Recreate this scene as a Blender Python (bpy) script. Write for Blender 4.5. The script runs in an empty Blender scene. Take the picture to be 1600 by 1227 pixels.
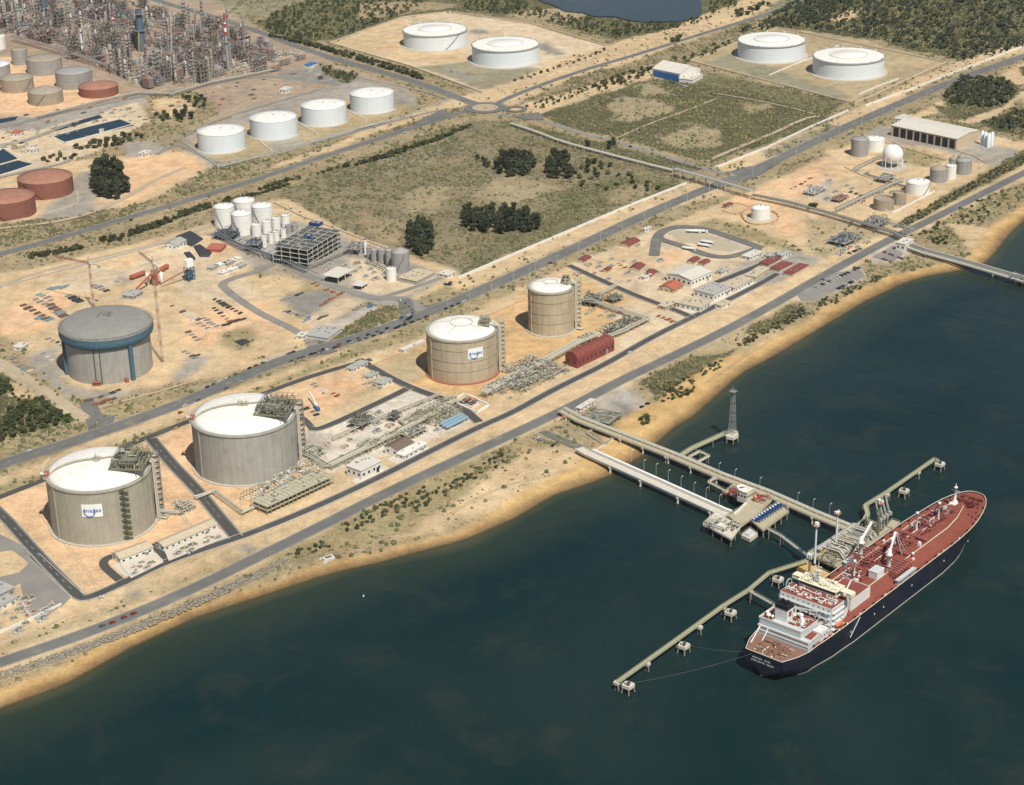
import bpy, math, random
import numpy as np
from mathutils import Vector, Matrix
random.seed(7); rng = np.random.default_rng(11)
R = math.radians
HAZE = 2.4e-5
sc = bpy.context.scene
COL = sc.collection
# ------------------------------------------------------------------ camera
F_PX, TILT, ROLL, CAMH = 3000.0, R(23.5), R(1.25), 650.0
WATER = -2.0
def G(px, py, z=0.0):
    """point of the horizontal plane at height z seen at photograph pixel (px, py)"""
    u = (px-800)/F_PX; v = (613.5-py)/F_PX
    x = u*math.cos(ROLL)+v*math.sin(ROLL); y = -u*math.sin(ROLL)+v*math.cos(ROLL)
    dy = math.cos(TILT)+y*math.sin(TILT); dz = -math.sin(TILT)+y*math.cos(TILT)
    k = (z-CAMH)/dz
    return Vector((x*k, dy*k, z))
def project(x, y, z):
    """photo pixel of a world point (works on arrays)"""
    zz = z-CAMH
    dep = y*math.cos(TILT)-zz*math.sin(TILT)
    up = y*math.sin(TILT)+zz*math.cos(TILT)
    a = x/dep; b = up/dep
    u = a*math.cos(ROLL)-b*math.sin(ROLL); v = a*math.sin(ROLL)+b*math.cos(ROLL)
    return 800+u*F_PX, 613.5-v*F_PX
def hgt(P, py):
    """height above P whose picture row is py"""
    lo, hi = -5.0, 250.0
    for _ in range(40):
        m = (lo+hi)/2
        if project(P.x, P.y, m)[1] > py: lo = m
        else: hi = m
    return (lo+hi)/2
def hd(v):
    h = math.hypot(v.x, v.y); return Vector((v.x/h, v.y/h, 0))
cam = bpy.data.cameras.new('camera'); camo = bpy.data.objects.new('camera', cam); COL.objects.link(camo)
cam.sensor_width = 36; cam.sensor_fit = 'HORIZONTAL'; cam.lens = F_PX/1600*36
cam.clip_start = 5; cam.clip_end = 60000
fwd = Vector((0, math.cos(TILT), -math.sin(TILT)))
upv = Vector((0, math.sin(TILT), math.cos(TILT))); rt = Vector((1, 0, 0))
# roll: picture axes rotated so that the right side of the horizon is lifted
rx = rt*math.cos(ROLL)-upv*math.sin(ROLL); uy = rt*math.sin(ROLL)+upv*math.cos(ROLL)
M = Matrix(((rx.x, uy.x, -fwd.x, 0), (rx.y, uy.y, -fwd.y, 0), (rx.z, uy.z, -fwd.z, CAMH), (0, 0, 0, 1)))
camo.matrix_world = M
sc.camera = camo

# ------------------------------------------------------------------ light
sund = Vector((0.27, -0.62, 1.0)).normalized()
sl = bpy.data.lights.new('sun', 'SUN'); sl.energy = 4.6; sl.angle = R(0.53); sl.color = (1, .955, .86)
so = bpy.data.objects.new('sun', sl); COL.objects.link(so); so.rotation_euler = sund.to_track_quat('Z', 'Y').to_euler(); so.location = (0, 0, 900)
w = bpy.data.worlds.new('World'); sc.world = w; w.use_nodes = True
nt = w.node_tree; nt.nodes.clear()
sky = nt.nodes.new('ShaderNodeTexSky'); sky.sky_type = 'NISHITA'; sky.sun_disc = False
sky.sun_elevation = math.asin(sund.z); sky.sun_rotation = math.atan2(sund.x, sund.y)
bg = nt.nodes.new('ShaderNodeBackground'); bg.inputs[1].default_value = 0.062
wo = nt.nodes.new('ShaderNodeOutputWorld'); nt.links.new(sky.outputs[0], bg.inputs[0]); nt.links.new(bg.outputs[0], wo.inputs[0])
sc.view_settings.view_transform = 'Standard'; sc.view_settings.look = 'None'; sc.view_settings.gamma = 1
sc.view_settings.exposure = 0.1

# ------------------------------------------------------------------ materials
MATS = {}
def nodes(m):
    m.use_nodes = True; t = m.node_tree; t.nodes.clear()
    o = t.nodes.new('ShaderNodeOutputMaterial'); b = t.nodes.new('ShaderNodeBsdfPrincipled'); t.links.new(b.outputs[0], o.inputs[0])
    return t, b, o
def N(t, kind, **kw):
    n = t.nodes.new('ShaderNode'+kind)
    for k, v in kw.items():
        if k[0] == '_': setattr(n, k[1:], v)
        else:
            for s in n.inputs:
                if s.name == k: s.default_value = v; break
    return n
def mathn(t, op, a, b=None, c=None, clamp=False):
    n = t.nodes.new('ShaderNodeMath'); n.operation = op; n.use_clamp = clamp
    for i, v in enumerate((a, b, c)):
        if v is None: continue
        if isinstance(v, (int, float)): n.inputs[i].default_value = v
        else: t.links.new(v, n.inputs[i])
    return n.outputs[0]
def mapr(t, v, a, b, c, d):
    n = t.nodes.new('ShaderNodeMapRange'); t.links.new(v, n.inputs[0])
    for i, q in enumerate((a, b, c, d)): n.inputs[i+1].default_value = q
    return n.outputs[0]
def mixc(t, fac, a, b, mode='MIX'):
    n = t.nodes.new('ShaderNodeMix'); n.data_type = 'RGBA'; n.blend_type = mode
    for i, v in ((0, fac), (6, a), (7, b)):
        if isinstance(v, (int, float)): n.inputs[i].default_value = v
        elif isinstance(v, tuple): n.inputs[i].default_value = (*v, 1) if len(v) == 3 else v
        else: t.links.new(v, n.inputs[i])
    return n.outputs[2]
def geopos(t):
    return t.nodes.new('ShaderNodeNewGeometry').outputs['Position']
def noise(t, vec, scale, detail=3, rough=.55, sx=1, sy=1, sz=1, dist=0):
    mp = t.nodes.new('ShaderNodeMapping'); mp.inputs['Scale'].default_value = (sx, sy, sz); t.links.new(vec, mp.inputs[0])
    n = t.nodes.new('ShaderNodeTexNoise'); n.inputs['Scale'].default_value = scale; n.inputs['Detail'].default_value = detail
    n.inputs['Roughness'].default_value = rough; n.inputs['Distortion'].default_value = dist
    t.links.new(mp.outputs[0], n.inputs['Vector']); return n.outputs[0]
def mat(name, c, rough=.7, metal=0, var=.18, scale=.25, dirt=None, dirt_amt=.5, streak=0, bump=0, spec=.3, rnd=0):
    """painted / mineral surface: colour broken up by two noises, optional stains and vertical streaks"""
    if name in MATS: return MATS[name]
    m = bpy.data.materials.new(name); t, b, o = nodes(m); p = geopos(t)
    n1 = noise(t, p, scale, 4, .6); n2 = noise(t, p, scale*6.3, 3, .6)
    f = mathn(t, 'ADD', mathn(t, 'MULTIPLY', n1, .6), mathn(t, 'MULTIPLY', n2, .4))
    f = mapr(t, f, .3, .7, 1-var, 1+var)
    col = mixc(t, 1.0, c, f, 'MULTIPLY')
    if dirt:
        dn = noise(t, p, scale*1.7, 5, .65)
        col = mixc(t, mathn(t, 'MULTIPLY', mapr(t, dn, .45, .68, 0, 1), dirt_amt), col, dirt)
    if streak:
        sn = noise(t, p, .55, 3, .6, 1, 1, .04)
        col = mixc(t, mathn(t, 'MULTIPLY', mapr(t, sn, .45, .7, 0, 1), streak), col, tuple(q*.55 for q in c))
    if rnd:
        oi = t.nodes.new('ShaderNodeObjectInfo')
        col = mixc(t, 1.0, col, mapr(t, oi.outputs['Random'], 0, 1, 1-rnd, 1+rnd), 'MULTIPLY')
    t.links.new(col, b.inputs['Base Color'])
    b.inputs['Roughness'].default_value = rough; b.inputs['Metallic'].default_value = metal
    b.inputs['Specular IOR Level'].default_value = spec
    if bump:
        bn = t.nodes.new('ShaderNodeBump'); bn.inputs['Strength'].default_value = bump; bn.inputs['Distance'].default_value = .5
        t.links.new(n2, bn.inputs['Height']); t.links.new(bn.outputs[0], b.inputs['Normal'])
    MATS[name] = m; return m
# ------------------------------------------------------------------ mesh collector
class MB:
    def __init__(s): s.v = []; s.f = []; s.sm = []
    def add(s, vs, fs, smooth=False):
        n = len(s.v); s.v.extend([tuple(q) for q in vs]); s.f.extend([tuple(i+n for i in f) for f in fs]); s.sm.extend([smooth]*len(fs)); return s
    def box(s, c, d, a=0.0, tilt=None):
        """box with its bottom centre at c, size d, turned by a"""
        hx, hy = d[0]/2, d[1]/2; ca, sa = math.cos(a), math.sin(a); vs = []
        for z in (0, d[2]):
            for x, y in ((-hx, -hy), (hx, -hy), (hx, hy), (-hx, hy)): vs.append((c[0]+x*ca-y*sa, c[1]+x*sa+y*ca, c[2]+z))
        return s.add(vs, [(3, 2, 1, 0), (4, 5, 6, 7), (0, 1, 5, 4), (1, 2, 6, 5), (2, 3, 7, 6), (3, 0, 4, 7)])
    def bar(s, p, q, w, h=None):
        """square bar from p to q"""
        p = Vector(p); q = Vector(q); h = h or w; d = q-p
        if d.length < 1e-4: return s
        d.normalize(); u = Vector((0, 0, 1)) if abs(d.z) < .95 else Vector((1, 0, 0))
        a = d.cross(u).normalized()*(w/2); b = a.cross(d).normalized()*(h/2)
        vs = [p-a-b, p+a-b, p+a+b, p-a+b, q-a-b, q+a-b, q+a+b, q-a+b]
        return s.add(vs, [(3, 2, 1, 0), (4, 5, 6, 7), (0, 1, 5, 4), (1, 2, 6, 5), (2, 3, 7, 6), (3, 0, 4, 7)])
    def tube(s, p, q, r, n=8, r2=None, caps=True):
        p = Vector(p); q = Vector(q); d = (q-p)
        if d.length < 1e-4: return s
        d.normalize(); u = Vector((0, 0, 1)) if abs(d.z) < .95 else Vector((1, 0, 0))
        a = d.cross(u).normalized(); b = a.cross(d); r2 = r if r2 is None else r2; vs = []
        for c, rr in ((p, r), (q, r2)):
            for i in range(n):
                t = 2*math.pi*i/n; vs.append(c+a*(rr*math.cos(t))+b*(rr*math.sin(t)))
        s.add(vs, [(i, i+n, (i+1) % n+n, (i+1) % n) for i in range(n)], True)
        if caps: s.add(vs[n:], [tuple(range(n))[::-1]]); s.add(vs[:n], [tuple(range(n))])
        return s
    def path(s, pts, r, n=6):
        for a, b in zip(pts, pts[1:]): s.tube(a, b, r, n)
        return s
    def lathe(s, c, prof, n=48, smooth=True, a0=0, a1=2*math.pi):
        full = abs(a1-a0-2*math.pi) < 1e-6; m = n if full else n+1; vs = []; fs = []
        for r, z in prof:
            for i in range(m):
                t = a0+(a1-a0)*i/n; vs.append((c[0]+r*math.cos(t), c[1]+r*math.sin(t), c[2]+z))
        for k in range(len(prof)-1):
            for i in range(n):
                j = (i+1) % m
                fs.append((k*m+i, k*m+j, (k+1)*m+j, (k+1)*m+i))
        # profile corners stay crisp: repeat rings by splitting is avoided by flat shading where asked
        return s.add(vs, fs, smooth)
    def disc(s, c, r, n=48, z=0):
        return s.add([(c[0]+r*math.cos(2*math.pi*i/n), c[1]+r*math.sin(2*math.pi*i/n), c[2]+z) for i in range(n)], [tuple(range(n))])
    def prism(s, poly, z0, z1, inset=0):
        n = len(poly); ar = sum(poly[i][0]*poly[(i+1) % n][1]-poly[(i+1) % n][0]*poly[i][1] for i in range(n))
        if ar < 0: poly = poly[::-1]
        vs = [(p[0], p[1], z0) for p in poly]+[(p[0], p[1], z1) for p in poly]
        return s.add(vs, [tuple(range(n))[::-1], tuple(range(n, 2*n))]+[(i, (i+1) % n, (i+1) % n+n, i+n) for i in range(n)])
    def ball(s, c, r, n=12, m=8, sq=1):
        pr = [(max(r*math.sin(math.pi*k/m), .001), -r*sq*math.cos(math.pi*k/m)) for k in range(m+1)]
        return s.lathe(c, pr, n)
    def build(s, name, m, parent=None, loc=None, rz=0):
        me = bpy.data.meshes.new(name); me.from_pydata(s.v, [], s.f)
        me.polygons.foreach_set('use_smooth', s.sm); me.materials.append(m if not isinstance(m, str) else MATS[m])
        me.update(); o = bpy.data.objects.new(name, me); COL.objects.link(o)
        if parent: o.parent = parent
        if loc is not None: o.location = loc
        o.rotation_euler.z = rz
        return o
TOPS = []
def tag(o, label, cat, group=None, kind=None):
    if label and len(label.split()) > 16: print('LONG', label)
    if label: o['label'] = label
    if cat: o['category'] = cat
    if group: o['group'] = group
    if kind: o['kind'] = kind
    TOPS.append(o); return o
def thing(name, label, cat, loc=(0, 0, 0), rz=0, group=None):
    o = bpy.data.objects.new(name, None); COL.objects.link(o); o.location = loc; o.rotation_euler.z = rz; o.empty_display_size = 1
    return tag(o, label, cat, group)
KIDS = {}
def dup(root, loc, rz=0, label=None, group=None, scale=None, name=None):
    r = root.copy(); COL.objects.link(r); r.location = loc; r.rotation_euler.z = rz
    if scale is not None: r.scale = scale if hasattr(scale, '__len__') else (scale,)*3
    if label: r['label'] = label
    if group: r['group'] = group
    TOPS.append(r)
    for c in kids_of(root):
        d = c.copy(); COL.objects.link(d); d.parent = r
        for g in kids_of(c):
            e = g.copy(); COL.objects.link(e); e.parent = d
    return r
def kids_of(o):
    if o.name not in KIDS: KIDS[o.name] = list(o.children)
    return KIDS[o.name]
ORD = 'first second third fourth fifth sixth seventh eighth ninth tenth eleventh twelfth thirteenth fourteenth fifteenth sixteenth seventeenth eighteenth nineteenth'.split()
TENS = {20: 'twenty', 30: 'thirty', 40: 'forty', 50: 'fifty', 60: 'sixty', 70: 'seventy', 80: 'eighty', 90: 'ninety'}
def ordw(i):
    if i == 0: return 'leftmost'
    i += 1
    if i < 20: return ORD[i-1]+' from the left'
    t, u = i//10*10, i % 10
    if t > 90: return 'number %d from the left' % i
    return (TENS[t][:-1]+'ieth' if u == 0 else TENS[t]+'-'+ORD[u-1])+' from the left'
def number(objs, base):
    """labels for look-alikes: base + place in the photograph's left-to-right order"""
    objs = sorted(objs, key=lambda o: project(o.location.x, o.location.y, o.location.z)[0])
    for i, o in enumerate(objs): o['label'] = ' '.join((base+', '+ordw(i)).split()[:16])
    if len(base.split()) > 12: print('LONG', base)
def vnoise(x, y, s, seed=0):
    """smooth value noise on arrays, 0..1"""
    g = np.random.default_rng(seed).random((256, 256))
    x = x/s; y = y/s; xi = np.floor(x).astype(int); yi = np.floor(y).astype(int); fx = x-xi; fy = y-yi
    fx = fx*fx*(3-2*fx); fy = fy*fy*(3-2*fy)
    a = g[xi % 256, yi % 256]; b = g[(xi+1) % 256, yi % 256]; c = g[xi % 256, (yi+1) % 256]; d = g[(xi+1) % 256, (yi+1) % 256]
    return (a*(1-fx)+b*fx)*(1-fy)+(c*(1-fx)+d*fx)*fy
def inpoly(X, Y, poly):
    r = np.zeros(X.shape, bool); xs = [p[0] for p in poly]; ys = [p[1] for p in poly]
    bb = (X >= min(xs)) & (X <= max(xs)) & (Y >= min(ys)) & (Y <= max(ys)); x = X[bb]; y = Y[bb]; q = np.zeros(x.shape, bool); n = len(poly)
    for i in range(n):
        x0, y0 = poly[i]; x1, y1 = poly[(i+1) % n]
        if y0 == y1: continue
        q ^= ((y0 > y) != (y1 > y)) & (x < (x1-x0)*(y-y0)/(y1-y0)+x0)
    r[bb] = q; return r
# ------------------------------------------------------------------ shoreline (photograph pixels, waterline)
SHORE = [(-500,1260),(-200,1172),(0,1105),(100,1068),(200,1012),(300,965),(400,932),(500,899),(535,890),(600,875),(675,855),(725,842),(800,810),(862,773),(925,752),(960,738),(1000,712),(1025,690),(1050,668),(1080,650),(1112,622),(1145,592),(1165,577),(1200,560),(1250,530),(1300,500),(1350,470),(1412,441),(1450,430),(1500,422),(1535,412),(1555,392),(1575,365),(1600,343),(1680,300),(1900,215),(2300,120),(3000,40)]
SH = np.array([G(x, y, WATER)[:2] for x, y in SHORE])
def shore_dist(x, y):
    """signed distance to the waterline, inland positive"""
    best = np.full(x.shape, 1e9); sg = np.ones(x.shape)
    for (ax, ay), (bx, by) in zip(SH[:-1], SH[1:]):
        dx, dy = bx-ax, by-ay; L = dx*dx+dy*dy
        t = np.clip(((x-ax)*dx+(y-ay)*dy)/L, 0, 1); px = ax+t*dx; py = ay+t*dy
        d = (x-px)**2+(y-py)**2; m = d < best
        cr = dx*(y-ay)-dy*(x-ax)
        sg = np.where(m, np.where(cr > 0, 1, -1), sg); best = np.minimum(best, d)
    return np.sqrt(best)*sg
def axis(a, b, step, far):
    u = list(np.arange(a, b+.01, step)); s = step; lo = []; hi = []
    x = a
    while x > -far: s *= 1.35; x -= s; lo.append(x)
    s = step; x = b
    while x < far: s *= 1.35; x += s; hi.append(x)
    return np.array(lo[::-1]+u+hi)
def sheet(name, m, xs, ys, zf, attrs=None):
    X, Y = np.meshgrid(xs, ys); Z = zf(X, Y) if callable(zf) else np.full(X.shape, zf)
    nx, ny = len(xs), len(ys); me = bpy.data.meshes.new(name)
    me.vertices.add(nx*ny); co = np.stack([X, Y, Z], -1).astype(np.float32).reshape(-1); me.vertices.foreach_set('co', co)
    i = np.arange((ny-1)*(nx-1)); r = i//(nx-1); c = i % (nx-1); v0 = r*nx+c
    q = np.stack([v0, v0+1, v0+nx+1, v0+nx], -1).astype(np.int32).reshape(-1); nf = len(i)
    me.loops.add(nf*4); me.loops.foreach_set('vertex_index', q)
    me.polygons.add(nf); me.polygons.foreach_set('loop_start', np.arange(nf, dtype=np.int32)*4)
    me.polygons.foreach_set('use_smooth', np.ones(nf, bool))
    me.update(calc_edges=True)
    for k, val in (attrs or {}).items():
        val = val(X, Y) if callable(val) else val
        if val.ndim == 3:
            a = me.attributes.new(k, 'FLOAT_COLOR', 'POINT'); a.data.foreach_set('color', np.concatenate([val, np.ones(val.shape[:2]+(1,))], -1).astype(np.float32).reshape(-1))
        else:
            a = me.attributes.new(k, 'FLOAT', 'POINT'); a.data.foreach_set('value', val.astype(np.float32).reshape(-1))
    me.materials.append(m); o = bpy.data.objects.new(name, me); COL.objects.link(o); return o
# ------------------------------------------------------------------ ground cover zones: colour, scrub density, edge roughness in pixels
C = dict(dirt=(.335,.27,.165), sand=(.56,.425,.26), pale=(.58,.47,.325), pad=(.66,.445,.27), orange=(.57,.39,.20), tan=(.40,.325,.20), field=(.25,.21,.13), green=(.195,.18,.10), ftan=(.33,.275,.17),
         dry=(.33,.275,.155), gravel=(.33,.305,.26), grey=(.25,.24,.215), conc=(.44,.40,.345), beach=(.54,.365,.165), wood=(.085,.085,.05), track=(.50,.41,.29), refin=(.36,.28,.205), greentan=(.28,.255,.175), white=(.62,.56,.47), redsoil=(.45,.30,.19))
ZONES = [
 # far country
 ('greentan', .45, 6, [(-900,-400),(2600,-400),(2600,-60),(1600,60),(1240,20),(700,30),(380,20),(-900,40)]),
 ('green', .75, 4, [(395,38),(440,12),(520,-10),(900,-30),(1260,-30),(1165,8),(1060,45),(990,62),(958,64),(830,27),(715,18),(650,24),(520,60),(470,68)]),
 ('dirt', .3, 3, [(560,5),(640,2),(720,8),(640,22),(560,30)]),
 ('tan', .3, 3, [(790,22),(870,12),(920,22),(900,34),(820,30)]),
 ('wood', .9, 5, [(1235,42),(1290,-20),(1700,-80),(1900,-60),(1640,66),(1520,98),(1470,88),(1390,68)]),
 ('green', .8, 4, [(1160,52),(1240,8),(1330,-30),(1300,20),(1255,45),(1210,60)]),
 ('sand', .3, 5, [(1290,30),(1345,8),(1352,16),(1310,42)]),
 ('dirt', .5, 5, [(1200,62),(1260,48),(1340,66),(1470,92),(1500,104),(1480,112),(1330,76)]),
 # refinery side
 ('refin', .0, 5, [(-700,-120),(290,-30),(400,45),(480,82),(560,110),(660,150),(560,170),(300,185),(240,210),(-700,260)]),
 ('dirt', .5, 4, [(235,150),(300,138),(330,160),(350,175),(300,195),(200,222),(110,240),(150,205),(225,190)]),
 ('sand', .0, 4, [(238,158),(280,152),(305,166),(270,182),(246,178)]),
 ('pad', .0, 2, [(-200,95),(30,88),(110,105),(190,150),(215,160),(90,172),(60,185),(-200,170)]),
 ('gravel', .0, 3, [(-300,172),(60,182),(215,150),(230,160),(60,205),(-300,215)]),
 ('pale', .0, 3, [(-200,200),(60,205),(215,160),(235,190),(140,240),(60,262),(-200,260)]),
 ('grey', .1, 3, [(490,100),(640,145),(600,150),(500,130),(440,128),(430,118)]),
 ('green', .7, 3, [(500,98),(560,118),(545,130),(505,115)]),
 ('gravel', .0, 3, [(290,215),(400,165),(560,125),(640,146),(655,165),(400,245),(330,262),(290,250)]),
 ('tan', .0, 1.5, [(292,222),(375,190),(415,200),(425,240),(340,255)]),
 ('tan', .0, 1.5, [(430,205),(470,168),(560,150),(645,165),(600,190),(480,222)]),
 ('sand', .0, 4, [(-300,310),(110,250),(290,236),(335,262),(290,285),(225,318),(150,340),(-300,420)]),
 ('pad', .0, 4, [(185,250),(290,240),(320,262),(250,292),(205,318),(190,290)]),
 ('gravel', .0, 3, [(190,222),(240,218),(262,238),(205,248)]),
 ('gravel', .0, 3, [(120,270),(150,262),(150,330),(90,345),(50,350)]),
 ('dirt', .6, 3, [(-300,378),(120,335),(220,318),(330,262),(430,246),(700,170),(735,165),(700,186),(640,200),(520,240),(400,276),(250,325),(100,368),(-300,440)]),
 ('sand', .2, 3, [(500,240),(600,205),(700,172),(735,160),(700,158),(640,178),(520,225),(430,255),(430,262)]),
 # float tank compounds
 ('pale', .0, 1.5, [(515,68),(628,28),(705,20),(830,38),(948,72),(845,120),(752,145),(640,103)]),
 ('sand', .0, 3, [(515,68),(628,30),(700,60),(735,95),(650,100),(580,85)]),
 ('greentan', .1, 1.5, [(650,104),(740,95),(850,108),(890,95),(930,80),(845,122),(752,140)]),
 ('grey', .0, 5, [(733,42),(752,46),(765,54),(736,58)]), ('grey', .0, 5, [(842,68),(868,74),(893,84),(848,86)]),
 ('grey', .2, 5, [(690,105),(730,115),(752,122),(735,124),(700,113)]),
 ('tan', .0, 1.5, [(1078,96),(1140,68),(1215,44),(1300,52),(1478,98),(1345,152),(1335,164)]),
 ('greentan', .0, 4, [(1100,100),(1150,80),(1230,115),(1330,150),(1325,160)]),
 ('sand', .2, 3, [(700,158),(790,130),(900,85),(1060,40),(1160,0),(1230,-40),(1250,-20),(1180,25),(1100,55),(980,98),(880,130),(800,165)]),
 ('dirt', .6, 3, [(800,165),(900,122),(1020,85),(1100,60),(1160,38),(1240,8),(1200,45),(1080,95),(1020,118),(860,178)]),
 # fields
 ('sand', .3, 3, [(790,170),(1025,104),(1040,118),(880,168),(845,182)]),
 ('green', .85, 3, [(840,180),(870,168),(1020,122),(1090,132),(1130,118),(1320,158),(1290,192),(1110,252),(1060,242),(960,212),(905,205)]),
 ('ftan', .3, 9, [(935,170),(985,152),(1050,162),(1040,176),(998,190),(950,180)]),
 ('ftan', .35, 9, [(990,128),(1030,130),(1060,145),(1010,150)]),
 ('ftan', .4, 10, [(1030,215),(1080,195),(1130,210),(1120,235),(1060,235)]), ('dirt', .5, 6, [(1150,160),(1210,165),(1180,180)]),
 ('green', .8, 3, [(820,192),(960,228),(1060,250),(1110,262),(1060,270),(940,240),(850,212)]),
 ('green', .6, 4, [(1080,128),(1110,112),(1200,135),(1320,160),(1260,180),(1200,150)]),
 ('sand', .25, 3, [(1110,262),(1290,195),(1460,110),(1600,62),(1900,-30),(1900,0),(1600,82),(1480,118),(1340,185),(1150,275)]),
 ('greentan', .5, 4, [(1190,235),(1300,192),(1310,200),(1200,248)]),
 # centre field
 ('field', .55, 3, [(430,300),(560,246),(735,188),(800,192),(900,228),(1062,274),(1056,292),(900,352),(720,430),(660,410),(560,372),(480,345)]),
 ('green', .6, 12, [(740,430),(720,400),(850,330),(960,270),(1060,280),(1050,295),(900,355)]),
 ('ftan', .3, 11, [(760,280),(830,275),(870,300),(800,318),(740,310)]), ('ftan', .3, 11, [(640,300),(700,290),(690,330),(630,335)]),
 ('ftan', .3, 11, [(960,300),(1020,290),(1010,310),(960,318)]), ('dirt', .4, 8, [(560,330),(640,350),(620,385),(560,360)]),
 ('greentan', .7, 8, [(500,280),(700,215),(740,225),(640,265),(520,300)]),
 ('sand', .15, 2, [(720,432),(900,356),(1075,286),(1160,300),(1000,335),(850,400),(735,450),(640,470),(655,455)]),
 ('dry', .4, 4, [(660,455),(700,445),(712,452),(680,466),(655,470)]),
 # chemical plant
 ('sand', .15, 2, [(330,352),(420,312),(450,312),(560,370),(720,425),(716,436),(640,475),(340,380)]),
 ('gravel', .0, 2, [(322,352),(345,345),(470,345),(560,378),(700,432),(640,470),(560,470),(450,425),(330,372)]),
 ('pale', .0, 2, [(540,400),(590,410),(640,440),(690,430),(640,462),(590,462),(560,450)]),
 ('gravel', .0, 3, [(340,375),(440,425),(560,470),(650,462),(640,480),(590,476),(480,450),(400,420)]),
 ('dry', .1, 4, [(362,445),(380,432),(440,428),(520,455),(480,480),(440,500),(400,490)]),
 ('sand', .15, 6, [(370,440),(430,430),(480,440),(440,470),(400,480)]),
 ('grey', .0, 3, [(425,470),(450,460),(510,455),(530,475),(480,492),(440,495)]),
 ('pale', .0, 2, [(470,500),(540,462),(572,470),(520,500),(480,525)]),
 ('conc', .0, 2, [(490,525),(520,500),(575,478),(600,480),(540,520),(500,535)]),
 ('dry', .8, 2, [(495,532),(530,515),(600,478),(640,478),(638,492),(600,510),(540,535),(505,538)]),
 # construction yard
 ('sand', .0, 2, [(-400,560),(-300,470),(60,418),(180,388),(330,350),(350,372),(490,520),(482,535),(300,590),(150,625),(0,520)]),
 ('pale', .0, 6, [(60,440),(300,380),(420,470),(300,470),(260,420),(120,460)]),
 ('pad', .0, 5, [(165,412),(220,395),(215,412),(180,420)]), ('pad', .0, 7, [(0,480),(80,455),(110,470),(60,520),(0,525)]), ('pad', .0, 8, [(290,500),(420,470),(430,520),(330,540),(290,530)]),
 ('gravel', .0, 4, [(40,560),(90,540),(100,600),(180,612),(262,600),(290,555),(330,560),(300,590),(160,625),(100,620)]),
 ('conc', .0, 3, [(185,468),(205,455),(228,460),(215,470)]), ('gravel', .0, 4, [(180,432),(192,425),(205,440),(195,446)]),
 ('dry', .3, 4, [(350,520),(395,512),(405,530),(380,548),(350,540)]),
 ('dirt', .4, 2, [(-300,520),(-300,480),(60,412),(330,345),(330,338),(50,400),(-300,440)]),
 ('dry', .6, 3, [(150,650),(165,632),(330,588),(480,540),(480,548),(300,605),(175,652)]),
 ('sand', .2, 3, [(260,600),(330,580),(480,538),(480,548),(330,592)]),
 ('track', .0, 1.5, [(-200,480),(0,562),(140,655),(125,665),(60,612),(0,580),(-200,520)]),
 ('green', .95, 4, [(-200,560),(0,583),(60,620),(115,655),(60,672),(0,690),(-200,740)]),
 ('dry', .5, 4, [(-100,700),(60,668),(115,655),(138,668),(90,692),(0,716),(-100,740)]),
 ('sand', .4, 4, [(0,590),(40,605),(60,622),(30,625),(0,612)]),
 # terminal side
 ('sand', .1, 3, [(-400,900),(-100,790),(0,745),(300,630),(560,540),(660,500),(820,445),(1170,300),(1320,230),(1700,50),(1900,20),(1900,150),(1600,270),(1200,480),(800,655),(400,860),(0,1020),(-400,1150)]),
 ('dry', .35, 3, [(-200,800),(0,760),(75,735),(240,672),(300,648),(480,575),(660,500),(800,450),(800,458),(640,530),(480,585),(300,660),(230,690),(70,750),(0,778)]),
 ('pad', .0, 1.5, [(-5,790),(0,782),(72,757),(232,690),(252,722),(372,838),(250,850),(170,872),(190,908),(150,928),(136,920),(66,850)]),
 ('pad', .0, 1.5, [(238,688),(302,664),(480,600),(490,660),(472,700),(520,720),(400,802),(330,790),(290,745)]),
 ('sand', .0, 2, [(465,655),(480,590),(550,572),(620,590),(625,608),(500,668)]), ('dry', .2, 6, [(540,600),(600,590),(610,600),(560,620)]),
 ('pad', .1, 5, [(480,600),(545,580),(580,600),(520,640),(480,640)]),
 ('white', .0, 2, [(468,690),(500,668),(620,620),(660,605),(745,655),(720,670),(520,740),(480,725)]),
 ('conc', .0, 3, [(470,690),(490,670),(520,675),(520,700),(480,712)]),
 ('orange', .0, 1.5, [(575,572),(660,538),(700,520),(800,480),(830,500),(860,500),(960,540),(900,560),(790,620),(720,622),(640,600)]),
 ('tan', .05, 4, [(575,572),(650,545),(665,590),(640,598)]),
 ('orange', .0, 2, [(770,500),(820,460),(900,430),(960,460),(1005,500),(960,535),(870,560),(800,540)]),
 ('pale', .0, 4, [(960,480),(1000,470),(1080,495),(1060,515),(970,560),(930,575),(960,535)]),
 ('pale', .0, 3, [(890,415),(1020,360),(1080,355),(1200,400),(1240,430),(1110,490),(1080,495),(960,450)]),
 ('sand', .0, 4, [(900,420),(980,380),(1030,400),(1010,430),(950,440)]), ('pad', .1, 4, [(1025,395),(1060,388),(1080,400),(1040,415)]),
 ('conc', .0, 1.5, [(1032,360),(1060,358),(1165,380),(1170,390),(1140,395),(1110,380)]),
 ('dry', .3, 5, [(1085,350),(1180,380),(1250,400),(1270,395),(1150,350),(1110,340)]),
 ('gravel', .0, 3, [(1160,430),(1200,395),(1300,395),(1290,420),(1240,440),(1180,450)]),
 ('conc', .0, 3, [(1130,430),(1180,400),(1210,395),(1170,440),(1140,455)]),
 ('sand', .2, 4, [(1240,390),(1290,375),(1320,385),(1320,405),(1290,410)]), ('pad', .0, 5, [(1195,360),(1235,345),(1255,352),(1230,368)]),
 ('pad', .05, 5, [(1150,310),(1180,300),(1240,330),(1250,345),(1200,350),(1160,335)]),
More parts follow.
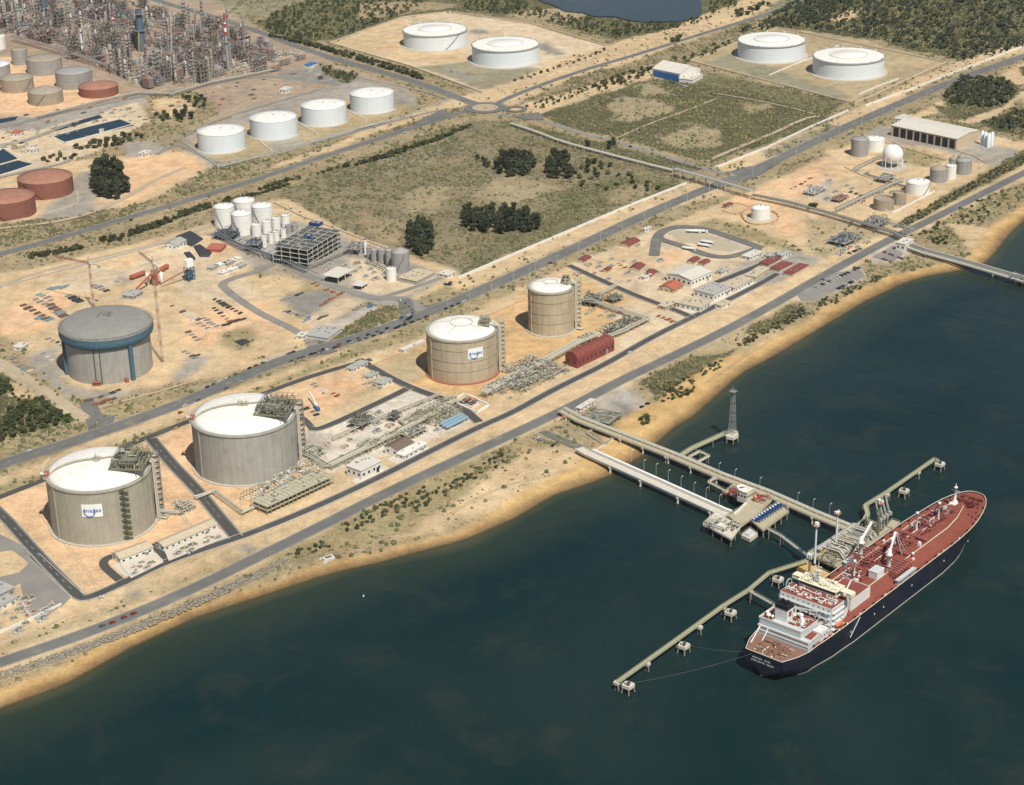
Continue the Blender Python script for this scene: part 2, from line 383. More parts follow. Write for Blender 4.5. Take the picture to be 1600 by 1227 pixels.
 ('pad', .0, 4, [(1200,290),(1290,250),(1320,262),(1260,300),(1230,310)]),
 ('conc', .0, 5, [(1255,300),(1300,270),(1350,275),(1400,290),(1330,320),(1290,315)]),
 ('sand', .0, 4, [(1290,235),(1410,225),(1500,240),(1560,262),(1480,330),(1400,335),(1330,330),(1300,300)]),
 ('dry', .3, 3, [(1405,240),(1420,232),(1480,248),(1450,262),(1410,255)]),
 ('gravel', .0, 3, [(1350,212),(1375,195),(1480,215),(1560,225),(1600,240),(1600,258),(1560,262),(1490,240),(1400,222)]),
 ('green', .8, 3, [(1395,355),(1500,290),(1600,235),(1750,170),(1760,180),(1600,255),(1450,338),(1410,358)]),
 ('dirt', .6, 3, [(1420,190),(1600,130),(1600,225),(1530,205)]), ('wood', .9, 3, [(1472,150),(1500,122),(1560,118),(1590,135),(1586,160),(1540,168),(1480,165)]),
 ('green', .8, 3, [(1460,165),(1540,168),(1560,180),(1530,190),(1480,182)]), ('wood', .9, 3, [(1532,192),(1600,168),(1700,160),(1700,215),(1600,212),(1560,205)]),
 ('wood', .8, 3, [(1590,105),(1640,95),(1660,120),(1600,118)]),
 ('sand', .05, 3, [(1500,190),(1560,170),(1600,140),(1600,150),(1550,185),(1520,195)]),
 ('tan', .3, 3, [(1260,345),(1330,340),(1400,365),(1390,380),(1300,410),(1260,390)]),
 # coast strip
 ('sand', .12, 2, [(-400,1120),(0,1010),(205,930),(390,862),(800,652),(900,600),(1130,485),(1320,390),(1420,350),(1600,256),(1900,120),(1900,170),(1600,290),(1400,380),(1240,475),(1000,600),(800,690),(400,885),(0,1060),(-400,1200)]),
 ('grey', .0, 3, [(200,925),(215,918),(232,932),(205,942)]), ('grey', .0, 2, [(375,850),(390,846),(402,862),(385,868)]),
 ('tan', .25, 4, [(0,1000),(200,935),(380,862),(400,866),(200,950),(0,1022)]),
 ('dry', .4, 6, [(520,818),(640,760),(780,695),(830,700),(830,740),(700,790),(620,828),(520,870),(470,882)]),
 ('sand', .25, 8, [(700,790),(820,700),(900,700),(930,720),(860,755),(760,800),(600,850)]),
 ('dry', .35, 5, [(400,880),(510,828),(560,830),(520,868),(440,895),(400,905)]),
 ('tan', .25, 5, [(980,600),(1130,520),(1240,472),(1260,490),(1180,550),(1100,600),(1040,640),(990,630)]),
 ('green', .75, 6, [(1000,595),(1080,560),(1150,545),(1090,590),(1040,612),(1020,630)]),
 ('green', .75, 5, [(1160,520),(1235,475),(1270,482),(1240,500),(1190,522)]),
 ('conc', .0, 3, [(930,618),(968,604),(1005,625),(995,660),(965,648),(930,640)]), ('grey', .0, 3, [(950,622),(985,635),(988,660),(1010,682),(990,690),(975,672),(972,648)]),
 ('conc', .0, 1.5, [(1240,462),(1300,425),(1345,418),(1355,432),(1270,472),(1250,470)]),
 ('conc', .0, 1.5, [(1355,398),(1390,378),(1425,395),(1400,408),(1365,412)]),
 ('dry', .5, 5, [(1300,470),(1370,425),(1420,400),(1500,420),(1400,430),(1340,465)]),
 ('dry', .55, 5, [(1440,370),(1500,325),(1600,282),(1700,230),(1700,255),(1600,310),(1540,350),(1520,385),(1470,392)]),
 ('sand', .1, 4, [(1480,345),(1560,360),(1545,395),(1520,400)]),
]
PHX = {}
def landcover(X, Y):
    if 'c' in PHX: return PHX['c'], PHX['v']
    s = shore_dist(X, Y); px, py = project(X, Y, 0.0)
    jr = np.random.default_rng(5); j1 = jr.normal(size=X.shape)*.22; j2 = jr.normal(size=X.shape)*.22
    n1 = vnoise(X, Y, 14, 1)-.5+j1; n2 = vnoise(X, Y, 14, 2)-.5+j2; n3 = vnoise(X, Y, 45, 3)-.5; n4 = vnoise(X, Y, 45, 4)-.5
    col = np.empty(X.shape+(3,)); col[:] = C['dirt']; veg = np.full(X.shape, .4)
    for k, v, e, poly in ZONES:
        m = inpoly(px+(n1*1.6+n3*2)*e, py+(n2*1.6+n4*2)*e*.6, poly); col[m] = C[k]; veg[m] = v
    # beach and wet sand belong to the distance from the waterline
    wob = (vnoise(X, Y, 25, 8)-.5)*8
    bw = np.interp(px, [-400, 0, 400, 520, 700, 850, 960, 1060, 1200, 1400, 1500, 1600], [15, 15, 12, 10, 13, 20, 42, 34, 19, 17, 18, 22])
    m = (s < bw+wob); col[m] = C['beach']; veg[m] = 0
    t = np.clip((7.5+wob*.6-s)/3.5, 0, 1)[..., None]; col = col*(1-t)+np.array((.25, .15, .068))*t
    t = np.clip((1.5-s)/3, 0, 1)[..., None]; col = col*(1-t)+np.array((.12, .105, .055))*t
    for c0, wd, am in ((10, 1.5, .22), (5.5, 1.2, .15)):
        bnd = am*np.exp(-((s-c0-wob*.6)/wd)**2)*(s < bw+wob); col = col*(1-bnd[..., None])
    for _ in range(2):
        col[1:-1, 1:-1] = (col[1:-1, 1:-1]*2+col[:-2, 1:-1]+col[2:, 1:-1]+col[1:-1, :-2]+col[1:-1, 2:])/6
    PHX['c'] = col; PHX['v'] = veg; PHX['s'] = s; return col, veg
xs = axis(-1150, 1150, 3.4, 16000); ys = axis(800, 3560, 3.4, 16000)
XX, YY = np.meshgrid(xs, ys)
LCc, LCv = landcover(XX, YY)
def gz(X, Y):
    s = PHX['s'] if X.shape == XX.shape else shore_dist(X, Y)
    z = np.where(s > 0, np.minimum(WATER+s*.11, 0), np.maximum(WATER+s*.09, -9))
    return z-(np.where(s > 14, (vnoise(X, Y, 9, 5)*.5+vnoise(X, Y, 30, 6)*.8)*np.clip(LCv-.15, 0, .6)*1.6, 0) if X.shape == XX.shape else 0)
m = bpy.data.materials.new('ground_cover'); t, b, o = nodes(m); p = geopos(t)
at = t.nodes.new('ShaderNodeAttribute'); at.attribute_name = 'cover'; av = t.nodes.new('ShaderNodeAttribute'); av.attribute_name = 'scrub'
big = noise(t, p, .012, 4, .6); mid = noise(t, p, .07, 5, .65); fine = noise(t, p, .45, 4, .7)
f = mathn(t, 'ADD', mathn(t, 'ADD', mathn(t, 'MULTIPLY', big, .3), mathn(t, 'MULTIPLY', mid, .4)), mathn(t, 'MULTIPLY', fine, .3))
col = mixc(t, 1.0, at.outputs[0], mapr(t, f, .36, .64, .60, 1.36), 'MULTIPLY')
# bare soil showing pinker or paler in places
tone = noise(t, p, .028, 4, .6)
col = mixc(t, mathn(t, 'MULTIPLY', mapr(t, tone, .45, .7, 0, 1), .32), col, mixc(t, 1.0, col, (1.22, .95, .74), 'MULTIPLY'))
# tyre marks and scrapings, stretched along the yards
spk = noise(t, p, 1.1, 2, .7); col = mixc(t, mathn(t, 'MULTIPLY', mapr(t, spk, .60, .72, 0, 1), .4), col, mixc(t, 1.0, col, (.5, .5, .48), 'MULTIPLY'))
col = mixc(t, mathn(t, 'MULTIPLY', mapr(t, spk, .38, .28, 0, 1), .35), col, mixc(t, 1.0, col, (1.3, 1.28, 1.25), 'MULTIPLY'))
spk2 = noise(t, p, .24, 4, .75, dist=.4); col = mixc(t, mathn(t, 'MULTIPLY', mapr(t, spk2, .56, .66, 0, 1), mapr(t, av.outputs['Fac'], 0, .3, .38, .7)), col, mixc(t, 1.0, col, (.52, .53, .45), 'MULTIPLY'))
trk = noise(t, p, .16, 3, .6, 1, .16, 1, 1.2); col = mixc(t, mathn(t, 'MULTIPLY', mapr(t, trk, .56, .68, 0, 1), .28), col, mixc(t, 1.0, col, (.62, .62, .6), 'MULTIPLY'))
sc1 = noise(t, p, .19, 5, .7, dist=.6); sc2 = noise(t, p, .035, 3, .6)
vg = mathn(t, 'ADD', mathn(t, 'MULTIPLY', sc1, .7), mathn(t, 'MULTIPLY', sc2, .3))
thr = mapr(t, av.outputs['Fac'], 0, 1, .66, .41)
vm = mathn(t, 'MULTIPLY', mathn(t, 'SUBTRACT', vg, thr), 14, clamp=True)
vm = mathn(t, 'MULTIPLY', vm, mapr(t, av.outputs['Fac'], .02, .12, 0, 1))
gcol = mixc(t, mapr(t, fine, .35, .65, 0, 1), (.042, .048, .024), (.125, .12, .06))
col = mixc(t, mathn(t, 'MULTIPLY', vm, .9), col, gcol)
t.links.new(col, b.inputs['Base Color']); b.inputs['Roughness'].default_value = .95; b.inputs['Specular IOR Level'].default_value = .1
bn = t.nodes.new('ShaderNodeBump'); bn.inputs['Strength'].default_value = .6; bn.inputs['Distance'].default_value = .9
t.links.new(mathn(t, 'ADD', fine, mathn(t, 'MULTIPLY', vm, 1.2)), bn.inputs['Height']); t.links.new(bn.outputs[0], b.inputs['Normal'])
g = sheet('ground', m, xs, ys, gz, dict(cover=LCc, scrub=LCv)); tag(g, None, None, kind='structure')
# ------------------------------------------------------------------ sea
def water_mat(name, deep, tint, sh=True, patches=True):
    m = bpy.data.materials.new(name); t, b, o = nodes(m); p = geopos(t)
    n = noise(t, p, .0045, 4, .6, dist=.6); n2 = noise(t, p, .016, 5, .7, dist=.5); n3 = noise(t, p, .02, 2, .5, .8, .8, 1)
    col = mixc(t, mapr(t, n, .35, .68, 0, 1), deep, tint)
    if patches:
        col = mixc(t, mathn(t, 'MULTIPLY', mapr(t, n2, .52, .70, 0, 1), .24), col, (.055, .052, .03))
    if sh:
        a = t.nodes.new('ShaderNodeAttribute'); a.attribute_name = 'shore'
        d = mathn(t, 'ADD', a.outputs['Fac'], mathn(t, 'MULTIPLY', mathn(t, 'SUBTRACT', n3, .5), 22))
        col = mixc(t, mapr(t, d, 0, 62, .75, 0), col, (.034, .047, .026))
        col = mixc(t, mapr(t, d, -6, 12, .8, 0), col, (.105, .090, .04))
    t.links.new(col, b.inputs['Base Color']); b.inputs['Roughness'].default_value = .22; b.inputs['IOR'].default_value = 1.33; b.inputs['Specular IOR Level'].default_value = .42; b.inputs['Specular Tint'].default_value = (.66, .90, .80, 1)
    wv = noise(t, p, .35, 4, .6, 1, .55); wv2 = noise(t, p, .05, 3, .6, 1, .6)
    bn = t.nodes.new('ShaderNodeBump'); bn.inputs['Strength'].default_value = .45; bn.inputs['Distance'].default_value = .8
    t.links.new(mathn(t, 'ADD', wv, mathn(t, 'MULTIPLY', wv2, 2.0)), bn.inputs['Height']); t.links.new(bn.outputs[0], b.inputs['Normal'])
    if sh:
        tr = t.nodes.new('ShaderNodeBsdfTransparent'); mx = t.nodes.new('ShaderNodeMixShader')
        t.links.new(mapr(t, a.outputs['Fac'], 0, 5, .1, 1), mx.inputs[0]); t.links.new(tr.outputs[0], mx.inputs[1]); t.links.new(b.outputs[0], mx.inputs[2]); t.links.new(mx.outputs[0], o.inputs[0])
    return m
wm = water_mat('sea_water', (.0035, .018, .0178), (.013, .0275, .0245))
wx = axis(-500, 1100, 9, 16000); wy = axis(800, 2100, 9, 16000)
g = sheet('sea', wm, wx, wy, WATER, dict(shore=lambda x, y: -shore_dist(x, y))); tag(g, None, None, kind='structure')
lm = water_mat('lake_water', (.028, .045, .055), (.04, .055, .062), False, False)
pm = water_mat('pond_water', (.008, .026, .045), (.015, .03, .045), False, False)
def flat(name, m, pts, z=.05, px=True, kind='structure'):
    P = [G(x, y) for x, y in pts] if px else pts; mb = MB(); n = len(P)
    ar = sum(P[i][0]*P[(i+1) % n][1]-P[(i+1) % n][0]*P[i][1] for i in range(n))
    if ar < 0: P = P[::-1]
    mb.add([(q[0], q[1], z) for q in P], [tuple(range(n))]); o = mb.build(name, m)
    if kind: tag(o, None, None, kind=kind)
    return o
def smooth(pts, k=2):
    for _ in range(k):
        q = [pts[0]]
        for a, b2 in zip(pts, pts[1:]): q += [tuple(a[i]*.75+b2[i]*.25 for i in range(2)), tuple(a[i]*.25+b2[i]*.75 for i in range(2))]
        pts = q+[pts[-1]]
    return pts
lake = [(825,-30),(838,2),(870,10),(880,20),(910,20),(930,28),(960,26),(985,34),(1020,36),(1060,34),(1085,30),(1098,22),(1096,8),(1090,-30)]
flat('lake', lm, smooth(lake), 1.0)
for pl in ([(80,201),(155,180),(161,184),(88,205)],[(82,212),(187,187),(210,196),(100,222)],[(-60,246),(5,233),(28,248),(-40,268)],[(-60,275),(28,251),(52,257),(-30,282)],[(-60,196),(28,182),(24,188),(-60,206)]):
    flat('pond', pm, pl, .35)
# ------------------------------------------------------------------ roads
def asph(name, c, crack=.3):
    m = bpy.data.materials.new(name); t, b, o = nodes(m); p = geopos(t)
    n = noise(t, p, .05, 5, .65); n2 = noise(t, p, .6, 4, .7); n3 = noise(t, p, .012, 3, .6)
    f = mathn(t, 'ADD', mathn(t, 'MULTIPLY', n, .5), mathn(t, 'ADD', mathn(t, 'MULTIPLY', n2, .2), mathn(t, 'MULTIPLY', n3, .3)))
    col = mixc(t, 1.0, c, mapr(t, f, .35, .65, .8, 1.22), 'MULTIPLY')
    # patches of repaired surface and sand blown over the verge
    col = mixc(t, mathn(t, 'MULTIPLY', mapr(t, n, .58, .66, 0, 1), crack), col, (.26, .215, .15))
    t.links.new(col, b.inputs['Base Color']); b.inputs['Roughness'].default_value = .9; b.inputs['Specular IOR Level'].default_value = .25
    MATS[name] = m; return m
asph('asphalt', (.15, .147, .135), .45); asph('asphalt_dark', (.075, .074, .07), .12); asph('asphalt_pale', (.24, .225, .20), .4); asph('track', (.42, .34, .235), .3)
mat('road_paint', (.62, .60, .55), .8, var=.25, scale=.8); mat('kerb', (.46, .42, .35), .9, var=.2, scale=.4)
RZ = [.05]
mat('redsoil_wall', (.50, .33, .21), .9)
def ribbon_pts(pts, width, closed=False):
    L = []; Rr = []; n = len(pts)
    for i, p in enumerate(pts):
        a = pts[(i-1) % n] if (closed or i) else p; c = pts[(i+1) % n] if (closed or i < n-1) else p
        d = Vector((c[0]-a[0], c[1]-a[1], 0)).normalized(); nn = Vector((-d.y, d.x, 0))
        w2 = width/2 if not callable(width) else width(i/(n-1))/2
        L.append(Vector((p[0], p[1], 0))+nn*w2); Rr.append(Vector((p[0], p[1], 0))-nn*w2)
    return L, Rr
def ribbon(mb, pts, width, z, off=0, zt=None):
    if off:
        L, _ = ribbon_pts(pts, abs(off)*2); _, R2 = ribbon_pts(pts, abs(off)*2); pts = L if off > 0 else R2
    L, Rr = ribbon_pts(pts, width); n = len(L)
    vs = [(q.x, q.y, z) for q in L]+[(q.x, q.y, z) for q in Rr]
    mb.add(vs, [(i, i+n, i+n+1, i+1) for i in range(n-1)])
def line_px(px, k=2, z=0): return [tuple(G(x, y, z)[:2]) for x, y in smooth(px, k)]
def road(name, px, width, m='asphalt', edge=True, centre=True, kerb=False, k=2):
    z = RZ[0]; RZ[0] += .012
    W = line_px(px, k); mb = MB(); ribbon(mb, W, width, z); o = mb.build(name, m); tag(o, None, None, kind='structure')
    mk = MB()
    if edge:
        for s in (-1, 1): ribbon(mk, W, .22, z+.006, s*(width/2-.7))
    if centre:
        # dashes
        tot = 0
        for a, b in zip(W, W[1:]):
            a = Vector(a); b = Vector(b); L = (b-a).length; d = (b-a).normalized(); s = (12-tot % 12) % 12
            while s < L-5:
                q = a+d*s; e = a+d*(s+5); n = Vector((-d.y, d.x))*.09
                mk.add([(q.x+n.x, q.y+n.y, z+.006), (q.x-n.x, q.y-n.y, z+.006), (e.x-n.x, e.y-n.y, z+.006), (e.x+n.x, e.y+n.y, z+.006)], [(0, 1, 2, 3)]); s += 12
            tot += L
    if edge or centre: tag(mk.build('road_marking', 'road_paint'), None, None, kind='structure')
    if kerb:
        kb = MB()
        for s in (-1, 1):
            L, Rr = ribbon_pts(W, width+.5); q = L if s > 0 else Rr
            for a, b in zip(q, q[1:]): kb.bar((a.x, a.y, z+.03), (b.x, b.y, z+.03), .5, .3)
        tag(kb.build('kerb', 'kerb'), None, None, kind='structure')
    return W
MAIN = road('main_road', [(-420,885),(-200,803),(0,725),(100,695),(230,650),(310,620),(400,578),(475,551),(550,531),(650,496),(725,465),(800,432),(900,387),(1000,339),(1087,302),(1200,257),(1300,208),(1400,164),(1500,122),(1600,88),(1800,20),(2100,-60)], 17.5)
COAST = road('coast_road', centre=False, px=[(-400,1180),(-200,1108),(0,1035),(100,1002),(200,964),(300,921),(400,872),(500,823),(600,772),(700,725),(800,679),(900,632),(975,592),(1040,562),(1125,521),(1200,481),(1300,423),(1387,376),(1450,346),(1525,308),(1600,270),(1800,175),(2100,60)], width=13)
NORTH = road('north_road', centre=False, px=[(-400,500),(-200,452),(0,397),(100,370),(200,340),(300,311),(400,281),(500,246),(600,214),(650,197),(700,183),(733,172)], width=13)
CROSS = road('refinery_road', [(150,-40),(244,2),(320,22),(400,48),(500,86),(600,113),(680,138),(720,155),(745,163)], 16)
NE = road('lake_road', centre=False, px=[(775,163),(800,150),(900,113),(1000,84),(1100,52),(1200,22),(1280,-8),(1400,-60)], width=11)
road('field_road', [(778,178),(800,182),(840,186),(915,210),(962,220),(1062,252),(1112,266),(1150,275),(1170,270)], 9, 'asphalt_pale')
road('branch_road', [(1150,274),(1180,268),(1200,262),(1212,253)], 12, 'asphalt', False, False)
road('footpath', [(840,180),(870,168),(960,138),(1026,112)], 3, 'track', False, False, k=1)
road('footpath', [(962,217),(1010,195),(1070,174),(1125,152)], 3.5, 'track', False, False, k=1)
road('footpath', [(1104,252),(1150,232),(1200,212),(1260,184),(1280,182)], 6, 'track', False, False, k=1)
road('footpath', [(1115,146),(1130,148),(1200,160),(1280,180)], 3, 'track', False, False, k=1)
def disc_road(name, px, py, ro, ri, m, z):
    c = G(px, py); mb = MB(); n = 48
    vs = [(c.x+r*math.cos(2*math.pi*i/n), c.y+r*math.sin(2*math.pi*i/n), z) for r in (ri, ro) for i in range(n)]
    mb.add(vs, [(i, i+n, (i+1) % n+n, (i+1) % n)[::-1] for i in range(n)]); o = mb.build(name, m); tag(o, None, None, kind='structure'); return c
c = disc_road('roundabout', 758, 169, 27, 16, 'asphalt', .62)
tag(MB().disc((c.x, c.y, 0), 16, 40, .75).build('roundabout_island', mat('island_sand', (.42, .33, .22), .9)), None, None, kind='structure')
kb = MB()
for i in range(48):
    a0, a1 = 2*math.pi*i/48, 2*math.pi*(i+1)/48; kb.bar((c.x+16.2*math.cos(a0), c.y+16.2*math.sin(a0), .7), (c.x+16.2*math.cos(a1), c.y+16.2*math.sin(a1), .7), .6, .35)
tag(kb.build('kerb', 'kerb'), None, None, kind='structure')
c2 = disc_road('roundabout', 806, 171, 15, 8, 'asphalt', .63)
# side roads
road('side_road', [(150,668),(150,655),(142,640),(136,628)], 13, 'asphalt', False, False, k=1)
road('yard_track', [(136,655),(60,603),(0,563),(-200,470)], 9, 'track', False, False)
road('yard_road', [(500,548),(485,535),(470,520),(411,493),(375,470),(352,452),(346,444),(360,436),(400,425),(425,413),(436,407)], 9, 'asphalt_pale', False, False)
road('plant_road', [(328,365),(345,370),(437,408),(500,440),(560,460),(590,467),(620,466),(640,470),(660,486)], 11, 'asphalt_pale', False, False)
road('plant_road', [(600,464),(640,452),(690,434)], 7, 'asphalt_pale', False, False)
road('side_road', [(490,540),(500,552),(520,545)], 14, 'asphalt', False, False)
road('side_road', [(630,468),(640,480),(632,500),(645,500),(680,482)], 12, 'asphalt', False, False)
road('yard_wall_road', [(-100,520),(0,446),(60,425),(200,392),(270,374),(318,356),(330,352)], 5, 'track', False, False)
road('dirt_road', [(-200,375),(60,352),(130,338),(180,318),(215,298),(245,280),(290,262)], 7, 'track', False, False)
road('refinery_street', [(-200,216),(0,203),(60,184),(140,168),(210,152),(300,138),(400,118),(440,122)], 9, 'asphalt_pale', False, False)
road('tank_street', [(245,242),(275,222),(320,247),(350,258),(450,233),(560,205),(640,183),(700,170)], 6, 'asphalt_pale', False, False)
road('tank_street', [(275,220),(330,190),(430,160),(500,140)], 6, 'asphalt_pale', False, False)
# terminal streets
PER = road('terminal_street', [(52,868),(120,932),(135,937),(200,908),(260,878),(350,848),(400,831),(500,790),(600,743),(670,707),(750,667),(800,646),(862,611),(950,568),(1012,531),(1082,496),(1112,482),(1150,463),(1190,443),(1215,428)], 8.2, 'asphalt_dark', True, False, True)
road('terminal_street', [(-120,690),(0,800),(60,868),(122,932)], 9, 'asphalt_dark', True, True, True, 1)
road('terminal_street', [(236,686),(265,722),(310,768),(340,805),(369,840)], 10, 'asphalt_dark', True, True, True)
road('terminal_street', [(-60,802),(0,777),(75,748),(150,716),(232,683),(300,657),(400,620),(480,590),(555,568),(580,562)], 6.5, 'asphalt_dark', False, False)
road('terminal_street', [(560,562),(600,586),(640,606),(700,627),(725,640),(748,660)], 8, 'asphalt_dark', False, False, True)
road('terminal_street', [(484,670),(500,672),(560,645),(625,614),(640,606)], 7.5, 'asphalt_dark', False, False, True)
road('terminal_street', [(462,648),(475,655),(490,672)], 6, 'asphalt_dark', False, False)
road('terminal_street', [(196,914),(176,898),(161,884),(163,875),(177,869)], 6.5, 'asphalt_dark', False, False)
road('terminal_street', [(240,850),(252,865),(268,880)], 6, 'asphalt_dark', False, False)
road('terminal_street', [(888,415),(960,448),(1000,465),(1060,487),(1082,497)], 7, 'asphalt_dark', False, False, True)
road('terminal_street', [(1118,442),(1150,430),(1200,409),(1225,398)], 7, 'asphalt_dark', False, False)
road('truck_loop', [(1022, 400), (1024, 386), (1026, 372), (1036, 360), (1062, 354), (1100, 357), (1150, 374), (1190, 388)], 11, 'asphalt', False, False)
road('truck_loop', [(1186, 388), (1160, 397), (1140, 402), (1118, 402), (1095, 396), (1070, 386), (1046, 379), (1030, 374), (1028, 368)], 10, 'asphalt', False, False)
flat('truck_island', MATS['soil_pave'] if 'soil_pave' in MATS else mat('soil_pave', (.42, .36, .255), .9, var=.2, scale=.3), smooth([(1040, 364), (1062, 361), (1098, 364), (1145, 379), (1160, 388), (1140, 393), (1118, 392), (1085, 381), (1060, 373), (1040, 364)], 1), .04)
flat('lay_by', MATS['asphalt_pale'], [(1246,462),(1300,428),(1342,420),(1352,432),(1322,448),(1270,470),(1252,470)], .1)
flat('lay_by', MATS['asphalt_pale'], [(1362,402),(1395,384),(1412,396),(1395,410)], .1)
flat('apron', MATS['asphalt'], [(642,194),(690,172),(704,178),(660,196)], .5)
flat('forecourt', MATS['asphalt'], [(800,182),(842,176),(850,188),(820,188)], .64)
flat('pavement', MATS['asphalt_pale'], [(30,905),(60,888),(105,940),(85,955),(60,975),(40,950)], .1)
flat('pavement', MATS['asphalt_pale'], [(-60,852),(0,835),(50,860),(60,872),(110,935),(95,950),(60,900),(-60,950),(-60,915),(30,895),(45,880),(20,860),(-60,870)], .12)

mat('yard_concrete', (.60, .54, .45), .9, var=.08, scale=.2, dirt=(.48, .40, .30))
flat('concrete_yard', MATS['yard_concrete'], smooth([(174, 884), (190, 878), (240, 862), (256, 872), (254, 884), (206, 905), (196, 902), (174, 884)], 1), .14)
flat('concrete_yard', MATS['yard_concrete'], [(262, 868), (270, 880), (350, 850), (372, 838), (352, 826)], .16)
flat('concrete_yard', MATS['yard_concrete'], [(548, 752), (600, 728), (622, 738), (572, 762)], .16)
flat('concrete_yard', MATS['yard_concrete'], [(604, 718), (660, 694), (672, 702), (620, 726)], .18)
flat('concrete_yard', MATS['yard_concrete'], [(1060, 486), (1110, 470), (1180, 440), (1190, 443), (1112, 478), (1092, 492)], .16)

for pl in ([(130, 640), (142, 634), (152, 646), (190, 651), (140, 684), (136, 664)], [(474, 526), (488, 521), (500, 534), (545, 530), (505, 556), (452, 560), (486, 546)], [(622, 470), (650, 468), (660, 480), (705, 466), (655, 500), (598, 519), (630, 500)], [(1140, 268), (1160, 262), (1200, 255), (1232, 246), (1180, 280), (1140, 284)]):
    flat('junction', MATS['asphalt'], smooth(pl+[pl[0]], 1), .04)
flat('concrete_yard', MATS['yard_concrete'], [(188, 884), (242, 865), (256, 880), (205, 905)], .7)
flat('concrete_yard', MATS['yard_concrete'], [(258, 864), (342, 828), (352, 842), (264, 878)], .7)

mat('soil_track', (.43, .335, .215), .95, var=.15, scale=.5)
for k, px in enumerate(([(20, 520), (60, 500), (110, 500), (180, 470)], [(180, 470), (240, 455), (300, 450), (340, 440)], [(250, 470), (300, 480), (350, 520), (420, 530)], [(300, 600), (340, 570), (400, 540), (470, 525)], [(40, 470), (120, 440), (200, 425), (260, 400)], [(260, 540), (300, 520), (330, 500), (400, 500), (440, 510)], [(520, 690), (580, 668), (640, 640)], [(500, 600), (540, 620), (600, 600)], [(60, 800), (120, 870), (150, 915)], [(250, 760), (280, 800), (300, 825)], [(600, 585), (650, 610), (720, 620)], [(900, 440), (960, 430), (1000, 400), (1020, 372)], [(1210, 330), (1260, 310), (1300, 285), (1340, 275)], [(1420, 320), (1480, 305), (1540, 270)], [(560, 640), (620, 625), (680, 640)], [(1520, 200), (1560, 172), (1600, 150)], [(110, 270), (160, 330), (215, 300), (300, 265)], [(540, 75), (600, 85), (640, 95), (700, 92)], [(700, 805), (780, 760), (850, 745), (920, 725)], [(1100, 600), (1180, 545), (1260, 500)], [(-20, 925), (30, 915), (70, 935), (90, 960)])):
    W_ = line_px(px, 3); mt = MB()
    for s_ in (-1, 1): ribbon(mt, W_, .7, .03+.0004*k, s_*1.05)
    tag(mt.build('tyre_track', 'soil_track'), None, None, kind='structure')
# ------------------------------------------------------------------ storage tanks
def tank_pos(xl, xr, yb, yt):
    """centre, radius and wall height of an upright cylinder from its outline in the photograph"""
    P = G((xl+xr)/2, yb); dep = P.y*math.cos(TILT)+CAMH*math.sin(TILT)
    r = (xr-xl)/2/F_PX*dep; r *= 1+r/dep*.9; c = P+hd(P)*r; return Vector((c.x, c.y, 0)), r, hgt(P, yt)
def fdir(c): d = -hd(c); return math.atan2(d.y, d.x)
mat('concrete_wall', (.385, .36, .29), .9, var=.12, scale=.07, dirt=(.27, .235, .17), dirt_amt=.4, streak=.35)
mat('concrete_grey', (.375, .365, .325), .9, var=.12, scale=.07, dirt=(.25, .235, .20), dirt_amt=.4, streak=.4)
mat('white_steel', (.80, .79, .74), .55, var=.04, scale=.08, dirt=(.62, .58, .50), dirt_amt=.18, streak=.12)
mat('roof_white', (.78, .765, .72), .65, var=.06, scale=.1, dirt=(.60, .55, .46), dirt_amt=.45)
mat('cream_steel', (.66, .62, .53), .6, var=.06, scale=.1, dirt=(.5, .42, .32), dirt_amt=.3, streak=.2)
mat('bluewhite_steel', (.70, .745, .765), .5, var=.04, scale=.08, streak=.1)
mat('grey_steel', (.34, .335, .32), .6, var=.1, scale=.1, dirt=(.25, .21, .17), dirt_amt=.3, streak=.3)
mat('warmgrey_steel', (.36, .31, .24), .7, var=.1, scale=.12, dirt=(.25, .19, .13), dirt_amt=.4, streak=.35)
mat('rust_steel', (.27, .11, .08), .7, var=.12, scale=.12, dirt=(.22, .10, .075), dirt_amt=.4, streak=.25)
mat('rust_roof', (.33, .155, .105), .8, var=.12, scale=.1, dirt=(.48, .28, .18), dirt_amt=.4)
mat('dark_steel', (.09, .09, .085), .6, var=.2, scale=.5); mat('mid_steel', (.26, .26, .24), .55, var=.2, scale=.5)
mat('olive_steel', (.21, .21, .145), .6, var=.25, scale=.6, dirt=(.15, .14, .09)); mat('pipe_pale', (.52, .51, .45), .5, var=.15, scale=.4)
mat('pipe_cream', (.46, .42, .31), .5, var=.15, scale=.4); mat('red_paint', (.42, .06, .045), .6, var=.15, scale=.5)
mat('blue_paint', (.055, .125, .18), .7, var=.3, scale=.5, dirt=(.14, .18, .20), dirt_amt=.6); mat('sign_white', (.82, .82, .80), .5, var=.03)
mat('sign_blue', (.05, .16, .42), .5, var=.05); mat('yellow_paint', (.55, .42, .08), .6); mat('deep_blue', (.02, .055, .19), .5, var=.15)
def wallmb(c, r, h, n=72): return MB().lathe(c, [(r, 0), (r, h)], n)
def rail(mb, c, r, z, n=40, h=1.1, a0=0, a1=2*math.pi, t=.12):
    pts = [(c[0]+r*math.cos(a0+(a1-a0)*i/n), c[1]+r*math.sin(a0+(a1-a0)*i/n), z+h) for i in range(n+1)]
    for a, b in zip(pts, pts[1:]): mb.bar(a, b, t)
    for a in pts[::2]: mb.bar((a[0], a[1], z), a, t)
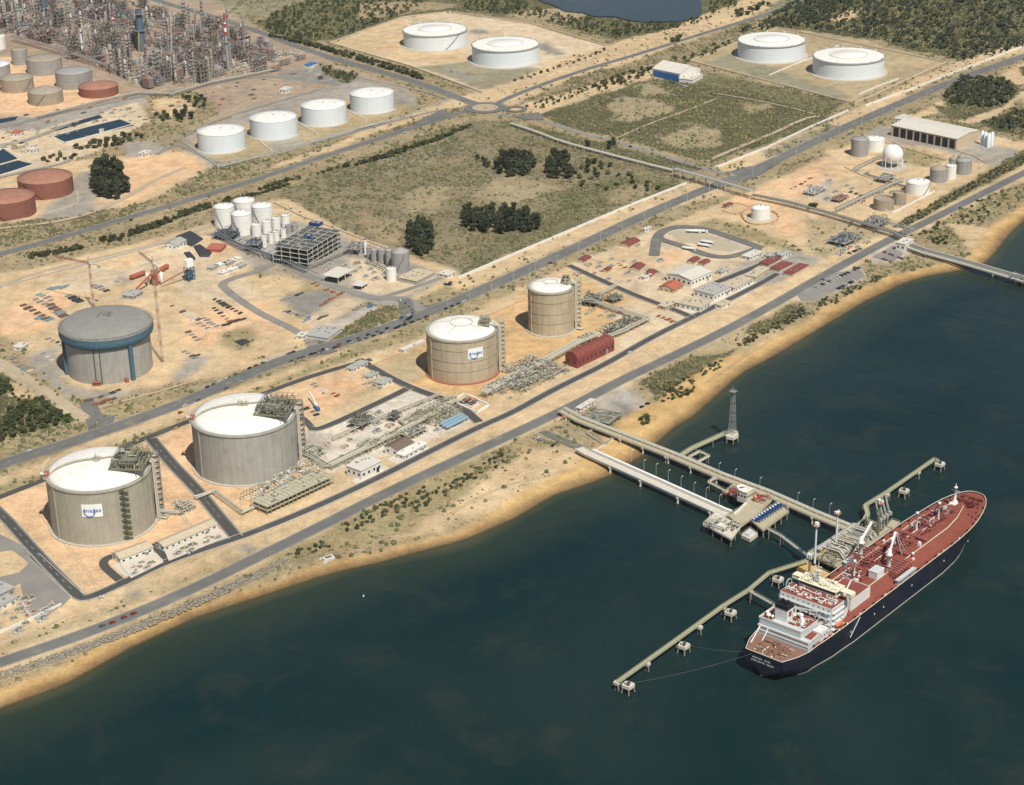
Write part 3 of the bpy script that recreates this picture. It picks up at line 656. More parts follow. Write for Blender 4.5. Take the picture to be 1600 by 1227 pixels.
def stair_helix(mb, c, r, h, a0, a1, w=1.1, n=26):
    for i in range(n):
        a = a0+(a1-a0)*(i+.5)/n; z = h*(i+.5)/n; da = abs(a1-a0)/n*r
        mb.box((c[0]+(r+w/2)*math.cos(a), c[1]+(r+w/2)*math.sin(a), z), (w, da*1.05, .35), a)
    p = [(c[0]+(r+w)*math.cos(a0+(a1-a0)*i/n), c[1]+(r+w)*math.sin(a0+(a1-a0)*i/n), h*i/n+1.2) for i in range(n+1)]
    for a, b in zip(p, p[1:]): mb.bar(a, b, .16)
def enagas_sign(root, c, r, z, ang, w, h):
    """white board bent to the wall with the blue ring and the company's word"""
    n = 10; da = w/(r+.5); mb = MB(); rr = r+.45; vs = []
    for zz in (z-h/2, z+h/2):
        for i in range(n+1):
            a = ang-da/2+da*i/n; vs.append((rr*math.cos(a), rr*math.sin(a), zz))
            vs.append(((rr-.3)*math.cos(a), (rr-.3)*math.sin(a), zz))
    m = 2*(n+1); fs = []
    for i in range(n):
        o0 = 2*i; fs += [(o0, o0+2, o0+2+m, o0+m), (o0+m, o0+2+m, o0+3+m, o0+1+m), (o0+1, o0, o0+m, o0+m+1) if i == 0 else (o0, o0+1, o0+3, o0+2)]
    mb.add(vs, fs); bd = mb.build('sign_board', 'sign_white', root)
    rg = MB(); q = h*.40; pts = []
    for i in range(33):
        t = R(-215+250*i/32); x = -w*.12+q*math.cos(t); y = -h*.06+q*math.sin(t); a = ang+x/(rr+.1); pts.append(((rr+.12)*math.cos(a), (rr+.12)*math.sin(a), z+y))
    for a, b2 in zip(pts, pts[1:]): rg.bar(a, b2, h*.055)
    rg.build('emblem_ring', 'sign_blue', bd)
    cu = bpy.data.curves.new('lettering', 'FONT'); cu.body = 'enagas'; cu.size = h*.42; cu.align_x = 'CENTER'; cu.align_y = 'CENTER'; cu.extrude = .05; cu.space_character = 1.02
    tmp = bpy.data.objects.new('lettering', cu); COL.objects.link(tmp); bpy.context.view_layer.update()
    me = bpy.data.meshes.new_from_object(tmp.evaluated_get(bpy.context.evaluated_depsgraph_get())); bpy.data.objects.remove(tmp)
    xs2 = [v.co.x for v in me.vertices]; k = w*.86/(max(xs2)-min(xs2)); cx0 = (max(xs2)+min(xs2))/2
    for v in me.vertices:
        a = ang+(v.co.x-cx0)*k/(rr+.1); rd = rr+.12+v.co.z*2; v.co = (rd*math.cos(a), rd*math.sin(a), z+h*.02+v.co.y)
    me.materials.clear(); me.materials.append(MATS['sign_blue']); ob = bpy.data.objects.new('lettering', me); COL.objects.link(ob); ob.parent = bd
def clutter(mb, x0, x1, y0, y1, z, n, seed, hmax=5, a=0, cx=0, cy=0):
    """pipe and valve work over a small deck"""
    rd = random.Random(seed); ca, sa = math.cos(a), math.sin(a)
    def P(x, y, zz): return (cx+x*ca-y*sa, cy+x*sa+y*ca, zz)
    for i in range(n):
        x = rd.uniform(x0, x1); y = rd.uniform(y0, y1); k = rd.random(); h = rd.uniform(.8, hmax)
        if k < .3: mb.box(P(x, y, z), (rd.uniform(.6, 2.6), rd.uniform(.6, 2), h*.6), a)
        elif k < .75:
            L = rd.uniform(2, 8)
            if rd.random() < .5: q0, q1 = (max(x0, x-L/2), y), (min(x1, x+L/2), y)
            else: q0, q1 = (x, max(y0, y-L/2)), (x, min(y1, y+L/2))
            mb.tube(P(*q0, z+h), P(*q1, z+h), rd.uniform(.15, .45), 5)
            mb.tube(P(*q0, z), P(*q0, z+h), .15, 4); mb.tube(P(*q1, z), P(*q1, z+h), .15, 4)
        else: mb.tube(P(x, y, z), P(x, y, z+h), rd.uniform(.2, .6), 6)
def tower_frame(mb, cx, cy, w, d, z0, z1, a=0, levels=4, t=.35, brace=True):
    ca, sa = math.cos(a), math.sin(a)
    def P(x, y, z): return (cx+x*ca-y*sa, cy+x*sa+y*ca, z)
    cs = [(-w/2, -d/2), (w/2, -d/2), (w/2, d/2), (-w/2, d/2)]
    for x, y in cs: mb.bar(P(x, y, z0), P(x, y, z1), t)
    for k in range(1, levels+1):
        z = z0+(z1-z0)*k/levels; zp = z0+(z1-z0)*(k-1)/levels
        for i in range(4):
            p, q = cs[i], cs[(i+1) % 4]; mb.bar(P(*p, z), P(*q, z), t*.8)
            if brace: mb.bar(P(*p, zp), P(*q, z), t*.6) if k % 2 else mb.bar(P(*q, zp), P(*p, z), t*.6)
        mb.box(P(0, 0, z-.1), (w*.8, d*.8, .12), a)
def lng_tank(label, dims, wallm, gx=None, sign=None, stair=None, tower=1.0, deck=True, seed=1, redbase=False, roofclear=.35):
    c, r, h = tank_pos(*dims); root = thing('gas_tank', label, 'storage tank', c); f = fdir(c); o = (0, 0, 0)
    wb = MB().lathe(o, [(r, 0), (r, h-1.5)], 96)
    wb.build('wall', wallm, root)
    rm = MB().lathe(o, [(r, h-1.5), (r+.7, h-1.4), (r+.7, h-.2), (r-.2, h), (r-1.8, h), (r-1.8, h-.6)], 96, False); rm.build('rim', 'concrete_wall' if wallm != 'concrete_grey' else 'concrete_grey', root)
    D = r*.215; pr = [(r-1.8, h-.6)]+[((r-1.8)*math.cos(t), h-.6+D*math.sin(t)) for t in [R(q) for q in range(6, 90, 7)]]+[(.05, h-.6+D)]
    MB().lathe(o, pr, 96).build('domed_roof', 'roof_white', root)
    sm2 = MB()
    for k in range(24):
        a = 2*math.pi*k/24; pts = [((r-2)*q*math.cos(a), (r-2)*q*math.sin(a), h-.5+D*math.sqrt(max(0, 1-q*q*.99))) for q in (1, .9, .75, .55, .35)]
        for p, q in zip(pts, pts[1:]): sm2.bar(p, q, .22, .14)
    sm2.build('roof_seam', 'cream_steel', root)
    # vertical joints and pilasters
    j = MB()
    for k in range(28):
        a = f+2*math.pi*(k+.35)/28; j.box((r*math.cos(a), r*math.sin(a), .5), (.12, .45, h-2.2), a)
    j.build('wall_joint', wallm, root)
    for a in (f-1.05, f+2.2, f+1.2): MB().box((r*math.cos(a), r*math.sin(a), 0), (1.3, 2.2, h-1.4), a).build('pilaster', wallm, root)
    hb = MB(); bands = (.28, .5, .76) if wallm == 'concrete_wall' and redbase or wallm == 'concrete_tan' else ()
    for q in bands: hb.lathe(o, [(r+.02, h*q), (r+.3, h*q+.05), (r+.3, h*q+.45), (r+.02, h*q+.5)], 96, False)
    if bands: hb.build('wall_band', 'warmgrey_steel', root)
    MB().lathe(o, [(r+2.2, 0), (r+2.2, .9), (r, .95)], 96, False).build('base_ring', 'redbrown' if redbase else 'kerb', root)
    ra = MB(); rail(ra, o, r+.3, h, 72, 1.2); ra.build('rim_railing', 'mid_steel', root)
    # roof walkway from the left edge to the middle of the dome and over
    wk = MB(); zt = h-.6+D
    la = f-1.45
    def top(q, ang): # point on the dome at fraction q of radius
        rr = (r-1.8)*q; return (rr*math.cos(ang), rr*math.sin(ang), h-.6+D*math.sqrt(max(0, 1-q*q)))
    if deck:
        pts = [top(q, la-.35*(1-q)) for q in (.98, .8, .6, .4, .2, .02)]
        for a, b in zip(pts, pts[1:]):
            a = Vector(a)+Vector((0, 0, 1)); b = Vector(b)+Vector((0, 0, 1)); wk.bar(a, b, 1.6, .3); wk.bar(a+Vector((0, 0, 1.2)), b+Vector((0, 0, 1.2)), .15)
            s = (b-a).cross(Vector((0, 0, 1))).normalized()*.8; wk.bar(a+s+Vector((0, 0, 1.2)), b+s+Vector((0, 0, 1.2)), .15); wk.bar(a-s, a-s+Vector((0, 0, 1.2)), .15); wk.bar(a-Vector((0, 0, 1)), a, .3)
        pts = [top(q, f+1.75) for q in (.05, .3, .5)]
        for a, b in zip(pts, pts[1:]): wk.bar(Vector(a)+Vector((0, 0, 1)), Vector(b)+Vector((0, 0, 1)), 1.6, .3)
        clutter(wk, -3.6, 3.6, -3, 3, zt, 26, seed, 3.5)
        wk.build('roof_walkway', 'pipe_cream', root)
    else:
        for ang in (f-.5, f-1.9, f+.9, f+2.4):
            pts = [top(q, ang) for q in (1, .8, .6, .4, .32)]
            for a, b in zip(pts, pts[1:]): wk.bar(Vector(a)+Vector((0, 0, .15)), Vector(b)+Vector((0, 0, .15)), .45, .3)
        n = 36; rr = (r-1.8)*.33; z = top(.33, 0)[2]+.3
        for i in range(n):
            a0, a1 = 2*math.pi*i/n, 2*math.pi*(i+1)/n; wk.bar((rr*math.cos(a0), rr*math.sin(a0), z), (rr*math.cos(a1), rr*math.sin(a1), z), .45)
        wk.build('roof_pipe', 'pipe_cream', root)
    # pump platform on the right of the roof
    pa = f+1.25 if deck else f+1.45; pd = MB(); pr0 = r*.66; cx, cy = pr0*math.cos(pa), pr0*math.sin(pa); sw, sd = (r*.66, r*.78) if deck else (r*.3, r*.4)
    tr = MB(); zz = h+D*.55+2
    for lev in ((0, 3.6, 7.0) if deck else (0, 3)):
        k = 1-.1*lev/4
        if lev < 3: pd.box((cx, cy, zz+lev), (sw*k, sd*k, .3), pa)
        elif lev < 5: pd.box((cx, cy, zz+lev), (sw*k*.5, sd*k*.9, .3), pa)
        ca, sa = math.cos(pa), math.sin(pa)
        nb = 5
        for i in range(nb+1):
            for sgn in (-1, 1):
                x = sw*k*(i/nb-.5); y = sgn*sd*k/2; X, Y = cx+x*ca-y*sa, cy+x*sa+y*ca; pd.bar((X, Y, zz+lev-3.4 if lev else h-1), (X, Y, zz+lev+1.1), .3)
            x = sgn*sw*k/2
        for sgn in (-1, 1):
            for zq in (.0, 1.1):
                y = sgn*sd*k/2; A = (cx-sw*k/2*ca-y*sa, cy-sw*k/2*sa+y*ca, zz+lev+zq); B = (cx+sw*k/2*ca-y*sa, cy+sw*k/2*sa+y*ca, zz+lev+zq); pd.bar(A, B, .2)
                x = sgn*sw*k/2; A = (cx+x*ca+sd*k/2*sa, cy+x*sa-sd*k/2*ca, zz+lev+zq); B = (cx+x*ca-sd*k/2*sa, cy+x*sa+sd*k/2*ca, zz+lev+zq); pd.bar(A, B, .2)
    pd.build('roof_platform', 'olive_steel' if deck else 'pipe_cream', root)
    for nm, mm, sd2, cnt in (('pump_pipework', 'olive_steel', seed*7+1, 80), ('pump_pipework', 'pipe_cream', seed*7+2, 60), ('pump_pipework', 'dark_steel', seed*7+4, 90)):
        pq = MB(); clutter(pq, -sw*.46, sw*.46, -sd*.46, sd*.46, zz+.3, cnt if deck else cnt//3, sd2, 5.5, pa, cx, cy); pq.build(nm, mm, root)
    # crane tower on the left rim
    if deck:
        ca_ = f-1.52; cb = MB(); x, y = (r+1)*math.cos(ca_), (r+1)*math.sin(ca_)
        cb.tube((x, y, h-2), (x, y, h+9), .5, 8); cb.bar((x, y, h+9), (x+6*math.cos(f+1.8), y+6*math.sin(f+1.8), h+14), .5); cb.box((x, y, h+3), (4.5, 4.5, .3), ca_)
        cb.build('rim_crane', 'cream_steel', root); lp = MB().box((x*.94, y*.94, h+.2), (4, 3.4, 3.6), ca_); lp.build('lift_cabin', 'redbrown', root)
    # riser pipes and stair tower on the right
    for k, da in enumerate((0, .045, .1)) if tower else ():
        a = f+1.42+da; tb = MB(); q = r+1.6+.6*k; tb.path([(q*math.cos(a)*.8, q*math.sin(a)*.8, h+D*.6+3.5), (q*math.cos(a), q*math.sin(a), h+3), (q*math.cos(a), q*math.sin(a), 1.5), ((q+7)*math.cos(a-.06), (q+7)*math.sin(a-.06), 1.5)], .55, 8)
        tb.build('riser_pipe', 'pipe_pale' if k != 1 else 'pipe_cream', root)
    if tower:
        a = f+1.72; tf = MB(); tower_frame(tf, (r+4.2)*math.cos(a), (r+4.2)*math.sin(a), 5.4, 5.4, 0, h+5, a, 11, .4)
        tf.build('stair_tower', 'mid_steel' if deck else 'pipe_cream', root)
    if stair:   # zigzag stair on the front of the wall
        st = MB(); nfl = 9; a0, a1 = f+stair, f+stair+.13
        for i in range(nfl):
            z0, z1 = h*.96*i/nfl+1, h*.96*(i+1)/nfl+1; q = r+.9
            if True:
                st.bar((q*math.cos(a1), q*math.sin(a1), z0), (q*math.cos(a0), q*math.sin(a0), (z0+z1)/2+.6), 2.0, .9)
                st.bar((q*math.cos(a0), q*math.sin(a0), (z0+z1)/2), (q*math.cos((a0+a1)/2), q*math.sin((a0+a1)/2), z1), 2.0, .8)
            for a in (a0, a1): st.box((q*math.cos(a), q*math.sin(a), z0+(0 if a == a1 else (z1-z0)/2)), (1.8, 2.0, .4), a)
        st.build('zigzag_stair', mat('stair_green', (.10, .105, .06), .7, var=.2), root)
    if sign: enagas_sign(root, o, r, h*sign[0], f+sign[1], sign[2], sign[3])
    return root, c, r, h
mat('redbrown', (.34, .13, .085), .8); mat('concrete_tan', (.47, .40, .28), .9, var=.12, scale=.07, dirt=(.36, .26, .15), dirt_amt=.45, streak=.4)
T1 = lng_tank('huge concrete gas tank with company board and green zigzag stair, nearest the bottom left', (87, 247, 852, 768), 'concrete_wall', sign=(.66, -.2, 15, 10), stair=.36, seed=1)
T2 = lng_tank('huge grey concrete gas tank with white roof and pump platform, without a board', (309, 469, 759, 681), 'concrete_grey', seed=2)
T3 = lng_tank('tan concrete gas tank with company board and red foot ring, behind the regasification pipes', (669, 779, 601, 534), 'concrete_tan', sign=(.70, .38, 14, 9.5), deck=False, seed=3, redbase=True)
T4 = lng_tank('smallest tan concrete gas tank beside the white pipe risers, without a board', (826, 897, 527, 459), 'concrete_tan', deck=False, seed=4)
# tank under construction
c, r, h = tank_pos(110, 241, 600, 541); root = thing('gas_tank', 'grey concrete gas tank still being built, blue formwork ring under its bare dome', 'storage tank', c); f = fdir(c); T5 = (root, c, r, h)
MB().lathe((0, 0, 0), [(r, 0), (r, h)], 96).build('wall', 'concrete_grey', root)
j = MB()
for k in range(40):
    a = f+2*math.pi*k/40; j.box(((r)*math.cos(a), (r)*math.sin(a), .5), (.12, .4, h-1), a)
j.build('wall_joint', 'grey_steel', root)
MB().lathe((0, 0, 0), [(r, h-4.2), (r+3.4, h-1), (r+4.0, h+1), (r+3.8, h+5.8), (r+.5, h+7.2), (r+.5, h-.5)], 96, False).build('formwork_ring', 'blue_paint', root)
for a, wd in ((f+.50, 3.6), (f-1.45, 3)):
    MB().box(((r+1.2)*math.cos(a), (r+1.2)*math.sin(a), 0), (2.4, wd, h+.2), a).build('formwork_column', 'blue_paint', root)
dr = r+4; D = r*.2; mat('dome_grey', (.25, .245, .225), .85, var=.12, scale=.12, dirt=(.20, .19, .17), streak=.2)
MB().lathe((0, 0, 0), [(dr, h+6.2), (dr-.5, h+7.6)]+[((dr-2)*math.cos(R(q)), h+7.6+D*math.sin(R(q))) for q in range(3, 90, 6)]+[(.05, h+7.6+D)], 96).build('bare_dome', 'dome_grey', root)
rb = MB()
for k in range(72):
    a = 2*math.pi*k/72; pts = [((dr-2)*q*math.cos(a), (dr-2)*q*math.sin(a), h+7.7+D*math.sqrt(max(0, 1-q*q))) for q in (1, .9, .75)]
    for p, q in zip(pts, pts[1:]): rb.bar(p, q, .25)
rb.build('dome_rib', 'grey_steel', root)
cl = MB(); clutter(cl, -6, 6, -5, 5, h+7.6+D, 26, 5, 2.5); cl.build('dome_equipment', 'mid_steel', root)
ra = MB(); rail(ra, (0, 0, 0), dr+.2, h+7, 72, 1.5, t=.18); ra.build('rim_railing', 'dark_steel', root)
sc2 = MB()
for k in range(16): 
    a = f+.30-.04*(k % 2); 
sc2.box(((r+2)*math.cos(f+.33), (r+2)*math.sin(f+.33), 0), (3, 3, 4), f+.33); tower_frame(sc2, (r+2)*math.cos(f-.34), (r+2)*math.sin(f-.34), 3, 7, 0, 3, f-.34, 2, .3); sc2.build('site_platform', 'redbrown', root)
ln = MB()
for a in (f-.36, f-.22): ln.bar(((r+.4)*math.cos(a), (r+.4)*math.sin(a), 0), ((r+.4)*math.cos(a), (r+.4)*math.sin(a), h-3), .7)
ln.build('guide_rail', 'dark_steel', root)

def steel_tank(label, dims, wm='white_steel', rm='roof_white', kind='cone', stair=None, group=None, ring=True, cap=.09, pad=None, n=56, rail_on=True, rings=6):
    c, r, h = tank_pos(*dims); root = thing('storage_tank', label, 'storage tank', c, group=group); f = fdir(c)
    wb = MB(); wb.lathe((0, 0, 0), [(r, 0), (r, h)], n); wb.build('wall', wm, root)
    if ring and rings:
        rg = MB()
        for k in range(1, rings): z = h*k/rings; rg.lathe((0, 0, 0), [(r+.01, z), (r+.14, z+.03), (r+.14, z+.2), (r+.01, z+.23)], n, False)
        rg.build('wall_seam', wm, root)
    if kind == 'float':
        # floating lid just under the rim, raised wind girder, rolling ladder
        MB().lathe((0, 0, 0), [(r, h), (r+1.1, h-.9), (r+1.1, h-.6), (r, h+.3), (r-.6, h+.3), (r-.6, h-.8)], n, False).build('wind_girder', 'mid_steel', root)
        MB().lathe((0, 0, 0), [(r-.6, h-.5), (r*.55, h+.9), (r*.53, h+.9), (r*.52, h+1.4), (.05, h+2.4)], n).build('floating_roof', rm, root)
        rr = MB(); rr.lathe((0, 0, 0), [(r*.54, h+.9), (r*.54, h+1.7), (r*.50, h+1.7), (r*.50, h+1.0)], n, False); rr.build('roof_ring', 'cream_steel', root)
        v = MB()
        for k in range(12):
            a = 2*math.pi*k/12; v.box(((r-1.2)*math.cos(a), (r-1.2)*math.sin(a), h), (1.4, 1.2, 1.6), a)
        v.build('roof_vent', rm, root)
    elif kind == 'cone':
        MB().lathe((0, 0, 0), [(r, h), (r+.25, h), (r+.25, h+.25), (r*.6, h+r*cap*.5), (.05, h+r*cap)], n).build('roof', rm, root)
        tv = MB(); tv.tube((0, 0, h+r*cap*.8), (0, 0, h+r*cap+1.1), .7, 8); tv.box((r*.5, 0, h+r*cap*.4), (1.2, 1.2, 1.4)); tv.build('roof_vent', 'mid_steel', root)
        if rail_on: ra = MB(); rail(ra, (0, 0, 0), r-.1, h+.2, 28, 1.1, t=.1); ra.build('roof_railing', 'mid_steel', root)
    elif kind == 'open':
        MB().lathe((0, 0, 0), [(r, h), (r-.4, h), (r-.4, h-2.5), (.05, h-2.7)], n, False).build('sunken_roof', rm, root)
    if stair is not None:
        st = MB(); stair_helix(st, (0, 0, 0), r, h, f+stair[0], f+stair[1]); st.build('spiral_stair', 'mid_steel' if wm != 'rust_steel' else 'rust_steel', root)
    if pad: MB().lathe((0, 0, 0), [(r+pad, 0), (r+pad-.6, .9), (r, 1.0)], n, False).build('foundation_ring', 'kerb', root)
    return root, c, r, h
fl = dict(wm='bluewhite_steel', rm='roof_white', kind='float', pad=5)
steel_tank('broad white floating-roof tank with a dark diagonal stair, left of its pair', (631, 731, 80.5, 57), stair=(.28, .85), group='far white floating-roof tanks', **fl)
steel_tank('broad white floating-roof tank in front of its twin near the lake, no stair in view', (738, 843, 107, 81), stair=(2.8, 3.4), group='far white floating-roof tanks', **fl)
steel_tank('broad white floating-roof tank behind the blue-fronted building', (1152, 1257, 99.5, 74), stair=(2.8, 3.4), group='far white floating-roof tanks', **fl)
steel_tank('broad white floating-roof tank nearest the upper right highway', (1269, 1379.5, 126, 100), stair=(2.6, 3.4), group='far white floating-roof tanks', **fl)
ws = dict(wm='bluewhite_steel', rm='roof_white', cap=.07, pad=2)
for i, (d, l) in enumerate((((311, 384.5, 241, 213), 'nearest white tank of the diagonal row of four, lower left end'), ((392.5, 466, 220, 192), 'white tank second from the lower left in the diagonal row of four'), ((472, 542.5, 199, 172), 'white tank second from the roundabout in the diagonal row of four'), ((548, 616.5, 179, 153), 'white tank nearest the roundabout, top end of the row of four'))):
    steel_tank(l, d, stair=(1.3, 2.0), group='four white tanks in a diagonal row', **ws)
gs = dict(wm='grey_steel', rm='warmgrey_steel', cap=.12, group='refinery tank farm tanks', rings=4, rail_on=False)
steel_tank('narrow warm-grey tank behind the others in the refinery tank farm', (20, 45, 103, 80), **gs)
steel_tank('brown-roofed grey tank behind the pale-roofed one in the refinery tank farm', (44, 99, 119, 97), **gs)
steel_tank('grey tank with a pale blue-grey flat roof beside the red tank', (89.5, 146, 141, 117), **{**gs, 'rm': 'grey_steel'})
steel_tank('low brick-red tank with domed red roof at the refinery tank farm', (125, 186, 154, 141), **{**gs, 'wm': 'rust_steel', 'rm': 'rust_roof', 'cap': .2})
steel_tank('warm-grey tank with a diagonal stair, left of the conical beige one', (3, 54, 146, 127), stair=(.3, 1.0), **{**gs, 'cap': .2, 'wm': 'warmgrey_steel'})
steel_tank('beige conical-roofed tank with diagonal stair, front of the refinery tank farm', (46, 100, 166, 148), stair=(-.6, 0), **{**gs, 'cap': .28, 'wm': 'warmgrey_steel'})
steel_tank('grey tank cut by the left edge of the picture in the refinery tank farm', (-34, 17, 122, 106), **{**gs, 'rm': 'bluewhite_steel'})
steel_tank('white tank at the very left edge below the refinery units', (-18, 10, 79, 60), wm='white_steel', cap=.1, rings=0, rail_on=False)
rsd = dict(wm='rust_steel', rm='rust_roof', cap=.13, group='large red tanks', rings=5, rail_on=False)
steel_tank('large brick-red tank with a diagonal stair beside the dark tree', (32, 116.5, 312.5, 288), stair=(-.1, -.9), **rsd)
steel_tank('large brick-red tank cut by the left picture edge, in front of its twin', (-26, 58, 346, 319), stair=(-.1, -.9), **rsd)
wc = dict(wm='white_steel', rm='roof_white', n=40)
for d, l in (((336, 368.5, 357, 327), 'tall white tank at the left corner of the chemical plant'), ((366, 400, 343, 318), 'tall white tank furthest back in the chemical plant'), ((394.5, 427.5, 352, 326), 'tall white tank on the right of the big four in the chemical plant'), ((363, 395.5, 369, 338), 'tall white tank standing in front of the big four in the chemical plant')):
    steel_tank(l, d, cap=.25, group='four tall white chemical tanks', stair=(-.2, -1.0), **wc)
small = [(394, 409, 370, 353), (410, 425, 366, 348), (425, 439, 361, 343), (440, 454, 357, 338), (408, 418, 387, 370), (419, 428, 381, 366), (427, 437, 377, 363), (439, 447.5, 372, 359)]
ss = [steel_tank('x', d, cap=.12, group='small white chemical tanks', wm='white_steel', n=28, rings=3)[0] for d in small]
number(ss[:4], 'slim white tank in the taller back row behind the steel frame'); number(ss[4:], 'small white tank in the lower front row beside the steel frame')
for d, l in (((446, 456, 366, 354), 'small grey silo just right of the white chemical tanks, left one'), ((456, 466, 364, 352), 'small grey silo just right of the white chemical tanks, right one')):
    steel_tank(l, d, wm='grey_steel', rm='grey_steel', n=28, rings=3, cap=.2, rail_on=False)
steel_tank('large dull grey domed tank with a dark stair, behind the white cylinder of the plant', (612.5, 641, 428, 398), wm='grey_steel', rm='grey_steel', cap=.5, stair=(-.6, .5), n=40)
sl = [steel_tank('x', d, wm='grey_steel', rm='grey_steel', cap=.5, n=28, rings=3, rail_on=False, group='grey silos in the plant')[0] for d in ((573, 581, 405, 388), (580, 591, 410, 392), (591, 603, 413, 392), (603, 615, 417, 393), (554, 560, 396, 382), (561, 567, 397, 383))]
number(sl, 'grey silo in the row beside the large dull grey domed tank')
steel_tank('white cylinder tank in front of the large dull grey domed tank', (604, 620, 440.5, 422), cap=.15, **wc)
steel_tank('slender white column tank at the left end of the grey silos', (569, 574, 398, 377), cap=.2, wm='white_steel', n=20, rings=0, rail_on=False)
steel_tank('white tank with a small dome beside the rusty bund under the pipe bridge', (1173, 1203, 346, 329), cap=.2, pad=4, **wc)
steel_tank('squat white tank behind the gas sphere', (1349, 1381, 238.5, 221), cap=.2, **wc)
steel_tank('dull grey tank left of the gas sphere', (1329, 1356, 246, 221), wm='grey_steel', rm='grey_steel', cap=.2, n=36)
steel_tank('dull grey tank at the right end of the sphere compound', (1492, 1517, 274, 254), wm='grey_steel', rm='grey_steel', cap=.3, n=36)
steel_tank('dull grey domed tank beside the tall white cylinder', (1452, 1479.5, 286.5, 268), wm='grey_steel', rm='warmgrey_steel', cap=.55, n=36)
steel_tank('tall white cylinder tank between two grey tanks', (1476, 1493, 281, 261), cap=.15, **wc)
steel_tank('white tank with a ladder ring at the front of the sphere compound', (1415, 1451.5, 306, 289), cap=.12, stair=(.5, 1.3), **wc)
bt = dict(wm='warmgrey_steel', rm='warmgrey_steel', kind='open', rings=4, n=36)
steel_tank('rust-streaked brown open tank at the foot of the pipe rack', (1364, 1396, 331, 314), **bt)
steel_tank('rust-streaked brown open tank behind its left neighbour', (1394, 1415, 322, 303), **bt)
for d, l in (((1482, 1495, 262, 250), 'small grey domed vessel behind the right grey tank, left one'), ((1495, 1509, 259, 247), 'small grey domed vessel behind the right grey tank, right one')):
    steel_tank(l, d, wm='grey_steel', rm='warmgrey_steel', cap=.8, n=28, rings=0, rail_on=False)
# gas sphere on legs
P = G(1394, 264); dep = P.y*math.cos(TILT)+CAMH*math.sin(TILT); sr = 16/F_PX*dep; c = P+hd(P)*sr*.75; c.z = 0
root = thing('gas_sphere', 'white gas sphere standing on a ring of slanting legs', 'gas sphere', c); zc = sr+3.5
MB().ball((0, 0, zc), sr, 40, 24).build('sphere', 'white_steel', root)
for k in range(10):
    a = 2*math.pi*k/10; MB().tube((sr*1.0*math.cos(a), sr*1.0*math.sin(a), 0), (sr*.97*math.cos(a), sr*.97*math.sin(a), zc), .45, 8).build('leg', 'bluewhite_steel', root)
st = MB(); pts = [((sr+.6)*math.sin(t)*math.cos(fdir(c)+1.4), (sr+.6)*math.sin(t)*math.sin(fdir(c)+1.4), zc-(sr+.6)*math.cos(t)) for t in [R(q) for q in range(60, 181, 10)]]
for a, b in zip(pts, pts[1:]): st.bar(a, b, 1.1, .3); st.bar(Vector(a)+Vector((0, 0, 1.2)), Vector(b)+Vector((0, 0, 1.2)), .2)
st.box((0, 0, zc+sr), (4, 4, .3)); rail(st, (0, 0, 0), 2.4, zc+sr+.2, 12); st.build('stair', 'mid_steel', root)
MB().disc((0, 0, 0), sr+6, 40, .2).build('foundation_ring', 'kerb', root)
# ------------------------------------------------------------------ gas carrier (x from the transom to the bow, y to port, z above the water)
mat('hull_navy', (.012, .015, .030), .45, var=.3, scale=.08, dirt=(.05, .038, .035), dirt_amt=.45, spec=.5)
mat('hull_red', (.22, .05, .04), .6); mat('deck_red', (.235, .066, .042), .8, var=.2, scale=.12, dirt=(.18, .055, .042), dirt_amt=.7)
mat('deck_brown', (.24, .13, .095), .85, var=.25, scale=.3, dirt=(.16, .11, .08), dirt_amt=.6); mat('ship_white', (.74, .73, .70), .5, var=.07, scale=.3, dirt=(.50, .42, .34), dirt_amt=.35, streak=.2)
mat('ship_grey', (.52, .55, .55), .6, var=.08, scale=.3); mat('ship_cream', (.76, .70, .54), .55, var=.08, scale=.4); mat('glass_dark', (.02, .025, .03), .15, spec=.6)
mat('funnel_black', (.015, .015, .02), .5); mat('deck_pipe', (.34, .11, .09), .6, var=.2, scale=.6); mat('deck_pipe_dark', (.12, .03, .028), .7, var=.25, scale=.6); mat('orange_boat', (.65, .16, .04), .5)
SO = Vector((154.4, 1038.6, WATER)); SA = R(49.1)
ship = thing('gas_carrier', 'long navy-hulled gas carrier with red deck and white aft housing, moored at the jetty head', 'ship', SO, SA); ship.scale = (.978, 1, 1)
LOA = 286.0; ZD = 17.0
def bd(x): return float(np.interp(x, [0, 6, 12, 24, 40, 60, 195, 215, 235, 250, 262, 272, 279, 283.5, 285.5, 286], [13.5, 16, 18.3, 20.6, 21.8, 22.2, 22.2, 22.0, 20.8, 19.0, 16.6, 13.6, 10.2, 6.8, 3.6, .1]))
def bw(x): return float(np.interp(x, [0, 5, 14, 30, 50, 75, 195, 220, 240, 256, 268, 276, 281, 286], [.1, 6, 12, 17.5, 20.6, 22, 22, 20, 14.5, 8.5, 4.2, 1.8, .3, .1]))
def zdk(x): return float(np.interp(x, [0, 22, 26, 240, 262, 286], [15.8, 15.8, 17, 17, 18.6, 20.2]))
X = sorted(set([0, 2, 4, 6, 9, 12, 16, 20, 22, 24, 30, 36, 42, 50, 60, 75, 90, 120, 150, 180, 195, 205, 215, 225, 235, 243, 250, 256, 262, 267, 272, 276, 279, 281.5, 283.5, 285, 286]))
hv = []; lev = [-4, -.8, .4, 4, 9, 14, None]
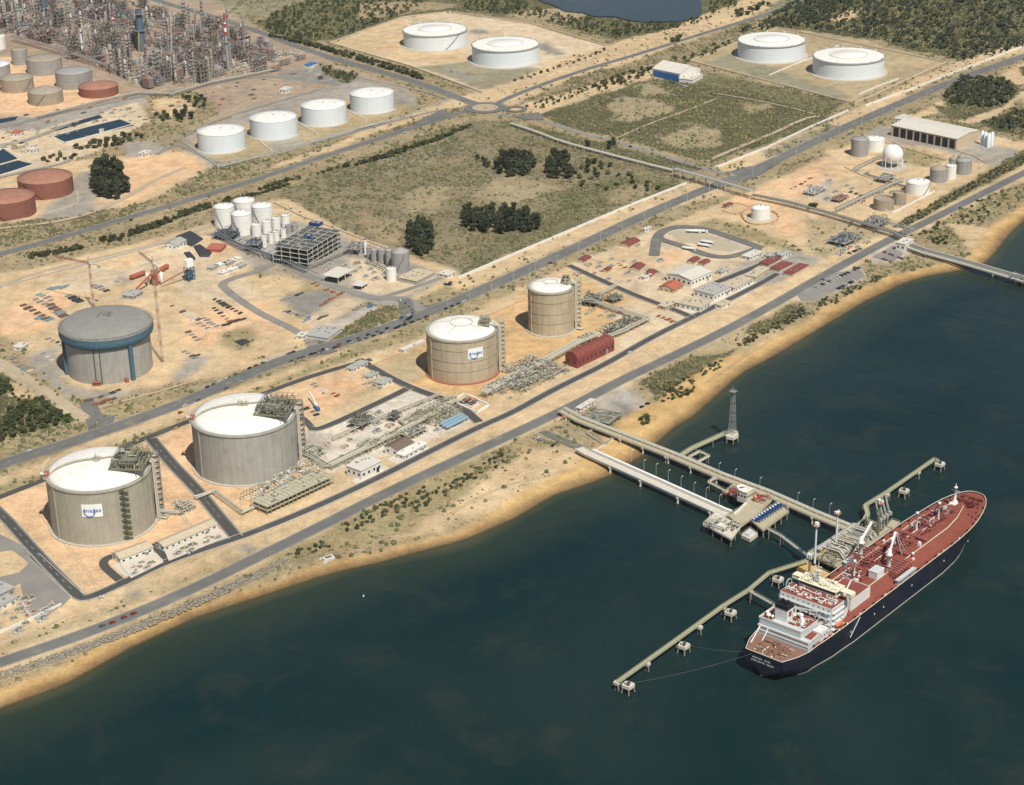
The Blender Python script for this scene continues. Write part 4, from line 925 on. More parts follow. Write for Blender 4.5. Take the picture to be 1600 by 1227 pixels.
for x in X:
    zt = zdk(x)
    for s in (1, -1):
        for l in lev:
            z = zt+1.0 if l is None else min(l, zt-.5)
            t = max(0, min(1, (z+1)/(zt+1))); e = t**(.55 if x < 60 else 1.35); b0, b1 = bw(x), bd(x)
            if x < 26:  # overhanging counter: narrow below, full above
                lift = np.interp(x, [0, 26], [3.2, -4]); e = max(0, min(1, (z-lift)/max(4, (zt-lift)*.45)))**.7
                hb = b0*(1-e)+b1*e if z > lift else .05
            else: hb = b0*(1-e)+b1*e
            hv.append((x, s*hb, z))
K = len(lev); hf = []
for i in range(len(X)-1):
    for s in (0, 1):
        for k in range(K-1):
            a = i*2*K+s*K+k; q = (a, a+2*K, a+2*K+1, a+1); hf.append(q if s == 1 else q[::-1])
for k in range(K-1): hf.append((k, k+1, K+k+1, K+k))
hull = MB().add(hv, hf, False); hull.sm = [True]*(len(hf)-K+1)+[False]*(K-1); hull = hull.build('hull', 'hull_navy', ship)
bt = MB()  # pale waterline stripe
for s in (1, -1):
    for a, b2 in zip(X[6:-3], X[7:-2]):
        ha, hb_ = [max(.1, hv[X.index(q)*2*K+2][1])+.08 for q in (a, b2)]; bt.bar((a, s*ha, .75), (b2, s*hb_, .75), .12, .45)
bt.build('waterline_stripe', 'cream_steel', hull)
rl = MB()
for s in (1, -1):
    for a, b2 in zip(X[:-1], X[1:]):
        rl.bar((a, s*bd(a), zdk(a)+1.05), (b2, s*bd(b2), zdk(b2)+1.05), .35, .25)
rl.bar((0, 13.5, 16.85), (0, -13.5, 16.85), .35, .25); rl.build('bulwark_rail', 'ship_cream', hull)
def deckplate(x0, x1, mname, name, dz=0, k=1.0):
    xx = [x for x in X if x0 <= x <= x1]; vs = [(x, -bd(x)*k+.15, zdk(x)+dz) for x in xx]+[(x, bd(x)*k-.15, zdk(x)+dz) for x in xx]; n = len(xx)
    return MB().add(vs, [(i, i+1, i+1+n, i+n) for i in range(n-1)]).build(name, mname, ship)
deckplate(0, 22, 'deck_brown', 'mooring_deck'); dk = deckplate(22, 286, 'deck_red', 'main_deck', .01)
# trunk: raised deck over the cargo tanks
tx = [76, 104, 150, 190, 219, 238, 256, 262]; th = [11.5, 11.5, 11.5, 11.5, 11.5, 9, 4, 1.5]; tb = [17, 17.5, 17.5, 17.5, 16.5, 13.5, 7.5, 4]
vs = []
for x, a, b2 in zip(tx, th, tb):
    zt = zdk(x); vs += [(x, -b2, zt), (x, -a, 22.3), (x, a, 22.3), (x, b2, zt)]
fs = [(0, 1, 2, 3)]+[(4*(len(tx)-1)+3, 4*(len(tx)-1)+2, 4*(len(tx)-1)+1, 4*(len(tx)-1))]
for i in range(len(tx)-1): fs += [(4*i+k, 4*i+4+k, 4*i+5+k, 4*i+1+k) for k in range(3)]
MB().add(vs, fs).build('trunk_deck', 'deck_red', ship)
tl = MB()
for s in (-1, 1):
    for i in range(len(tx)-2):
        tl.bar((tx[i], s*th[i], 23.3), (tx[i+1], s*th[i+1], 23.3), .3); tl.bar((tx[i], s*th[i], 22.8), (tx[i+1], s*th[i+1], 22.8), .15)
        n = int((tx[i+1]-tx[i])/3)
        for j in range(n):
            f0 = j/n; tl.box((tx[i]+(tx[i+1]-tx[i])*f0, s*(th[i]+(th[i+1]-th[i])*f0), 22.3), (.15, .15, 1.0))
tl.build('trunk_railing', 'ship_cream', ship)
# pipe runs along the trunk
rd = random.Random(3)
for mname, ys in (('deck_pipe_dark', (7.5, 6.2, 5.1, -2.5, 2.2)), ('deck_pipe', (8.6, 4.1, -1.2, .4)), ('ship_cream', (3.1,))):
    pm2 = MB()
    for y in ys:
        x0, x1 = (100, 246) if abs(y) < 6 else (106, 205); pm2.tube((x0, y, 23.6), (x1, y, 23.6), rd.uniform(.28, .5), 8)
        for x in range(int(x0), int(x1), 7): pm2.box((x, y, 22.3), (.4, .5, 1.2))
    pm2.build('cargo_pipe', mname, ship)
wk = MB(); wk.box((172, 9.9, 23.4), (136, 1.2, .2)); wk.box((172, 0, 24.6), (142, 1.3, .2))
for s in (-1, 1): wk.bar((102, s*.6, 25.6), (243, s*.6, 25.6), .12)
for x in range(104, 244, 6): wk.box((x, 0, 22.3), (.25, 1.2, 2.3))
wk.build('deck_walkway', 'deck_pipe', ship)
# cargo domes with their valves
for i, x in enumerate((108, 131, 171, 206, 232)):
    dm = MB(); dm.lathe((x, 3, 22.3), [(3.6, 0), (3.6, 1.9), (3.0, 2.6), (.05, 2.9)], 20); dm.box((x+5.5, 3.5, 22.3), (4.5, 5, 2.2)); d2 = dm.build('cargo_dome', 'deck_pipe_dark', ship)
    vv = MB(); clutter(vv, -9, 11, -7, 6, 22.4, 34, 50+i, 4.2, 0, x+2, 2); vv.build('valve_gear', 'deck_pipe', ship)
    v2 = MB(); clutter(v2, -8, 10, -6, 5, 22.4, 26, 80+i, 4.6, 0, x+2, 3); v2.build('valve_gear', 'deck_pipe_dark', ship)
    if i in (0, 3, 4): v3 = MB(); clutter(v3, -7, 9, -5, 5, 23, 16, 90+i, 4.5, 0, x+2, 3); v3.build('valve_gear', 'ship_white' if i != 4 else 'ship_grey', ship)
# manifolds amidships, both sides
for s in (1, -1):
    mf = MB()
    for k in range(7):
        x = 134.5+3.1*k; mf.tube((x, s*3, 25.2), (x, s*17.5, 25.2), .42, 8); mf.tube((x, s*17.5, 25.2), (x, s*19.6, 24.6), .6, 8); mf.box((x, s*14.5, 22.6), (.6, .6, 2.6))
    mf.build('manifold', 'deck_pipe', ship)
    ar = MB()
    for k in range(8):
        x = 133+3.1*k; pts = [(x, s*(12+7*math.cos(R(q))), 20.0+5.5*math.sin(R(q))) for q in range(0, 91, 18)]
        for a, b2 in zip(pts, pts[1:]): ar.bar(a, b2, .35)
    ar.build('manifold_arch', 'deck_pipe_dark', ship)
    ty = MB(); ty.box((144, s*20.2, 20.4), (24, 3.4, .4)); ty.box((144, s*21.8, 20.8), (24, .2, .6))
    for k in range(9): ty.box((133+2.7*k, s*20, 17), (.3, 2.8, 3.4))
    ty.build('drip_tray', 'ship_grey', ship)
# two thwart pipe racks
rk = MB()
for x in (125, 163.5, 190):
    rk.box((x, 2, 24.4), (1.2, 26 if x > 150 else 22, .5)); rk.tube((x+1.2, -9, 25.2), (x+1.2, 14, 25.2), .4, 6)
    for y in range(-10, 15, 4): rk.box((x, y, 22.3), (.4, .4, 2.2))
rk.build('cross_rack', 'deck_pipe', ship)
MB().box((126.5, -7.4, 22.3), (9.5, 6.4, 5)).box((126.5, -7.4, 27.3), (10, 6.9, .25)).build('cargo_house', 'ship_white', ship)
MB().box((126.5, -7.4, 27.56), (9, 5.9, .12)).build('cargo_house_roof', 'ship_grey', ship)
# vent masts and cranes
def post(x, y, z, h, r=.75, name='vent_mast'):
    p = MB(); p.lathe((x, y, z), [(r*2, 0), (r*1.3, 1.5), (r, 2.4), (r*.85, h-1.6), (r*1.6, h-1.4), (r*1.6, h), (.05, h+.2)], 12); p.build(name, 'ship_white', ship)
    l = MB(); l.bar((x+r+.5, y, z), (x+r+.4, y, z+h-2), .25); l.build('ladder', 'ship_grey', ship)
post(113, 2, 22.3, 14.5); post(152, -3.5, 22.3, 17); post(202, 4.2, 22.3, 14.5); post(226, 0, 22, 14.5)
def deck_crane(x, y, z, jx, jy, jz, hz=11):
    p = MB(); p.lathe((x, y, z), [(1.9, 0), (1.5, 2), (1.4, hz), (2.3, hz+.2), (2.3, hz+1), (1.5, hz+1.2), (1.3, hz+5), (.05, hz+5.4)], 14); cp = p.build('crane_post', 'ship_white', ship)
    j = MB(); a = Vector((x, y, z+hz+2)); b2 = Vector((jx, jy, jz)); j.bar(a, b2, 1.5, 1.2); j.bar(a+Vector((0, 0, 3)), b2, .25); j.build('crane_jib', 'ship_white', cp)
    h = MB(); h.bar(b2, b2-Vector((0, 0, 8)), .3); h.box(b2-Vector((0, 0, 9)), (1, 1, 1.4)); h.build('crane_hook', 'ship_grey', cp)
deck_crane(139, -9.5, 22.3, 160, -2, 40); deck_crane(143, 14.5, 22, 166, 20, 38)
cr = MB(); cr.bar((160, -2, 40), (162, -7, 23), .3); cr.bar((160.5, -2, 40), (166, -8, 23), .3)
for k in range(5): cr.bar((160+.4*k+1, -3-k, 37-3.2*k), (161+k, -3-k, 36-3.2*k), .25)
cr.build('crane_rest', 'ship_grey', ship)
fm = MB(); fm.lathe((258, 4, 21), [(2.2, 0), (2, 3), (.9, 3.4), (.7, 13), (1.4, 13.2), (1.4, 14.2), (.3, 14.5), (.2, 17)], 12); fm.bar((258, 1, 32), (258, 7, 32), .4); fm.box((256, 4, 20), (5, 5, 3)); fm.build('foremast', 'ship_white', ship)
# fore deck: windlasses, bollards, vents, hatch
wl = MB(); clutter(wl, -9, 9, -8, 8, 19.6, 46, 17, 2.2, 0, 268, 0); wl.build('windlass', 'deck_pipe_dark', ship)
bo = MB(); rd = random.Random(9)
for x in list(range(28, 276, 12)):
    for s in (1, -1):
        y = s*(bd(x)-1.6); bo.tube((x, y, zdk(x)), (x, y, zdk(x)+1.1), .45, 6); bo.tube((x+1.3, y, zdk(x)), (x+1.3, y, zdk(x)+1.1), .45, 6)
for k in range(26):
    x = rd.uniform(244, 281); y = rd.uniform(-1, 1)*(bd(x)-2); bo.tube((x, y, zdk(x)), (x, y, zdk(x)+1.0), .5, 6)
bo.build('bollard', 'funnel_black', ship)
fr = MB(); rd = random.Random(4)
for k in range(9): x = rd.uniform(35, 235); fr.box((x, -bd(x)+.9, zdk(x)), (1.6, .5, 1.3))
fr.build('deck_locker', 'ship_white', ship)
# white vents and small houses on the trunk
for x, y, s in ((183, -8.6, 2.2), (242, 3, 2.6), (170, 12, 2), (117, 9, 2), (166, -13, 2.4)):
    MB().box((x, y, 22 if abs(y) < 11 else 19), (s, s, 2.2)).ball((x, y, 24.8), 1.1, 8, 6).build('ventilator', 'ship_white', ship)
# motor house with red roof
MB().box((92, -5.5, 17), (25, 20, 9.2)).build('motor_house', 'ship_white', ship)
mr = MB(); mr.box((92, -5.5, 26.2), (24.2, 19.2, .15)); mr.build('motor_house_roof', 'deck_red', ship)
ed = MB()
for s in (1, -1): ed.box((92, -5.5+s*9.8, 26.2), (25, .4, .5)); ed.box((92+s*12.3, -5.5, 26.2), (.4, 20, .5))
ed.build('roof_edge', 'ship_white', ship)
p = MB(); p.tube((84, -8, 26.3), (84, -8, 27.8), 1.2, 10); p.bar((84, -8, 27.6), (95, -6, 31.5), .8); p.build('store_crane', 'ship_white', ship)
# accommodation block
ac = MB(); ac.box((56, 0, 17), (15, 39, 18.2)); ac.box((46.5, 0, 17), (6, 26, 8)); ac.box((70, 0, 17), (14, 30, 13)); ac = ac.build('accommodation', 'ship_white', ship)
MB().box((56, 0, 35.2), (14.4, 38.4, .15)).box((70, 0, 30), (13.4, 29.4, .15)).box((46.5, 0, 25), (5.6, 25.6, .15)).build('red_roof', 'deck_red', ac)
gl = MB()
for z in (20, 24, 28, 32):
    gl.box((47.6, 0, z-.4), (2.4, 38, .3)); gl.bar((46.5, -19, z+.8), (46.5, 19, z+.8), .16)
    for y in np.arange(-18, 18.1, 3): gl.box((46.5, y, z-.4), (.16, .16, 1.3))
    gl.box((56, -20.3, z-.4), (14, 1.7, .25)); gl.box((56, 20.3, z-.4), (14, 1.7, .25))
gl.build('gallery', 'ship_grey', ac)
def window_row(parent, x0, x1, y, z, n, w=.9, h=1.0, axis='x', off=.04):
    for k in range(n):
        t = x0+(x1-x0)*k/max(1, n-1); b = MB()
        if axis == 'x': b.box((t, y, z), (w, off*2, h))
        else: b.box((y, t, z), (off*2, w, h))
        b.build('window', 'glass_dark', parent)
for z in (21.2, 25.2, 29.2, 32.8): window_row(ac, 51, 61, -19.5, z, 5); window_row(ac, -17, 17, 48.5, z, 10, axis='y')
# wheelhouse with wings
br = MB(); br.box((68, 0, 35.3), (11, 28, 4.6)); br.box((70, 0, 38.2), (5.5, 44, .5)); br.box((70, 20.5, 35.7), (5, 4, 2.6)); br.box((70, -20.5, 35.7), (5, 4, 2.6)); br.box((67, 0, 39.9), (12, 29, .3)); br = br.build('wheelhouse', 'ship_cream', ac)
g2 = MB(); g2.box((73.6, 0, 37.3), (.15, 27, 1.4)); g2.box((62.4, 0, 37.3), (.15, 27, 1.4)); g2.box((68, 14.05, 37.3), (10, .15, 1.4)); g2.box((68, -14.05, 37.3), (10, .15, 1.4)); g2.build('bridge_windows', 'glass_dark', br)
ct = MB(); clutter(ct, -5, 5, -14, 14, 40.2, 55, 31, 2.4, 0, 67, 0); ct.build('roof_fittings', 'ship_cream', br)
rm_ = MB(); tower_frame(rm_, 66, 2, 3, 3, 40, 49, 0, 4, .3); rm_.bar((66, -3, 49), (66, 7, 49), .4); rm_.tube((66, 2, 49), (66, 2, 55), .25, 6); rm_.bar((67, 0, 51), (67, 5, 51), .5); rm_.build('radar_mast', 'ship_white', br)
for x, y, q in ((70, 9, 1.4), (70, -9, 1.4), (65, -6, 1)): MB().ball((x, y, 41.6), q, 12, 8).build('aerial_dome', 'ship_white', br)
lc = MB()
for k in range(14):
    a0, a1 = 2*math.pi*k/14, 2*math.pi*(k+1)/14; lc.bar((64+3.4*math.cos(a0), 22.5, 33+3.4*math.sin(a0)), (64+3.4*math.cos(a1), 22.5, 33+3.4*math.sin(a1)), .5)
lc.bar((64, 19, 33), (64, 23, 33), .6); lc.build('boat_davit', 'ship_grey', ac)
fx = MB(); clutter(fx, -6, 6, -18, 18, 35.3, 60, 131, 1.5, 0, 56, 0); fx.build('roof_fittings', 'ship_white', ac)
fx = MB(); clutter(fx, -4, 4, -19, 19, 17.1, 70, 133, 7, 0, 45, 0); fx.build('deck_fittings', 'ship_white', ac)
fx = MB(); clutter(fx, -2, 3, -19, 19, 27, 46, 134, 4, 0, 47, 0); fx.build('deck_fittings', 'ship_grey', ac)
# lifeboats
for s in (1, -1):
    lb = MB(); lb.lathe((0, 0, 0), [(.05, -4.5), (1.0, -3.8), (1.5, -2), (1.5, 2), (1.0, 3.8), (.05, 4.5)], 14)
    lb.v = [(z+56, x*.95+s*21.2, y+22.2) for x, y, z in lb.v]; lb.build('lifeboat', 'orange_boat', ship)
    dv = MB()
    for x in (52.5, 59.5): dv.bar((x, s*18, 26), (x, s*21.6, 25.2), .5); dv.bar((x, s*21.6, 25.2), (x, s*21.3, 23.5), .2)
    dv.build('davit', 'ship_white', ship)
# engine casing at the stern
en = MB(); en.prism([(22, -19), (22, 18.5), (24, 20), (46, 20), (46, -14), (40, -17.5), (26, -19)], 16, 22); en.prism([(24, -12), (24, 19), (45, 19), (45, -12)], 22, 26.5); en = en.build('engine_casing', 'ship_grey', ship)
eb = MB(); eb.box((22-.15, -.2, 22), (.5, 38, 1)); eb.box((24, 3.5, 26.5), (.4, 31, 1.1)); eb.box((21.9, 0, 19), (.4, 38, .5)); eb.bar((22, 17, 22), (9, 15.5, 16), .7); eb.bar((22, 11, 22), (12, 10, 16), .6); eb.box((34, 19.2, 26.5), (21, .3, 1.1)); eb.bar((45, -17, 22.6), (27, -19.3, 22.6), .3); eb.build('casing_trim', 'ship_white', en)
MB().box((34.5, 3.5, 26.6), (20, 30, .12)).prism([(27, -12.5), (27, -17.8), (40, -16.8), (45, -13.5), (45, -12.5)], 22.1, 22.2).box((34.5, 3.5, 26.72), (19, 29, .02)).build('red_roof', 'deck_red', en)
MB().box((26, 2, 26.8), (3.4, 16, .5)).box((26.5, -8.5, 26.7), (4, 8, .4)).build('skylight', 'blue_grey' if False else 'ship_grey', en)
MB().box((41, -19, 17), (9, .6, 6)).box((41, -16, 17), (9.5, 5, 6.4)).build('side_house', 'ship_white', ship)
window_row(ship, 38, 44, -19.35, 19.5, 3, .9, 1.4)
fu = MB(); fu.box((31, 5.2, 26.7), (7, 9, 9.5)); fu = fu.build('funnel', 'ship_white', ship)
MB().box((31, 5.2, 36.2), (7.6, 9.6, 2.6)).build('funnel_cap', 'funnel_black', fu)
ft = MB()
for x, y in ((29.5, 3), (32.5, 3), (29.5, 7), (32.5, 7), (31, 5)): ft.tube((x, y, 38.8), (x, y, 41), .7, 8)
ft.build('exhaust_pipe', 'funnel_black', fu); MB().box((31, .6, 31), (3, .1, 3.4)).build('funnel_mark', 'deck_red', fu)
for x, y, q in ((27.5, 14.5, 1.7), (30, 17, 1.4), (33, 12.8, 1.4), (27.5, 11.5, 1.2), (38, 2, 1.8), (40, -2, 1.8), (34, -7, 1.7), (36.5, -5, 1.5), (30.5, -8.5, 1.3), (42, 8, 1.5), (39, 13, 1.4)):
    MB().tube((x, y, 26.6), (x, y, 28), q*.5, 8).ball((x, y, 28.6), q, 12, 8, .8).build('ventilator', 'ship_white', en)
sc3 = MB(); sc3.tube((36, 13, 26.6), (36, 13, 31), .7, 8); sc3.bar((36, 13, 31), (33, -6, 33), .7); sc3.tube((43, 4, 26.6), (43, 4, 31), .6, 8); sc3.bar((43, 4, 31), (44, -12, 33), .6); sc3.build('provision_crane', 'ship_white', en)
ec = MB(); clutter(ec, -8, 8, -13, 14, 26.7, 40, 61, 2.2, 0, 36, 2); ec.build('roof_fittings', 'ship_white', en)
mw = MB(); clutter(mw, -8, 8, -12, 12, 15.9, 40, 71, 1.9, 0, 11, 0); mw.build('mooring_winch', 'deck_brown', ship)
mw = MB(); clutter(mw, -8, 8, -12, 12, 15.9, 10, 72, 1.6, 0, 9, 0); mw.build('mooring_winch', 'ship_cream', ship)
# name and home port on the transom: two lines of white capitals, too small in the photograph to read
lt = MB(); rd = random.Random(21)
for z, y0, n, w in ((12.4, 8.2, 12, 1.12), (10.2, 8.8, 15, 1.12)):
    for k in range(n):
        if (z > 11 and k == 7) or (z < 11 and k in (9,)): continue
        y = y0-k*w; lt.bar((-.09, y, z), (-.09, y, z+1.1), .12, .22)
        if k % 3: lt.bar((-.09, y-.62, z), (-.09, y-.62, z+1.1), .12, .22)
        lt.bar((-.09, y, z+(1.1 if k % 2 else .55)), (-.09, y-.6, z+(1.1 if k % 2 else .55)), .12, .2)
        if k % 4 == 0: lt.bar((-.09, y, z+.05), (-.09, y-.6, z+.05), .12, .2)
lt.build('lettering', 'ship_grey', ship)
hm = MB()
for s in (-1, 1):
    for x in (70, 100, 112, 150, 195, 232): hm.box((x, s*(hv[0][1]*0+bw(min(max(x, 60), 200))*.2+bd(x)*.8+.02), 9.5), (.9, .1, 1.2))
hm.build('hull_mark', 'sign_white', hull)
gw = MB(); gw.bar((80, -22.7, 17), (68, -22.9, 7), .45, .4); gw.build('accommodation_ladder', 'ship_grey', ship)
# ------------------------------------------------------------------ jetties, dolphins, mooring walkways
mat('jetty_conc', (.43, .38, .26), .9, var=.15, scale=.3, dirt=(.32, .27, .18), dirt_amt=.5); mat('jetty_pale', (.58, .54, .45), .85, var=.12, scale=.3)
mat('walk_green', (.36, .36, .22), .8, var=.2, scale=.5); mat('pile', (.22, .20, .16), .9, var=.3, scale=.5); mat('jetty_orange', (.55, .36, .12), .8, var=.2, scale=.3)
mat('bracket_steel', (.10, .10, .09), .8)  # plain dark grey steel for the road jetty brackets
def seg_deck(root, P, w, z, th, m, name='deck', rails=True, railm='pipe_pale'):
    mb = MB()
    for a, b in zip(P, P[1:]): mb.bar((a[0], a[1], z-th/2), (b[0], b[1], z-th/2), w, th)
    mb.build(name, m, root)
    if rails:
        rb = MB()
        for s in (-1, 1):
            L, Rr = ribbon_pts(P, w-.4); q = L if s > 0 else Rr
            for a, b in zip(q, q[1:]):
                rb.bar((a.x, a.y, z+1.1), (b.x, b.y, z+1.1), .14); rb.bar((a.x, a.y, z+.55), (b.x, b.y, z+.55), .1)
                n = max(1, int((b-a).length/4))
                for i in range(n): t = i/n; rb.box((a.x+(b.x-a.x)*t, a.y+(b.y-a.y)*t, z), (.14, .14, 1.1))
        rb.build('railing', railm, root)
def piles(root, P, z, step, w, r=.7, cap=True, skip=0):
    for a, b in zip(P, P[1:]):
        a = Vector((a[0], a[1])); b = Vector((b[0], b[1])); L = (b-a).length; d = (b-a).normalized(); n = Vector((-d.y, d.x)); s = skip
        while s < L:
            c = a+d*s; mb = MB()
            for k in (-1, 1): mb.tube((c.x+n.x*w*.4*k, c.y+n.y*w*.4*k, z), (c.x+n.x*w*.5*k, c.y+n.y*w*.5*k, WATER-3), r, 8)
            if cap: mb.bar((c.x-n.x*w*.6, c.y-n.y*w*.6, z-.6), (c.x+n.x*w*.6, c.y+n.y*w*.6, z-.6), 1.8, 1.6)
            mb.build('pile_bent', 'pile' if not cap else 'jetty_pale', root); s += step
def lamp(px, py, z, h, i, proto=[]):
    p = G(px, py, z) if not isinstance(px, Vector) else px
    if not proto:
        root = thing('street_lamp', 'x', 'lamp post', p, SA, 'lamp posts along the jetties'); mb = MB(); mb.tube((0, 0, 0), (0, 0, 9), .1, 6, .06); mb.build('pole', 'bluewhite_steel', root)
        h2 = MB(); h2.bar((0, 0, 9), (1.6, 0, 9.4), .12); h2.box((1.9, 0, 9.3), (1.0, .45, .25)); h2.build('lamp_head', 'sign_white', root); proto.append(root); return root
    return dup(proto[0], p, SA)
# pipe jetty
PJ = [tuple(G(x, y, 4)[:2]) for x, y in ((878, 640), (905, 655), (975, 682), (1050, 711), (1125, 743), (1200, 771), (1275, 804), (1335, 828))]
root = thing('pipe_jetty', 'long olive pipe jetty from the beach to the ship berth', 'jetty', (0, 0, 0))
seg_deck(root, PJ, 9.5, 4, 1.2, 'jetty_conc'); piles(root, PJ[2:], 3.4, 24, 9, .7)
for off, r_, m_ in ((3.4, .45, 'pipe_pale'), (2.4, .4, 'pipe_cream'), (1.5, .35, 'pipe_pale'), (.6, .3, 'pipe_cream')):
    L, Rr = ribbon_pts(PJ, off*2); mb = MB(); mb.path([(q.x, q.y, 5.2) for q in L], r_, 6); mb.build('pipeline', m_, root)
    
sp = MB()
for a, b in zip(PJ, PJ[1:]):
    n = int(math.dist(a, b)/6)
    for i in range(n):
        t = i/n; x, y = a[0]+(b[0]-a[0])*t, a[1]+(b[1]-a[1])*t; sp.box((x+1.4, y+1.4, 4), (5, .4, 1), SA)
sp.build('pipe_support', 'pipe_cream', root)
# road jetty
RJ = [tuple(G(x, y, 4)[:2]) for x, y in ((905, 700), (917, 707), (1020, 753), (1124, 800), (1135, 804))]
root = thing('road_jetty', 'pale road jetty with a white kerb and pipe trough, left of the pipe jetty', 'jetty', (0, 0, 0))
seg_deck(root, RJ, 7, 4, 2.2, 'jetty_pale'); piles(root, RJ[1:], 3, 33, 8, .9, skip=30)
L, Rr = ribbon_pts(RJ, 12.5); tr2 = MB()
for a, b in zip(L[1:], L[2:]): tr2.bar((a.x, a.y, 4.2), (b.x, b.y, 4.2), 2.2, 1.4)
tr2.build('pipe_trough', 'roof_white', root)
L, Rr = ribbon_pts(RJ, 7.6); tr2 = MB()
for q in (L, Rr):
    for a, b in zip(q, q[1:]): tr2.bar((a.x, a.y, 4.3), (b.x, b.y, 4.3), .6, 1.0)
tr2.build('kerb', 'roof_white', root)
tb_ = MB()
for a, b in zip(L, L[1:]):
    n = int((b-a).length/5)
    for i in range(n): q = a.lerp(b, i/n); tb_.bar((q.x, q.y, 3), (q.x+3.2, q.y+3.0, 3.4), .4)
tb_.build('bracket', 'bracket_steel', root)
lamps = []
for x, y in ((987, 721), (1006, 737), (1025, 743), (1044, 753), (1064, 763), (1084, 773), (1103, 781), (1124, 792)): lamps.append(lamp(x, y, 4, 9, 0))
number(lamps, 'thin lamp post beside the pale road jetty'); l2 = []
for x, y in ((1123, 742), (1148, 752), (1246, 789), (1270, 799), (1296, 806), (1187, 765)): l2.append(lamp(x, y, 4, 9, 0))
number(l2, 'thin lamp post on the far edge of the olive pipe jetty')
flat('causeway', MATS['asphalt'], [(842, 676), (853, 673), (921, 700), (915, 710)], .3)
# platform complex at the head of the road jetty
def quadz(pts, z): return [tuple(G(x, y, z)[:2]) for x, y in pts]
def platform(name, label, pts, z, th, m, step=9, cat='platform', rails=True, legs=True, inset=.92):
    P = quadz(pts, z); cx = sum(p[0] for p in P)/len(P); cy = sum(p[1] for p in P)/len(P); root = thing(name, label, cat, (cx, cy, 0))
    Q = [(p[0]-cx, p[1]-cy) for p in P]; MB().prism(Q, z-th, z).build('deck', m, root)
    if rails:
        rb = MB()
        for a, b in zip(Q, Q[1:]+Q[:1]):
            a = (a[0]*.98, a[1]*.98); b = (b[0]*.98, b[1]*.98); rb.bar((*a, z+1.1), (*b, z+1.1), .14); n = max(1, int(math.dist(a, b)/3))
            for i in range(n): rb.box((a[0]+(b[0]-a[0])*i/n, a[1]+(b[1]-a[1])*i/n, z), (.14, .14, 1.1))
        rb.build('railing', 'pipe_pale', root)
    if legs:
        xs_ = [q[0] for q in Q]; ys_ = [q[1] for q in Q]; g = []
        for a, b in zip(Q, Q[1:]+Q[:1]):
            n = max(1, round(math.dist(a, b)/step)); g += [((a[0]+(b[0]-a[0])*i/n)*inset, (a[1]+(b[1]-a[1])*i/n)*inset) for i in range(n)]
        for q in g: MB().tube((*q, z-th), (*q, WATER-3), .55, 7).build('leg', 'pile', root)
    return root, Q, z
ax_, ay_ = math.cos(SA), math.sin(SA)
PLA = platform('service_platform', 'cream square service platform at the end of the pale road jetty', [(1098, 818), (1118, 800), (1158, 822), (1143, 843)], 4.5, 1.4, 'jetty_pale')
r0 = PLA[0]
def fit(root, Q, m, n, seed, z, k=.42, hm=3, name='pipework'):
    xs_ = [q[0] for q in Q]; ys_ = [q[1] for q in Q]; w = math.dist(Q[0], Q[1]); d = math.dist(Q[1], Q[2]); a = math.atan2(Q[1][1]-Q[0][1], Q[1][0]-Q[0][0]); mb = MB(); clutter(mb, -w*k, w*k, -d*k, d*k, z, n, seed, hm, a); mb.build(name, m, root)
fit(r0, PLA[1], 'pipe_cream', 34, 41, 4.5); fit(r0, PLA[1], 'dark_steel', 26, 42, 4.5); fit(r0, PLA[1], 'pipe_pale', 20, 43, 4.5)
MB().box((-2, -3, 4.5), (6, 3.4, 2.4), SA).build('cabin', 'ship_white', r0)
PLB = platform('apron_platform', 'bare grey concrete apron between the cream platform and the blue pumps', [(1137, 806), (1168, 785), (1192, 798), (1158, 822)], 4.6, 1.4, 'jetty_conc', legs=False)
MB().bar((PLB[1][1][0], PLB[1][1][1], 5.2), (PLB[1][0][0]*.6, PLB[1][0][1]*.6, 5.2), .8, 1.4).build('parapet', 'roof_white', PLB[0])
PLC = platform('pump_platform', 'olive platform carrying the row of blue fire pumps', [(1172, 812), (1216, 784), (1232, 799), (1192, 829)], 4.7, 1.4, 'jetty_conc')
Q = PLC[1]; blue = []
pr_ = None
for i in range(10):
    t = (i+.6)/10.5; x = Q[0][0]+(Q[1][0]-Q[0][0])*t; y = Q[0][1]+(Q[1][1]-Q[0][1])*t; ox, oy = (Q[3][0]-Q[0][0])*.25, (Q[3][1]-Q[0][1])*.25; p = PLC[0].location+Vector((x+ox, y+oy, 4.7))
    if pr_ is None:
        pr_ = thing('fire_pump', 'x', 'pump', p, SA-math.pi/2, 'blue pumps in a row'); MB().box((0, 0, 0), (4.6, 1.9, 1.5)).build('engine', 'deep_blue', pr_); MB().tube((2.3, 0, 1), (4.6, 0, 1), .4, 8).tube((4.3, 0, 0), (4.3, 0, 1.6), .35, 8).build('pipe', 'blue_paint', pr_); MB().box((-1, 0, 1.5), (1.4, 1.2, .8)).build('tank', 'bluewhite_steel', pr_); blue.append(pr_)
    else: blue.append(dup(pr_, p, SA-math.pi/2))
number(blue, 'blue pump set in the row on the olive jetty platform')
PLD = platform('boat_landing', 'small grey landing float below the cream platform', [(1158, 836), (1172, 825), (1184, 834), (1172, 843)], 1.2, 2.6, 'jetty_pale', legs=False)
MB().box((0, 0, 1.2), (7, 3.4, 1.6), SA).build('cabin', 'ship_grey', PLD[0])
PLE = platform('valve_platform', 'red valve and foam platform alongside the pipe jetty', [(1132, 768), (1146, 756), (1206, 782), (1190, 797)], 4.4, 1.2, 'jetty_conc')
fit(PLE[0], PLE[1], 'red_paint', 60, 51, 4.4, hm=2.6, name='red_pipework'); fit(PLE[0], PLE[1], 'pipe_cream', 26, 52, 4.4, k=.46); fit(PLE[0], PLE[1], 'dark_steel', 20, 53, 4.4)
